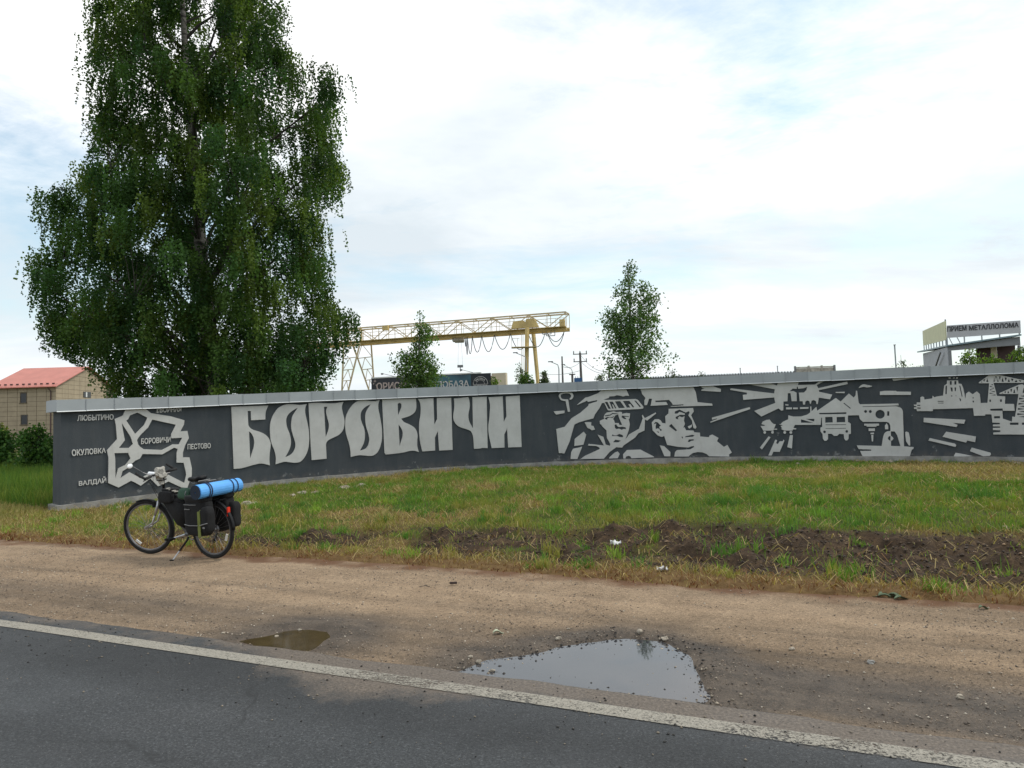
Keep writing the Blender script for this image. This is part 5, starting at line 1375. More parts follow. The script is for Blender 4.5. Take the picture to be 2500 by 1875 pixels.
# ------------------------------------------------------------------ scrap-metal kiosk on the right
A_ = at(2312, 846, 60.0); B_ = at(2253, 862, 77.3); C_ = at(2490, 820, 57.8)
kio = thing('scrap_kiosk', 'grey sheet kiosk with open bay and two rooftop sign boards', 'building', (A_.x, A_.y, 0))
def face(P, Q, z0, z1, th, name, mat, par=None, inward=1):
    P, Q = Vector(P), Vector(Q)
    d = Vector((Q.x - P.x, Q.y - P.y, 0)); n_ = Vector((-d.y, d.x, 0)).normalized() * th * inward
    V = [(P.x, P.y, z0[0]), (Q.x, Q.y, z0[1]), (Q.x, Q.y, z1[1]), (P.x, P.y, z1[0])]
    V += [(a + n_.x, b_ + n_.y, c_) for a, b_, c_ in V]
    return obj(name, (V, [(0, 1, 2, 3), (7, 6, 5, 4), (0, 4, 5, 1), (1, 5, 6, 2), (2, 6, 7, 3), (3, 7, 4, 0)]), mat, par or kio)
side = face(B_, A_, (0, 0), (B_.z - 0.05, A_.z - 0.05), 0.3, 'side_wall', M['grey_wall'])
bt = at(2318, 849, 60.0).z - at(2318, 859, 60.0).z
zr1 = C_.z - (at(2490, 820, 57.8).z - at(2490, 842, 57.8).z)
face(A_ + (C_ - A_) * 0.005, C_, (A_.z - bt, zr1), (A_.z - 0.05, C_.z - 0.05), 0.35, 'front_beam', M['grey_wall_dark'])
dAC = (C_ - A_)
def colm(k0, k1, mat, depth=0.4, name='column'):
    P, Q = A_ + dAC * k0, A_ + dAC * k1
    return face(P, Q, (0, 0), (A_.z - bt - 0.03 + (zr1 - A_.z + bt) * k0,) * 2, depth, name, mat)
colm(0.01, 0.055, M['grey_wall_dark'])
colm(0.97, 1.0, M['grey_wall_dark'])
off2 = Vector((dAC.y, -dAC.x, 0)).normalized() * -1.2
for k0, k1, mt in ((0.44, 0.63, 'maroon'), (0.635, 0.72, 'cream'), (0.73, 0.97, 'maroon')):
    P, Q = A_ + dAC * k0 + off2, A_ + dAC * k1 + off2
    face(P, Q, (0, 0), (A_.z - 0.12, A_.z - 0.12), 0.3, 'back_panel', M[mt])
# roof slab with flashing
def slab(pts, th):
    V = [tuple(p) for p in pts] + [(p[0], p[1], p[2] + th) for p in pts]
    n = len(pts)
    return V, [tuple(range(n))[::-1], tuple(range(n, 2 * n))] + [(i, (i + 1) % n, n + (i + 1) % n, n + i) for i in range(n)]
D_ = B_ + (C_ - A_)
outA = (A_ - D_).normalized() * 0.25; outB = (B_ - C_).normalized() * 0.25
tipB = at(2239, 861, 78.0)
obj('roof', slab([A_ + outA, (C_ + outB * -1), D_ - outA, tipB], 0.13), M['teal_edge'], kio)
obj('soffit', slab([A_ + (D_ - A_) * 0.03 - Vector((0, 0, 0.09)), C_ + (B_ - C_) * 0.03 - Vector((0, 0, 0.09)), D_ + (A_ - D_) * 0.03 - Vector((0, 0, 0.09)), B_ + (C_ - B_) * 0.03 - Vector((0, 0, 0.09))], 0.05), M['maroon'], kio)
# boards
def board(TLx, TRx, BRx, BLx, Yl, Yr, mat, name, label):
    q = [at(*TLx, Yl), at(*TRx, Yr), at(*BRx, Yr), at(*BLx, Yl)]
    n_ = (q[1] - q[0]).cross(q[3] - q[0]).normalized() * -1
    if n_.y > 0: n_ = -n_
    V = [tuple(p + n_ * 0.04) for p in q] + [tuple(p - n_ * 0.04) for p in q]
    o = obj(name, (V, [(0, 1, 2, 3), (7, 6, 5, 4), (0, 4, 5, 1), (1, 5, 6, 2), (2, 6, 7, 3), (3, 7, 4, 0)]), mat, kio)
    o['label'] = label
    def P(a, b_, off=0.06):
        top, bot = q[0] + (q[1] - q[0]) * a, q[3] + (q[2] - q[3]) * a
        return bot + (top - bot) * b_ + n_ * off
    return o, P
c8 = Crop(2200, 760, 7.373)
gb, gP = board(*c8((820, 258), (2145, 165), (2155, 390), (826, 480)), 60.0, 57.6, M['sign_grey'], 'sign_board', 'grey board with black lettering')
def gtext(body, a0, a1, lo, hi, P, mat, par, bold=0.02):
    text_on('sign_lettering', body, lambda a, b_: P(a0 + (a1 - a0) * a, lo + (hi - lo) * b_, 0.075), lambda a, b_: P(a0 + (a1 - a0) * a, lo + (hi - lo) * b_, 0.045), mat, par, bold)
gtext('ПРИЕМ', 0.005, 0.275, 0.50, 0.92, gP, 'print_black', gb, 0.025)
gtext('МЕТАЛЛОЛОМА', 0.31, 0.975, 0.47, 0.87, gP, 'print_black', gb, 0.025)
yb, yP = board(*c8((392, 355), (800, 172), (815, 515), (405, 618)), 77.0, 60.2, M['sign_yellow'], 'sign_board', 'faded yellow board with washed out lettering')
for (a0, a1, lo, hi) in ((0.05, 0.22, 0.66, 0.86), (0.30, 0.92, 0.66, 0.86), (0.08, 0.16, 0.18, 0.45), (0.30, 0.52, 0.22, 0.45), (0.62, 0.72, 0.22, 0.5), (0.80, 0.92, 0.3, 0.55)):
    nb = max(1, int((a1 - a0) / 0.07))
    for k in range(nb):
        x0_, x1_ = a0 + (a1 - a0) * (k + 0.12) / nb, a0 + (a1 - a0) * (k + 0.85) / nb
        obj('faded_mark', ([tuple(yP(x0_, lo, 0.05)), tuple(yP(x1_, lo, 0.05)), tuple(yP(x1_, hi, 0.05)), tuple(yP(x0_, hi, 0.05))], [(0, 1, 2, 3)]), M['faded_print'], yb)
for k in np.linspace(0.02, 0.98, 9):
    P = yP(k, 0, 0); rz = B_.z + (A_.z - B_.z) * k + 0.1
    obj('sign_strut', bar(P, (P.x, P.y, rz), 0.07), M['galv'], kio)
for k in (0.0, 0.24, 0.48, 0.72, 0.98):
    P = gP(k, 0, 0); rz = A_.z + (C_.z - A_.z) * k + 0.1
    if P.z > rz + 0.05: obj('sign_strut', bar(P, (P.x, P.y, rz), 0.07), M['galv'], kio)
for k in (0.03, 0.14):
    P = gP(k, 0, 0); Q = A_ + dAC * (k + 0.05)
    obj('sign_strut', bar(P, (Q.x, Q.y, Q.z + 0.1), 0.06), M['galv'], kio)
obj('mast', bar(yP(0.99, 1.0, 0), yP(0.99, 1.08, 0), 0.08), M['steel'], kio)
s_a, s_b = at(2304, 860, 62.0), at(2289, 893, 66.0)
obj('prop', bar(s_a + Vector((-0.35, -0.1, 0)), s_b + Vector((-0.35, -0.3, 0)), 0.12), M['grey_wall_dark'], kio)

# ------------------------------------------------------------------ long shed with a corrugated roof, trailer rim, posts
SA, SB = at(1480, 924, 46.0), at(1995, 904, 40.0)
shd = thing('long_shed', 'long low shed whose white corrugated roof edge shows over the coping', 'shed', (SA.x, SA.y, 0))
dd = Vector((SB.x - SA.x, SB.y - SA.y, 0)); dl = dd.length; dd.normalize(); dn = Vector((-dd.y, dd.x, 0))
V, F = [], []
nw = int(dl / 0.16) * 4
for i in range(nw + 1):
    k = i / nw
    p = SA + (SB - SA) * k
    w_ = 0.06 * (1 if i % 4 in (1, 2) else -0.4)
    for off, dz in ((0, 0), (3.0, 0.12)):
        V.append((p.x + dn.x * off, p.y + dn.y * off, p.z + w_ + dz - 0.05))
for i in range(nw): F.append((2 * i, 2 * i + 2, 2 * i + 3, 2 * i + 1))
obj('roof', (V, F), M['roof_white'], shd)
V = [(SA.x, SA.y, 0), (SB.x, SB.y, 0), (SB.x, SB.y, SB.z - 0.10), (SA.x, SA.y, SA.z - 0.10)]
V = [(a + dn.x * 0.1, b_ + dn.y * 0.1, c_) for a, b_, c_ in V] + [(a + dn.x * 2.9, b_ + dn.y * 2.9, c_ + (0 if c_ < 0.01 else 0.08)) for a, b_, c_ in V]
obj('wall', (V, [(0, 1, 2, 3), (7, 6, 5, 4), (0, 4, 5, 1), (1, 5, 6, 2), (2, 6, 7, 3), (3, 7, 4, 0)]), M['steel'], shd)
for px_, yt, nm in ((1807, 899, 0), (1898, 894, 1)):
    P = at(px_, yt, 39.5); Q = at(px_ + 0.3, 925, 39.5)
    o = obj('slim_post', join(tube([(Q.x, Q.y, 0.1), P], 0.025, 6), box(P, (0.06, 0.06, 0.03))), M['galv'])
    setp(o, ('slim grey post over the shed roof, nearer the young birch', 'slim grey post over the shed roof, beside the pale trailer rim')[nm], 'post', 'slim posts behind the wall')
TQ, TQ2 = at(1940, 896, 36.0), at(2036, 893, 35.4)
trl = thing('trailer_body', 'pale rust-marked trailer side showing above the coping', 'trailer', (TQ.x, TQ.y, 0))
td = (TQ2 - TQ); tl_ = td.length
obj('side_board', bar(TQ + Vector((0, 0, -0.22)), TQ2 + Vector((0, 0, -0.22)), 0.05, 0.30), M['rust_white'], trl)
obj('top_rail', bar(TQ + Vector((0, 0, -0.03)), TQ2 + Vector((0, 0, -0.03)), 0.09, 0.05), M['rust_white'], trl)
obj('chassis', bar(TQ + Vector((0, 0.8, -1.2)), TQ2 + Vector((0, 0.8, -1.2)), 1.5, 0.9), M['steel'], trl)
for k in (0.0, 0.35, 0.68, 1.0):
    P = TQ + td * k
    obj('stake', box(P + Vector((0, -0.05, -0.13)), (0.08, 0.08, 0.34)), M['steel'] if k in (0, 1) else M['rust_white'], trl)
for k in (0.15, 0.85):
    P = TQ + td * k
    obj('wheel', torus((P.x, P.y + 0.2, 0.75), (Vector((1, 0, 0)), Vector((0, 1, 0)), Vector((0, 0, 1))), 0.35, 0.14, 20, 8), M['rubber'], trl)
P = at(2184, 842, 38.0)
o = obj('slim_post', join(tube([(P.x + 0.02, P.y, 0.1), P], 0.035, 6), box(P, (0.09, 0.09, 0.04))), M['galv'])
setp(o, 'slim grey post left of the kiosk, tallest of the thin posts', 'post', 'slim posts behind the wall')

# utility poles and wires
def pole(name, label, top, Y, r0, r1, mat='wood_pole', extra=None, group='poles behind the wall', lean=0.0):
    P = at(*top, Y)
    root = thing(name, label, 'pole', (P.x + lean, Y, 0.1), group)
    obj('shaft', tube([(P.x + lean, Y, 0.1), tuple(P)], [r0, r1], 8), M[mat], root)
    return root, P
r_, P = pole('utility_pole', 'wooden power pole with two cross arms right of the crane', (1416, 861), 75.0, 0.2, 0.11, lean=0.1)
for zz, wd in ((-0.15, 0.75), (-0.95, 0.72)):
    ca = obj('cross_arm', bar(P + Vector((-wd, 0, zz)), P + Vector((wd, 0, zz)), 0.09), M['wood_pole'], r_)
    for k in (-1, 0, 1):
        obj('insulator', tube([P + Vector((wd * 0.9 * k, 0, zz + 0.05)), P + Vector((wd * 0.9 * k, 0, zz + 0.28)), P + Vector((wd * 0.9 * k, 0, zz + 0.36))], [0.05, 0.07, 0.03], 6), M['steel'], ca)
pole('plain_pole', 'plain dark pole between the street lamp and the power pole', (1372, 870), 70.0, 0.15, 0.07)
r_, P = pole('short_post', 'short dark post with a flat cap beside the blue box', (1397, 914), 65.0, 0.12, 0.1)
obj('cap', box(P, (0.55, 0.3, 0.09)), M['wood_pole'], r_)
def lampost(label, top, tip, Y, mat='galv'):
    P, T = at(*top, Y), at(*tip, Y)
    root = thing('street_lamp', label, 'street lamp', (P.x - 0.1, Y, 0.1), 'street lamps behind the wall')
    obj('mast', tube([(P.x - 0.12, Y, 0.1), (P.x, Y, P.z - 0.5), (P.x - 0.1 * (1 if T.x < P.x else -1), Y, P.z - 0.1), tuple(T)], [0.09, 0.06, 0.05, 0.04], 6), M[mat], root)
    obj('lamp_head', box(T, (0.5, 0.2, 0.09)), M['steel'], root)
lampost('grey street lamp with a long arm to the left, right of the crane legs', (1364, 888), (1344, 883), 72.0)
lampost('grey street lamp whose arm shows left of the near crane leg', (1284, 868), (1258, 861), 74.0)
lampost('slim street lamp left of the power pole with a slightly raised arm', (1397, 899), (1375, 890), 95.0)
bx = at(1411, 929, 60.0)
bb = thing('transformer_box', 'small blue transformer box in front of the power pole', 'box', (bx.x, bx.y, 0))
obj('cabinet', box(bx, (0.62, 0.5, 0.42)), M['blue_box'], bb)
obj('stand', join(bar((bx.x - 0.22, bx.y, 0.1), (bx.x - 0.22, bx.y, bx.z - 0.2), 0.08), bar((bx.x + 0.22, bx.y, 0.1), (bx.x + 0.22, bx.y, bx.z - 0.2), 0.08)), M['steel'], bb)
for k in (-0.2, 0, 0.2):
    obj('bushing', tube([bx + Vector((k, 0, 0.2)), bx + Vector((k, 0, 0.36))], 0.025, 5), M['steel'], bb)
apP = at(1487, 908, 64.0)
ap = thing('braced_pole', 'pair of dark leaning poles left of the young birch trunk', 'pole', (apP.x, apP.y, 0.1), 'poles behind the wall')
for dx in (-0.9, 0.05):
    obj('shaft', tube([(apP.x + dx, apP.y, 0.1), tuple(apP)], [0.12, 0.07], 7), M['wood_pole'], ap)
for i_, (a, b_, ya, yb_, sag) in enumerate((((1417, 866), (1482, 907), 75, 64, 0.5), ((1417, 882), (1486, 912), 75, 64, 0.4), ((1373, 895), (1416, 884), 70, 75, 0.3), ((1316, 911), (1416, 905), 90, 76, 0.3))):
    P, Q = at(*a, ya), at(*b_, yb_)
    pts = [P + (Q - P) * k - Vector((0, 0, sag * 4 * k * (1 - k))) for k in np.linspace(0, 1, 9)]
    o = obj('power_line', tube(pts, 0.02, 4, False), M['dark_cable'])
    setp(o, ('upper sagging wire from the power pole to the leaning poles', 'lower sagging wire from the power pole to the leaning poles', 'short wire between the plain pole and the power pole', 'long faint wire running left from the power pole')[i_], 'cable', 'overhead wires')

# ------------------------------------------------------------------ the loaded bicycle
rc, fc = on_ground(523, 1362), on_ground(371, 1350)
HD = math.atan2(fc.y - rc.y, fc.x - rc.x)
WB = math.hypot(fc.x - rc.x, fc.y - rc.y)
LEAN = rad(-3.0)
zg = float(shoulder_z(*[np.array(v) for v in sq(rc)])) + 0.004
BM = Matrix.Translation((rc.x, rc.y, zg)) @ Matrix.Rotation(HD, 4, 'Z') @ Matrix.Rotation(LEAN, 4, 'X')
def bike_thing(name, label, cat, c):
    o = bpy.data.objects.new(name, None); COL.objects.link(o); o.empty_display_size = 0.1
    o.matrix_world = BM @ Matrix.Translation(c)
    ORIG[o.name] = Vector(c)
    return setp(o, label, cat)
XA = (Vector((1, 0, 0)), Vector((0, 1, 0)), Vector((0, 0, 1)))
bike = bike_thing('bicycle', 'loaded touring bicycle leaning on its kickstand on the gravel', 'bicycle', (0, 0, 0))
RW, RTY = 0.335, 0.021
H0 = Vector((0.885, 0, 0.74)); HA = Vector((-0.30, 0, 0.954)).normalized()
STEER = rad(17)
SM = Matrix.Translation(H0) @ Matrix.Rotation(STEER, 4, HA) @ Matrix.Translation(-H0)
def steer(vf): return [SM @ Vector(v) for v in vf[0]], vf[1]
ident = lambda vf: vf
def wheel(cx, tf, refl_angles):
    c = Vector((cx, 0, RW + RTY))
    w = obj('wheel', tf(join(torus(c, XA, RW - 0.030, 0.013, 48, 6), *[bar(c + Vector((0.012 * math.cos(a + 0.5), s_ * 0.025, 0.012 * math.sin(a + 0.5))), c + Vector(((RW - 0.04) * math.cos(a), 0, (RW - 0.04) * math.sin(a))), 0.0022) for k, a in enumerate(np.linspace(0, 2 * math.pi, 28, endpoint=False)) for s_ in ((1 if k % 2 else -1),)])), M['steel'], bike)
    obj('tyre', tf(torus(c, XA, RW - 0.002, RTY, 56, 10, 1.15)), M['rubber'], w, smooth=True)
    obj('hub', tf(tube([c + Vector((0, -0.05, 0)), c + Vector((0, -0.02, 0)), c + Vector((0, 0.02, 0)), c + Vector((0, 0.05, 0))], [0.026, 0.016, 0.016, 0.026], 12)), M['silver'], w)
    for a in refl_angles:
        p = c + Vector(((RW - 0.085) * math.cos(a), 0.006, (RW - 0.085) * math.sin(a)))
        t_ = Vector((-math.sin(a), 0, math.cos(a))); n_ = Vector((math.cos(a), 0, math.sin(a)))
        obj('reflector', tf(box(p, (0.03, 0.010, 0.085), (n_, Vector((0, 1, 0)), t_))), M['white_lens'], w)
    return w
wheel(0.0, ident, (rad(200),))
wheel(WB, steer, (rad(-50),))
BBk = Vector((0.44, 0, 0.285))
frame = obj('frame', join(tube([(0.855, 0, 0.835), (0.905, 0, 0.675)], 0.022, 12), tube([(0.895, 0, 0.705), BBk], 0.021, 10), tube([(0.862, 0, 0.80), (0.30, 0, 0.735)], 0.017, 10), tube([BBk, (0.285, 0, 0.79)], 0.017, 10),
    *[tube([(0.30, 0.012 * s_, 0.735), (0.10, 0.05 * s_, 0.50), (0, 0.062 * s_, RW + RTY)], 0.009, 8) for s_ in (-1, 1)], *[tube([BBk, (0.30, 0.045 * s_, 0.30), (0, 0.062 * s_, RW + RTY)], 0.011, 8) for s_ in (-1, 1)], tube([BBk + Vector((0, -0.036, 0)), BBk + Vector((0, 0.036, 0))], 0.024, 12)), M['grey_frame'], bike, smooth=True)
fk = Vector((WB, 0, RW + RTY))
fork = obj('fork', steer(join(*[tube([(0.912, 0.050 * s_, 0.70), (0.95, 0.052 * s_, 0.60), (0.985, 0.052 * s_, 0.52)], 0.017, 10) for s_ in (-1, 1)], *[tube([(0.97, 0.052 * s_, 0.555), (1.03, 0.053 * s_, 0.42), (WB, 0.056 * s_, RW + RTY)], 0.013, 10) for s_ in (-1, 1)], tube([(0.912, -0.052, 0.705), (0.905, 0, 0.72), (0.912, 0.052, 0.705)], 0.016, 8))), M['silver'], bike, smooth=True)
obj('brake', steer(join(box((0.975, 0.062, 0.665), (0.03, 0.02, 0.08)), box((0.975, -0.062, 0.665), (0.03, 0.02, 0.08)))), M['black_plastic'], fork)
# mudguards
def guard(cx, a0, a1, tf, w=0.05):
    c = Vector((cx, 0, RW + RTY)); V, F = [], []
    A = np.linspace(a0, a1, 22); R_ = RW + RTY + 0.014
    prof = [(-w / 2, -0.014), (-w * 0.3, 0.0), (w * 0.3, 0.0), (w / 2, -0.014), (w * 0.3, -0.003), (-w * 0.3, -0.003)]
    for a in A:
        for y_, dr in prof: V.append(c + Vector(((R_ + dr) * math.cos(a), y_, (R_ + dr) * math.sin(a))))
    n = len(prof)
    for i in range(len(A) - 1):
        for k in range(n): F.append((i * n + k, i * n + (k + 1) % n, (i + 1) * n + (k + 1) % n, (i + 1) * n + k))
    F.append(tuple(range(n))); F.append(tuple(range((len(A) - 1) * n, len(A) * n)))
    obj('mudguard', tf((V, F)), M['black_plastic'], bike, smooth=True)
guard(WB, rad(70), rad(212), steer)
guard(0, rad(45), rad(178), ident)
# stem, bars and what is strapped there
stem_top = Vector((0.838, 0, 1.03))
bars = obj('handlebar', steer(join(tube([(0.857, 0, 0.83), (0.845, 0, 0.93), stem_top], 0.016, 10), tube([stem_top, stem_top + Vector((0.07, 0, 0.02))], 0.016, 10), tube([stem_top + Vector((0.03, -0.30, 0.015)), stem_top + Vector((0.06, -0.12, 0.02)), stem_top + Vector((0.07, 0, 0.02)), stem_top + Vector((0.06, 0.12, 0.02)), stem_top + Vector((0.03, 0.30, 0.015))], 0.0125, 10))), M['black_plastic'], bike, smooth=True)
for s_ in (-1, 1):
    e0 = stem_top + Vector((0.03, 0.30 * s_, 0.015))
    obj('grip', steer(tube([e0 + Vector((0.018, -0.13 * s_, 0.003)), e0 + Vector((-0.002, 0.012 * s_, 0))], 0.0175, 10)), M['rubber'], bars, smooth=True)
    obj('bar_end', steer(tube([e0 + Vector((0, -0.005 * s_, 0)), e0 + Vector((0.06, 0.0, 0.03)), e0 + Vector((0.125, -0.006 * s_, 0.075))], [0.015, 0.015, 0.014], 10)), M['rubber'], bars, smooth=True)
    obj('brake_lever', steer(tube([stem_top + Vector((0.075, 0.14 * s_, 0.0)), stem_top + Vector((0.12, 0.17 * s_, -0.02)), stem_top + Vector((0.09, 0.26 * s_, -0.02))], 0.007, 6)), M['steel'], bars)
mr = stem_top + Vector((0.06, 0.15, 0.03))
mir = obj('mirror', steer(tube([mr, mr + Vector((0.06, 0.06, 0.05)), mr + Vector((0.10, 0.17, 0.15))], 0.005, 6)), M['steel'], bars)
obj('mirror_glass', steer(ellipsoid(mr + Vector((0.115, 0.21, 0.165)), (0.016, 0.050, 0.030), 14, 8)), M['mirror'], mir, smooth=True)
obj('headlight', steer(join(tube([stem_top + Vector((0.06, 0.075, 0.035)), stem_top + Vector((0.14, 0.075, 0.035))], [0.022, 0.032], 12), box(stem_top + Vector((0.075, 0.075, 0.015)), (0.03, 0.03, 0.05)))), M['mirror'], bars, smooth=False)
obj('brake_cable', steer(join(*[tube([stem_top + Vector((0.10, 0.12 * s_, 0)), stem_top + Vector((0.19, 0.06 * s_, -0.02)), stem_top + Vector((0.17, 0.01 * s_, -0.14)), Vector((0.93, 0.02 * s_, 0.72))], 0.0035, 5) for s_ in (-1, 1)])), M['black_plastic'], bars)
rag = bike_thing('cloth_bundle', 'pale cloth bundle tied round the bicycle handlebar stem', 'cloth', (0.85, 0, 0.93))
rv, rfc = ellipsoid(stem_top + Vector((0.035, 0.0, -0.010)), (0.060, 0.055, 0.12), 22, 16, power=0.9)
rv = [Vector((stem_top.x + 0.035 + (v.x - stem_top.x - 0.035) * (1.25 - 3.6 * abs(v.z - stem_top.z - 0.035)), v.y * (1.3 - 4.0 * abs(v.z - stem_top.z - 0.035)), v.z)) for v in rv]
rv = [v + Vector((noise.noise(v * 22), noise.noise(v * 24 + Vector((3, 0, 0))), noise.noise(v * 20 + Vector((0, 5, 0))))) * 0.036 for v in rv]
obj('cloth', steer((rv, rfc)), M['rag'], rag, smooth=False)
obj('tie', steer(torus(stem_top + Vector((0.03, 0, -0.06)), (Vector((1, 0, 0)), Vector((0, 0, 1)), Vector((0, 1, 0))), 0.055, 0.007, 18, 6)), M['black_plastic'], rag)
# saddle
sec = [(-0.13, 0.055, 0.018), (-0.10, 0.075, 0.028), (-0.05, 0.072, 0.030), (0.0, 0.046, 0.028), (0.06, 0.026, 0.026), (0.12, 0.020, 0.024), (0.145, 0.012, 0.014)]
V, F = [], []
SC_ = Vector((0.245, 0, 0.985))
for x_, w_, h_ in sec:
    for k in range(10):
        a = 2 * math.pi * k / 10
        V.append(SC_ + Vector((x_, w_ * math.cos(a), h_ * math.sin(a) * (1.0 if math.sin(a) > 0 else 1.4) + (0.012 if x_ < -0.08 else 0) - 0.05 * x_)))
for i in range(len(sec) - 1):
    for k in range(10): F.append((i * 10 + k, i * 10 + (k + 1) % 10, (i + 1) * 10 + (k + 1) % 10, (i + 1) * 10 + k))
F.append(tuple(range(10))); F.append(tuple(range(60, 70)))
sad = obj('saddle', (V, F), M['black_plastic'], bike, smooth=True)
obj('saddle_rail', join(*[tube([SC_ + Vector((0.11, 0.02 * s_, -0.025)), SC_ + Vector((0.05, 0.022 * s_, -0.055)), SC_ + Vector((-0.05, 0.022 * s_, -0.055)), SC_ + Vector((-0.10, 0.035 * s_, -0.02))], 0.004, 6) for s_ in (-1, 1)]), M['steel'], sad)
obj('seat_post', tube([(0.285, 0, 0.78), (0.252, 0, 0.935)], 0.0135, 10), M['black_plastic'], bike)
# cranks, pedals, chain
for s_, dx, dz in ((1, 0.165, -0.045), (-1, -0.165, 0.045)):
    e = BBk + Vector((dx, 0.085 * s_, dz))
    cr = obj('crank', tube([BBk + Vector((0, 0.045 * s_, 0)), BBk + Vector((dx * 0.5, 0.075 * s_, dz * 0.5)), e], [0.015, 0.012, 0.013], 8), M['silver'], bike)
    obj('pedal', join(box(e + Vector((0, 0.055 * s_, 0)), (0.095, 0.085, 0.022)), box(e + Vector((0, 0.055 * s_, 0)), (0.02, 0.10, 0.028))), M['black_plastic'], cr)
obj('chainring', torus(BBk + Vector((0, -0.05, 0)), XA, 0.085, 0.006, 30, 6), M['steel'], bike)
obj('chain', join(bar(BBk + Vector((0, -0.05, 0.085)), (0, -0.05, RW + RTY + 0.04), 0.006), bar(BBk + Vector((0, -0.05, -0.085)), (0.04, -0.05, 0.245), 0.006), bar((0.04, -0.05, 0.245), (0.0, -0.05, RW + RTY - 0.04), 0.006)), M['steel'], bike)
obj('derailleur', join(tube([(0.0, -0.06, RW - 0.04), (0.03, -0.065, 0.25), (0.05, -0.06, 0.20)], 0.012, 6), torus((0.05, -0.055, 0.205), XA, 0.022, 0.005, 14, 6)), M['black_plastic'], bike)
obj('sprocket', torus((0, -0.05, RW + RTY), XA, 0.035, 0.016, 20, 6), M['steel'], bike)
ks = BM.inverted() @ (on_ground(421, 1367) + Vector((0, 0, zg)))
kst = obj('kickstand', tube([(0.40, 0.03, 0.255), (0.40, 0.05, 0.22), Vector((0.40, 0.05, 0.22)).lerp(ks, 0.55)], [0.014, 0.013, 0.011], 8), M['black_plastic'], bike)
obj('stand_leg', tube([Vector((0.40, 0.05, 0.22)).lerp(ks, 0.5), ks], 0.008, 8), M['silver'], kst)
obj('stand_foot', box(ks + Vector((0, 0.01, 0.006)), (0.05, 0.025, 0.012)), M['black_plastic'], kst)
# rack
obj('rack', join(*[tube([(0.20, 0.05 * s_, 0.74), (-0.20, 0.05 * s_, 0.73)], 0.006, 6) for s_ in (-1, 1)], *[tube([(-0.14 + k * 0.12, 0.05 * s_, 0.73), (0, 0.075 * s_, RW + RTY)], 0.005, 6) for s_ in (-1, 1) for k in (0, 1)], *[bar((x_, -0.05, 0.735), (x_, 0.05, 0.735), 0.008) for x_ in (-0.2, -0.08, 0.06, 0.2)]), M['black_plastic'], bike)
obj('rear_reflector', join(box((-0.285, 0, 0.585), (0.018, 0.045, 0.115)), box((-0.27, 0, 0.585), (0.02, 0.03, 0.06))), M['red_lens'], bike, bevel=0.004)
# luggage
def soft_box(c, s, power=0.38, wob=0.010, seed=0, n=22, m=14):
    v, f = ellipsoid(c, (s[0] / 2, s[1] / 2, s[2] / 2), n, m, power=power)
    v = [p + Vector((noise.noise(p * 9 + Vector((seed, 0, 0))), noise.noise(p * 9 + Vector((0, seed, 3))), noise.noise(p * 8 + Vector((5, 0, seed))))) * wob for p in v]
    return v, f
for s_, lab in ((1, 'black pannier with a lime strap on the near side of the bicycle'), (-1, 'black pannier with a grey stripe on the far side of the bicycle')):
    pn = bike_thing('pannier', lab, 'pannier', (0.0, 0.16 * s_, 0.30)); pn['group'] = 'bicycle panniers'
    yc = 0.165 * s_
    obj('bag', soft_box((0.03, yc, 0.545), (0.36, 0.155, 0.46), 0.35, 0.016, s_ + 2), M['black_fabric'], pn, smooth=True)
    obj('lid', soft_box((0.03, yc, 0.765), (0.375, 0.17, 0.09), 0.45, 0.010, s_ + 6), M['black_fabric'], pn, smooth=True)
    pk = obj('side_pocket', soft_box((-0.155, yc + 0.035 * s_, 0.52), (0.13, 0.14, 0.32), 0.5, 0.012, s_ + 9), M['black_fabric'], pn, smooth=True)
    yo = yc + 0.087 * s_
    obj('piping', join(tube([(0.20, yo - 0.01 * s_, 0.46), (0.10, yo + 0.004 * s_, 0.45), (-0.07, yo + 0.004 * s_, 0.455)], 0.005, 5)), M['piping'], pn)
    obj('piping', tube([(-0.10, yo + 0.020 * s_, 0.46), (-0.155, yo + 0.032 * s_, 0.475), (-0.215, yo + 0.010 * s_, 0.49)], 0.006, 5), M['piping'], pk)
    obj('badge', ellipsoid((-0.165, yo + 0.022 * s_, 0.435), (0.022, 0.004, 0.012), 12, 6), M['piping'], pk)
    if s_ > 0:
        obj('badge', join(box((0.17, yo - 0.008, 0.645), (0.035, 0.004, 0.010)), box((0.115, yo, 0.645), (0.05, 0.004, 0.008))), M['piping'], pn)
        obj('strap', join(tube([(-0.085, yo - 0.03, 0.66), (-0.080, yo + 0.012, 0.62), (-0.075, yo + 0.016, 0.45), (-0.080, yo + 0.004, 0.33)], 0.006, 4), box((-0.080, yo + 0.012, 0.475), (0.040, 0.010, 0.30))), M['strap_lime'], pn)
        obj('piping', tube([(0.20, yo - 0.012, 0.70), (0.08, yo, 0.70), (-0.02, yo, 0.702)], 0.004, 5), M['piping'], pn)
db = bike_thing('rack_bag', 'black soft bag strapped on top of the bicycle rack', 'bag', (0.04, 0, 0.80))
obj('bag', soft_box((0.06, 0, 0.865), (0.33, 0.30, 0.15), 0.5, 0.02, 4), M['black_fabric'], db, smooth=True)
obj('flap', soft_box((0.03, -0.02, 0.935), (0.30, 0.26, 0.06), 0.6, 0.018, 5), M['black_fabric'], db, smooth=True)
obj('strap', join(tube([(0.11, 0.155, 0.83), (0.11, 0.08, 0.965), (0.10, -0.08, 0.968), (0.11, -0.155, 0.85)], 0.006, 5), tube([(0.0, 0.155, 0.83), (0.0, 0.08, 0.965), (0.0, -0.08, 0.965), (0.0, -0.155, 0.85)], 0.006, 5)), M['piping'], db)
fb = bike_thing('frame_bag', 'black triangular bag hung inside the bicycle frame', 'bag', (0.58, 0, 0.40))
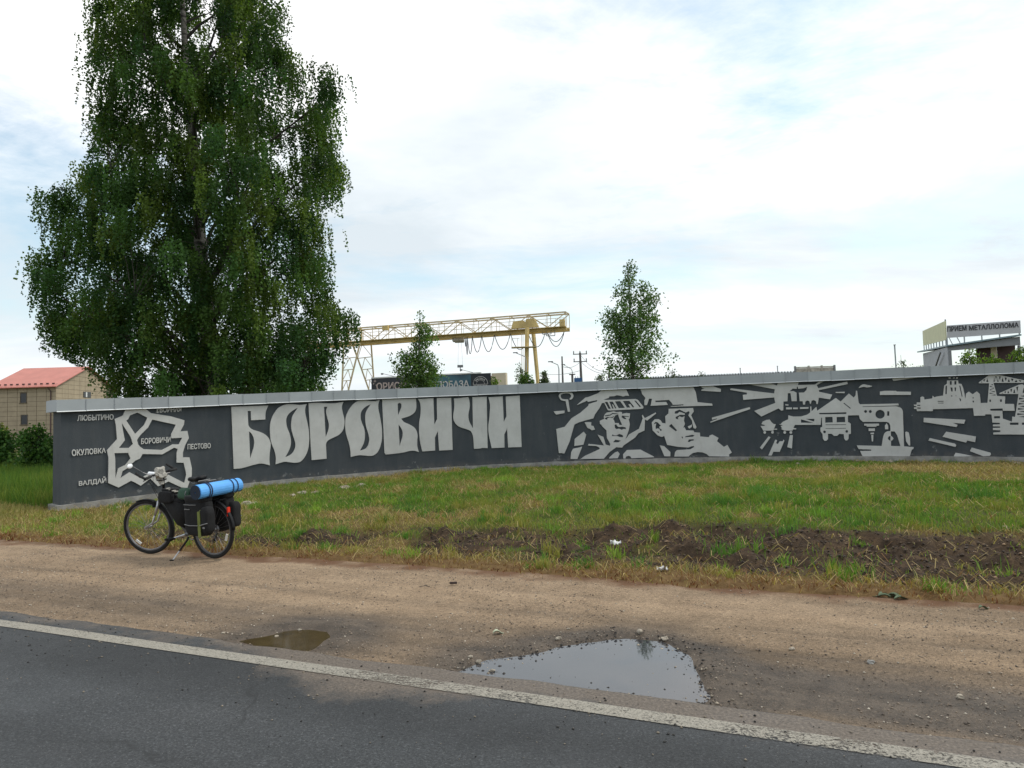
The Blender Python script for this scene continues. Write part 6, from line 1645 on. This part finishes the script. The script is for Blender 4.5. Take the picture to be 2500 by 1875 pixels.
obj('bag', prism([(0.82, 0.775), (0.34, 0.71), (0.455, 0.36), (0.60, 0.40), (0.85, 0.69)], 0.10, ((0, -0.05, 0), (1, 0, 0), (0, 0, 1), (0, 1, 0))), M['black_fabric'], fb, bevel=0.02, smooth=True)
obj('zip', bar((0.78, 0.054, 0.735), (0.37, 0.054, 0.68), 0.008), M['black_plastic'], fb)
tb = bike_thing('top_tube_bag', 'black twin bag with pale buckles over the bicycle top tube', 'bag', (0.70, 0, 0.72))
for s_ in (-1, 1):
    obj('pouch', soft_box((0.735, 0.062 * s_, 0.755), (0.25, 0.075, 0.15), 0.4, 0.008, s_ + 12), M['black_fabric'], tb, smooth=True)
obj('saddle_flap', soft_box((0.725, 0, 0.84), (0.25, 0.14, 0.045), 0.5, 0.01, 15), M['black_fabric'], tb, smooth=True)
for x_ in (0.66, 0.71, 0.60, 0.56):
    obj('buckle', box((x_, 0.05, 0.862 - (0.70 - x_) * 0.25), (0.022, 0.05, 0.012)), M['rag'], tb)
gb_ = bike_thing('green_pouch', 'dark green cloth pouch between the top tube bag and the pannier', 'pouch', (0.43, 0.04, 0.76))
obj('pouch', soft_box((0.40, 0.05, 0.795), (0.19, 0.12, 0.15), 0.75, 0.015, 17), M['bottle_green'], gb_, smooth=True)
obj('cord', torus((0.335, 0.05, 0.80), (Vector((0, 1, 0)), Vector((1, 0, 0)), Vector((0, 0, 1))), 0.055, 0.006, 16, 5), M['piping'], gb_)
# the rolled mat, a spiral of foam
MC = Vector((-0.115, 0.0, 0.865)); ML = 0.64; MRad = 0.092
mat_ = bike_thing('sleeping_mat', 'rolled bright blue foam mat strapped across the rear rack', 'mat', tuple(MC - Vector((0, 0, MRad))))
V, F = [], []
nS = 150; th_ = 0.0085
for i in range(nS + 1):
    a = i / nS * 2 * math.pi * 7.6
    r_ = 0.022 + (MRad - 0.022) * i / nS
    for y_ in (-ML / 2, ML / 2):
        jj = 0.004 * math.sin(a * 1.3)
        for rr in (r_, r_ - th_):
            V.append(MC + Vector((rr * math.cos(a), y_ + jj, rr * math.sin(a))))
for i in range(nS):
    a, b_ = 4 * i, 4 * (i + 1)
    F += [(a, a + 2, b_ + 2, b_), (a + 1, b_ + 1, b_ + 3, a + 3), (a, b_, b_ + 1, a + 1), (a + 2, a + 3, b_ + 3, b_ + 2)]
F += [(0, 1, 3, 2), (4 * nS, 4 * nS + 2, 4 * nS + 3, 4 * nS + 1)]
obj('foam_roll', (V, F), M['mat_blue'], mat_, smooth=False)
for s_ in (-1, 1):
    obj('end_face', ([MC + Vector((rr * math.cos(a), s_ * (ML / 2 + 0.006) , rr * math.sin(a))) for rr in (0.008, MRad - 0.005) for a in np.linspace(0, 2 * math.pi, 28, endpoint=False)], [(k, (k + 1) % 28, 28 + (k + 1) % 28, 28 + k) for k in range(28)]), M['mat_core'], mat_)
for y_ in (-0.24, -0.17, 0.155, 0.185):
    obj('strap', torus(MC + Vector((0, y_, 0)), XA, MRad + 0.003, 0.008, 28, 5, 0.5), M['strap_navy'], mat_)

# ------------------------------------------------------------------ grass
def blades(P, h, w, az, lean, ldir, col):
    n = len(P)
    side = np.stack([np.cos(az), np.sin(az), np.zeros(n)], 1) * (w / 2)[:, None]
    ld = np.stack([np.cos(ldir), np.sin(ldir), np.zeros(n)], 1)
    up = np.array([0, 0, 1.0])
    mid = P + up * (h * 0.55 * np.cos(lean * 0.6))[:, None] + ld * (h * 0.55 * np.sin(lean * 0.6))[:, None]
    tip = mid + up * (h * 0.45 * np.cos(np.minimum(lean * 1.5, 2.0)))[:, None] + ld * (h * 0.45 * np.sin(np.minimum(lean * 1.5, 2.0)))[:, None]
    V = np.stack([P - side, P + side, mid - side * 0.8, mid + side * 0.8, tip], 1).reshape(-1, 3)
    b_ = np.arange(n)[:, None] * 5
    F = np.concatenate([b_ + np.array([0, 1, 2]), b_ + np.array([1, 3, 2]), b_ + np.array([2, 3, 4])], 0)
    return V, F, np.repeat(col, 5, 0)
def mixc(a, b_, k): return a * (1 - k[:, None]) + b_ * k[:, None]
def scatter(n, s0, s1, q0, q1, rng):
    s_, q_ = rng.uniform(s0, s1, n), rng.uniform(q0, q1, n)
    X, Y = xy(s_, q_)
    return s_, q_, X, Y
def off_wall(X, Y, pad=0.09):
    r = np.hypot(X - WCX, Y - WCY); th = np.arctan2(X - WCX, Y - WCY)
    inside = (r > WR - pad) & (r < WR + THK + 0.12) & (th > (U0 - 0.1) / WR)
    hid = (r >= WR) & (th > (U0 + 0.3) / WR) & (th < 1.2) & (np.arctan2(X, Y) > rad(-30.5))
    return ~(inside | hid)
rng = np.random.default_rng(42)
Cg = np.array([(0.118, 0.228, 0.033), (0.175, 0.268, 0.040), (0.085, 0.185, 0.037)])
Cy = np.array([0.27, 0.255, 0.065]); Cs = np.array([0.40, 0.305, 0.14]); Cr = np.array([0.215, 0.115, 0.05])
allV, allF, allC = [], [], []
def lay(res):
    V, F, C_ = res
    k = sum(len(v) for v in allV)
    allV.append(V); allF.append(F + k); allC.append(C_)
# main lawn
s_, q_, X, Y = scatter(360000, -17, 6, QE - 0.1, 22, rng)
dcam = np.hypot(X, Y)
vis = np.abs(np.arctan2(X, Y)) < rad(42)
m_ = off_wall(X, Y) & vis
mud, dry = mud_mask(X, Y), dry_mask(X, Y)
wild = np.clip((-47.5 - np.degrees(np.arctan2(X - WCX, Y - WCY))) / 3, 0, 1) * np.clip((np.hypot(X - WCX, Y - WCY) - WR + 1.2) / 2, 0, 1)
edge_thin = np.clip((q_ - QE + 0.12 + (fbm(X, Y, 3, 3, 20) - 0.5) * 0.5) / 0.22, 0, 1)
m_ &= rng.random(len(X)) < (1 - 0.95 * mud) * edge_thin * (1 - 0.30 * dry)
X, Y, mud, dry, wild, s_, q_, dcam = [a[m_] for a in (X, Y, mud, dry, wild, s_, q_, dcam)]
n = len(X)
Z = verge_z(X, Y) + np.clip((q_ - QE) / 0.12, -1, 1) * 0.035 - 0.01
lush = fbm(X, Y, 0.7, 4, 21); tuft = fbm(X, Y, 3.2, 2, 22)
h = (0.025 + 0.045 * rng.random(n) + 0.10 * np.clip(lush - 0.52, 0, 1) * 3 * rng.random(n) + 0.10 * np.clip(tuft - 0.55, 0, 1) * 4) * (1 - 0.3 * dry)
wallfoot = np.clip(1 - (WR - np.hypot(X - WCX, Y - WCY)) / 0.4, 0, 1) * (fbm(X, Y, 1.5, 3, 23) > 0.5)
h += wallfoot * 0.07 * rng.random(n) + wild * (0.12 + 0.26 * rng.random(n))
g_ = Cg[rng.integers(3, size=n)] * rng.uniform(0.8, 1.2, (n, 1))
yel = np.clip((fbm(X, Y, 0.9, 4, 24) - 0.47) * 3 + rng.normal(0, 0.22, n), 0, 1) * 0.8
col_ = mixc(g_, Cy[None] * np.ones((n, 3)), yel * (1 - 0.5 * wild))
ds = np.clip(dry * 1.05 + rng.normal(0, 0.20, n) - 0.08, 0, 1)
col_ = mixc(col_, Cs * rng.uniform(0.65, 1.2, (n, 1)), ds)
red = np.maximum(np.clip(1 - (q_ - QE) / 0.50, 0, 1) * 1.4, np.clip(1 - np.abs(mud - 0.3) / 0.3, 0, 1) * (mud > 0.01) * 0.9) * (rng.random(n) < 0.75)
col_ = mixc(col_, Cr * rng.uniform(0.6, 1.2, (n, 1)), red)
lean = np.abs(rng.normal(0.35, 0.3, n)) + dry * rng.uniform(0, 0.9, n)
w = rng.uniform(0.006, 0.011, n) * (0.7 + dcam / 22)
lay(blades(np.stack([X, Y, Z], 1), h, w, rng.uniform(0, 6.28, n), lean, rng.uniform(0, 6.28, n), col_))
# flattened hay strewn about
s_, q_, X, Y = scatter(60000, -16, 6, QE - 0.22, 18, rng)
dry, mud = dry_mask(X, Y), mud_mask(X, Y)
hay = np.clip((fbm(X, Y, 1.1, 4, 25) - 0.55) * 5, 0, 1)
m_ = off_wall(X, Y, 0.15) & (np.abs(np.arctan2(X, Y)) < rad(42)) & (rng.random(len(X)) < np.clip(0.06 + 0.60 * hay + 0.55 * dry * (q_ > QE) - 0.35 * mud, 0.16, 1)) & (rng.random(len(X)) < np.clip((q_ - QE + 0.25) / 0.3, 0.05, 1))
X, Y, q_, mud = X[m_], Y[m_], q_[m_], mud[m_]; n = len(X)
Z = np.where(q_ < QE - 0.05, 0.008, verge_z(X, Y) + np.clip((q_ - QE) / 0.12, -1, 1) * 0.035 + 0.02)
col_ = mixc(Cs * rng.uniform(0.6, 1.15, (n, 1)), Cr * np.ones((n, 1)), (rng.random(n) < np.where(q_ < QE + 0.3, 0.6, 0.18)).astype(float))
lay(blades(np.stack([X, Y, Z], 1), rng.uniform(0.10, 0.26, n), rng.uniform(0.006, 0.010, n), rng.uniform(0, 6.28, n), rng.uniform(1.35, 1.75, n), rng.uniform(0, 6.28, n), col_))
# taller tufts here and there, and weeds on the bare soil
tufts = []
for _ in range(700):
    a, b_ = rng.uniform(-15, 4), rng.uniform(QE + 0.15, 14)
    x, y = xy(a, b_)
    if not off_wall(np.array([x]), np.array([y]), 0.12)[0]: continue
    if mud_mask(np.array([x]), np.array([y]))[0] > 0.2 and rng.random() < 0.85: continue
    tufts.append((x, y, rng.uniform(0.08, 0.22), rng.uniform(0.06, 0.22), int(rng.integers(20, 70))))
for px_, py_, hh_, sp, k in ((1765, 1335, 0.22, 0.16, 70), (1815, 1330, 0.24, 0.22, 90), (1760, 1362, 0.2, 0.08, 30), (2030, 1385, 0.2, 0.08, 25), (2060, 1390, 0.2, 0.08, 25), (1500, 1345, 0.22, 0.1, 40), (1330, 1352, 0.22, 0.1, 40), (1350, 1330, 0.25, 0.14, 60), (1010, 1340, 0.2, 0.12, 50), (2400, 1240, 0.28, 0.35, 260), (1560, 1215, 0.24, 0.3, 220), (1240, 1200, 0.24, 0.3, 200), (1850, 1230, 0.22, 0.4, 260), (2040, 1210, 0.22, 0.3, 200), (440, 1235, 0.25, 0.25, 160), (380, 1240, 0.22, 0.3, 160), (1080, 1130, 0.2, 0.25, 150), (1180, 1125, 0.2, 0.3, 150)):
    P = on_ground(px_, py_, 0.12); tufts.append((P.x, P.y, hh_, sp, k))
for (x, y, hh_, sp, k) in tufts:
    X, Y = x + rng.normal(0, sp * 0.5, k), y + rng.normal(0, sp * 0.5, k)
    ok = off_wall(X, Y, 0.10) & (X * RN[0] + Y * RN[1] > QE + 0.1); X, Y = X[ok], Y[ok]; k = len(X)
    if k == 0: continue
    Z = verge_z(X, Y) + 0.015
    c_ = Cg[rng.integers(3)] * rng.uniform(0.9, 1.35)
    if rng.random() < 0.3: c_ = Cy * rng.uniform(0.8, 1.1)
    lay(blades(np.stack([X, Y, Z], 1), hh_ * rng.uniform(0.5, 1.1, k), rng.uniform(0.007, 0.012, k), rng.uniform(0, 6.28, k), np.abs(rng.normal(0.45, 0.25, k)), rng.uniform(0, 6.28, k), c_ * rng.uniform(0.8, 1.2, (k, 1))))
# rank grass beyond the left end of the wall
s_, q_, X, Y = scatter(150000, -30, -13, 9.5, 24, rng)
th = np.degrees(np.arctan2(X - WCX, Y - WCY)); r = np.hypot(X - WCX, Y - WCY)
m_ = ((th < -46.5) | (r > WR + THK + 0.15)) & (np.arctan2(X, Y) < rad(-30.0)) & (np.abs(np.arctan2(X, Y)) < rad(42)) & off_wall(X, Y) & (r > WR - 1.8) & (rng.random(len(X)) < np.clip((r - WR + 2.2) / 2.5, 0, 1))
X, Y, r = X[m_], Y[m_], r[m_]; n = len(X)
Z = verge_z(X, Y) - 0.02
far = np.clip((r - WR + 1.5) / 5, 0, 1)
col_ = mixc(Cg[rng.integers(3, size=n)] * rng.uniform(0.6, 1.0, (n, 1)), Cy * np.ones((n, 1)), np.clip((fbm(X, Y, 0.8, 3, 27) - 0.45) * 4, 0, 1) * 0.7 * (1 - 0.6 * far))
lay(blades(np.stack([X, Y, Z], 1), (0.15 + 0.55 * far) * rng.uniform(0.5, 1.1, n), rng.uniform(0.010, 0.018, n), rng.uniform(0, 6.28, n), np.abs(rng.normal(0.3, 0.2, n)), rng.uniform(0, 6.28, n), col_))
V = np.concatenate(allV); F = np.concatenate(allF); C_ = np.concatenate(allC)
o = obj('grass', (V, F), M['grass'], colors=np.clip(C_, 0, 1))
setp(o, 'mown patchy green and straw coloured grass on the bank below the wall', 'grass', kind='stuff')

# ------------------------------------------------------------------ stones, pebbles, clods
def rock(rng, r, flat=0.6, n=9, m=6):
    v, f = ellipsoid((0, 0, 0), (r, r * rng.uniform(0.65, 0.95), r * flat), n, m)
    of = Vector(tuple(rng.uniform(-20, 20, 3)))
    return [p * (1 + 0.65 * noise.noise(p / r * 1.5 + of)) for p in v], f
ST = [(600, 1233, 0.13), (622, 1231, 0.12), (712, 1211, 0.14), (738, 1205, 0.13), (772, 1203, 0.12), (845, 1190, 0.16), (878, 1187, 0.17), (925, 1184, 0.09), (955, 1177, 0.07), (1034, 1154, 0.13), (1062, 1152, 0.07), (1950, 1134, 0.10), (2017, 1140, 0.06), (2170, 1128, 0.13), (2480, 1133, 0.10), (1815, 1125, 0.08), (290, 1240, 0.12), (2090, 1125, 0.08), (2455, 1290, 0.07)]
WORDS = ['low pale limestone lump nearest the rear wheel of the bicycle', 'pale limestone lump second from the bicycle rear wheel', 'rough grey limestone lump, leftmost of three in the grass below letter Б', 'rough grey limestone lump, middle of three in the grass below letter Б', 'rough grey limestone lump, rightmost of three in the grass below letter Б', 'flat pale stone in the grass below the first big letter О', 'long flat pale stone in the grass below the big letter Р', 'small rounded pale stone below the big letter Р', 'tiny pale stone below the second big letter О', 'smooth pale stone close under the wall below big letter Ч', 'tiny pale stone right of the smooth stone under letter Ч', 'smooth white stone in the grass below the mine carts', 'small white stone in the grass below the lorry relief', 'large rounded pale stone below the drilling machine relief', 'rounded pale stone at the right edge below the wall', 'half buried pale stone below the cog wheel relief', 'grey stone slab by the plinth behind the front wheel', 'half buried pale stone left of the large one below the drilling machine', 'pale stone on the dark soil at the far right']
for (px_, py_, r_), lb in zip(ST, WORDS):
    P = on_ground(px_, py_, 0.2)
    for _ in range(3): P = on_ground(px_, py_, float(verge_z(P.x, P.y)) + 0.03)
    v, f = rock(rng, r_ * 0.8, 0.5, 11, 7)
    zz = float(verge_z(P.x, P.y))
    o = obj('stone', ([p + Vector((P.x, P.y, zz + 0.025)) for p in v], f), M['stone'])
    setp(o, lb, 'stone', 'pale stones in the grass')
# pebbles: loose gravel too fine to count
def pebble_mesh(P, r, col, rng):
    base = np.array([(1, 0, 0), (-1, 0, 0), (0, 1, 0), (0, -1, 0), (0, 0, 1), (0, 0, -1.0)])
    fc_ = np.array([(0, 2, 4), (2, 1, 4), (1, 3, 4), (3, 0, 4), (2, 0, 5), (1, 2, 5), (3, 1, 5), (0, 3, 5)])
    n = len(P)
    sc = r[:, None, None] * rng.uniform(0.6, 1.25, (n, 6, 1)) * np.array([1, 1, 0.62])
    a = rng.uniform(0, 6.28, n); c, s = np.cos(a)[:, None], np.sin(a)[:, None]
    b_ = base[None] * sc
    V = np.stack([b_[..., 0] * c - b_[..., 1] * s, b_[..., 0] * s + b_[..., 1] * c, b_[..., 2]], -1) + P[:, None]
    F = (np.arange(n)[:, None, None] * 6 + fc_[None]).reshape(-1, 3)
    return V.reshape(-1, 3), F, np.repeat(col, 6, 0)
pv_, pf_, pc_ = [], [], []
def lay_p(res):
    k = sum(len(v) for v in pv_)
    pv_.append(res[0]); pf_.append(res[1] + k); pc_.append(res[2])
n = 30000
s_ = rng.uniform(-12, 2.6, n); q_ = 3.90 + 2.8 * rng.random(n) ** 1.35
X, Y = xy(s_, q_)
keep = (np.maximum(poly_dist(PUD1, X, Y), poly_dist(PUD2, X, Y)) < 0.0) & (fbm(X, Y, 1.3, 3, 30) + 0.35 * rng.random(n) > 0.50 + 0.07 * (q_ - 4))
s_, q_, X, Y = s_[keep], q_[keep], X[keep], Y[keep]; n = len(s_)
tone = rng.random((n, 1))
pc = np.where(tone < 0.35, np.array([[0.12, 0.095, 0.075]]), np.where(tone < 0.88, np.array([[0.25, 0.195, 0.145]]), np.array([[0.48, 0.42, 0.34]]))) * rng.uniform(0.7, 1.25, (n, 1))
r_ = 0.0035 + 0.0075 * rng.random(n) ** 4
lay_p(pebble_mesh(np.stack([X, Y, shoulder_z(s_, q_) + r_ * 0.15], 1), r_, pc, rng))
# grit kicked onto the asphalt, dark crumbs at the edge
n = 1500
s_ = rng.uniform(-12, 2.6, n); q_ = 3.97 - np.abs(rng.normal(0, 0.5, n))
X, Y = xy(s_, q_)
pc = np.where(rng.random((n, 1)) < 0.6, np.array([[0.03, 0.028, 0.025]]), np.array([[0.24, 0.20, 0.15]])) * rng.uniform(0.7, 1.3, (n, 1))
r_ = 0.003 + 0.007 * rng.random(n) ** 3
lay_p(pebble_mesh(np.stack([X, Y, np.full(n, 0.003)], 1), r_, pc, rng))
# dark clods round the big puddle
n = 900
k = rng.integers(len(PUD1), size=n); P1_ = np.array([tuple(p) for p in PUD1]); f_ = rng.random((n, 1))
pt = P1_[k] * (1 - f_) + P1_[(k + 1) % len(PUD1)] * f_ + rng.normal(0, 0.10, (n, 2))
s_, q_ = pt @ RT, pt @ RN
kp = q_ > 4.03; s_, q_, pt = s_[kp], q_[kp], pt[kp]; n = len(s_)
pc = np.where(rng.random((n, 1)) < 0.7, np.array([[0.035, 0.03, 0.026]]), np.array([[0.30, 0.25, 0.19]])) * rng.uniform(0.6, 1.3, (n, 1))
r_ = 0.004 + 0.012 * rng.random(n) ** 3
lay_p(pebble_mesh(np.concatenate([pt, (np.maximum(shoulder_z(s_, q_), -0.03) + 0.002)[:, None]], 1), r_, pc, rng))
# crumbs of soil on the bare strip
s_, q_, X, Y = scatter(30000, -11, 5, QE + 0.3, QE + 3.0, rng)
kp = mud_mask(X, Y) > rng.random(len(X)) * 0.9; X, Y = X[kp], Y[kp]; n = len(X)
pc = np.where(rng.random((n, 1)) < 0.85, np.array([[0.055, 0.038, 0.026]]), np.array([[0.20, 0.13, 0.075]])) * rng.uniform(0.5, 1.6, (n, 1))
r_ = 0.006 + 0.020 * rng.random(n) ** 4
lay_p(pebble_mesh(np.stack([X, Y, verge_z(X, Y) + 0.035], 1), r_, pc, rng))
o = obj('gravel_pebbles', (np.concatenate(pv_), np.concatenate(pf_)), M['pebble'], colors=np.clip(np.concatenate(pc_), 0, 1))
setp(o, 'loose pebbles, grit and crumbs of soil strewn over the shoulder', 'gravel', kind='stuff')
# the pale pebbles one can pick out round the puddles
for (px_, py_, r_, lb) in ((1201, 1633, 0.032, 'cream pebble standing in the left tip of the large puddle'), (1169, 1613, 0.030, 'tan pebble at the upper left rim of the large puddle'), (1149, 1606, 0.024, 'pale pebble just left of the large puddle, beside a tan one'), (1562, 1548, 0.034, 'tan pebble at the top rim of the large puddle'), (1623, 1560, 0.034, 'cream pebble at the upper right rim of the large puddle'), (1364, 1562, 0.028, 'cream pebble above the middle of the large puddle'), (1388, 1536, 0.018, 'small white pebble above the large puddle'), (675, 1549, 0.022, 'white pebble lying in the small murky puddle'), (545, 1546, 0.022, 'flat pale pebble left of the small murky puddle'), (732, 1535, 0.022, 'white pebble on the far rim of the small murky puddle'), (1933, 1585, 0.028, 'white pebble on the gravel right of the large puddle'), (2127, 1616, 0.036, 'flat grey stone on the gravel at the right'), (2343, 1697, 0.03, 'cream pebble near the lower right corner')):
    P = on_ground(px_, py_, -0.01)
    r_ *= 0.72
    v, f = rock(rng, r_, 0.55, 8, 5)
    zz = float(shoulder_z(*[np.array(k) for k in sq(P)]))
    o = obj('pebble', ([p + Vector((P.x, P.y, max(zz, -0.03) + r_ * 0.3)) for p in v], f), M['stone'] if 'grey' not in lb else M['concrete'])
    setp(o, lb, 'pebble', 'pale pebbles on the shoulder')
# litter and torn leaves
def crumple(name, px_, py_, r_, mat, lb, cat, z=0.02, flat=0.5):
    P = on_ground(px_, py_, z)
    V, F = [], []
    n = 7
    for i in range(n):
        for j in range(n):
            a, b_ = (i / (n - 1) - 0.5) * 2, (j / (n - 1) - 0.5) * 2
            V.append((P.x + r_ * a + 0.2 * r_ * noise.noise((a * 2, b_ * 2, px_)), P.y + r_ * b_ * 0.8, z + 0.004 + abs(noise.noise((a * 1.7 + px_, b_ * 1.7, 3))) * r_ * flat * 1.6))
    for i in range(n - 1):
        for j in range(n - 1): F.append((i * n + j, (i + 1) * n + j, (i + 1) * n + j + 1, i * n + j + 1))
    V2 = V + [(a, b_, c_ - 0.0015) for a, b_, c_ in V]; k = len(V)
    F2 = F + [tuple(x + k for x in q)[::-1] for q in F]
    return setp(obj(name, (V2, F2), mat, recalc=False), lb, cat)
crumple('paper_scrap', 1617, 1393, 0.05, M['paper'], 'crumpled white paper scrap in the dry grass edge', 'litter', 0.04, 1.0)
crumple('paper_scrap', 1503, 1330, 0.06, M['paper'], 'crumpled cream paper on the dark soil', 'litter', 0.08, 1.0)
def leafshape(px_, py_, L_, w_, ang, mat, name, lb, cat, z=None):
    P = on_ground(px_, py_, 0.0)
    zz = float(shoulder_z(*[np.array(k) for k in sq(P)])) + 0.006 if z is None else z
    V, F = [], []
    N_ = 7
    for i in range(N_):
        k = i / (N_ - 1); ww = w_ * math.sin(math.pi * min(0.97, k * 0.94 + 0.05)) ** 0.8
        for sd in (-1, 0, 1):
            lx, ly = (k - 0.5) * L_, ww * sd / 2
            V.append((P.x + lx * math.cos(ang) - ly * math.sin(ang), P.y + lx * math.sin(ang) + ly * math.cos(ang), zz + 0.012 * abs(sd) + 0.015 * math.sin(k * 5)))
    for i in range(N_ - 1):
        for j in range(2): F.append((i * 3 + j, (i + 1) * 3 + j, (i + 1) * 3 + j + 1, i * 3 + j + 1))
    V2 = V + [(a, b_, c_ - 0.0012) for a, b_, c_ in V]; k = len(V)
    return V2, F + [tuple(x + k for x in q)[::-1] for q in F]
M['pale_leaf'] = simple('pale_leaf', (0.40, 0.42, 0.30), 0.7, 0, 0.15, 30)
setp(obj('fallen_leaf', leafshape(1217, 1541, 0.085, 0.05, 0.3, None, '', '', ''), M['pale_leaf'], recalc=False), 'single pale green fallen leaf on the gravel above the large puddle', 'leaf')
setp(obj('wilted_plant', join(*[leafshape(2160 + dx, 1452 + dy, 0.14, 0.05, a, None, '', '', '') for dx, dy, a in ((0, 0, 0.4), (18, -6, 1.6), (30, 4, -0.5), (42, 10, 0.2), (-8, 5, 2.6), (22, 6, 2.2))]), M['wilted'], recalc=False), 'torn wilted green plant lying on the gravel edge at the right', 'plant')
setp(obj('wilted_leaf', leafshape(2402, 1487, 0.09, 0.04, 0.2, None, '', '', ''), M['wilted'], recalc=False), 'small wilted leaf on the gravel right of the torn plant', 'leaf')
P = on_ground(1107, 1426)
setp(obj('bark_chip', ([p + Vector((P.x, P.y, 0.012)) for p in box((0, 0, 0), (0.075, 0.022, 0.02))[0]], BOXF), M['brown_bark'], bevel=0.004), 'small dark brown chip of bark on the gravel', 'bark')
P = on_ground(1037, 1434)
setp(obj('dry_twig', join(tube([(P.x - 0.05, P.y, 0.008), (P.x, P.y + 0.01, 0.014), (P.x + 0.05, P.y - 0.01, 0.008)], 0.0035, 5), tube([(P.x, P.y + 0.01, 0.014), (P.x + 0.02, P.y + 0.04, 0.012)], 0.0028, 5)), M['twig']), 'little forked dry twig on the gravel left of the bark chip', 'twig')
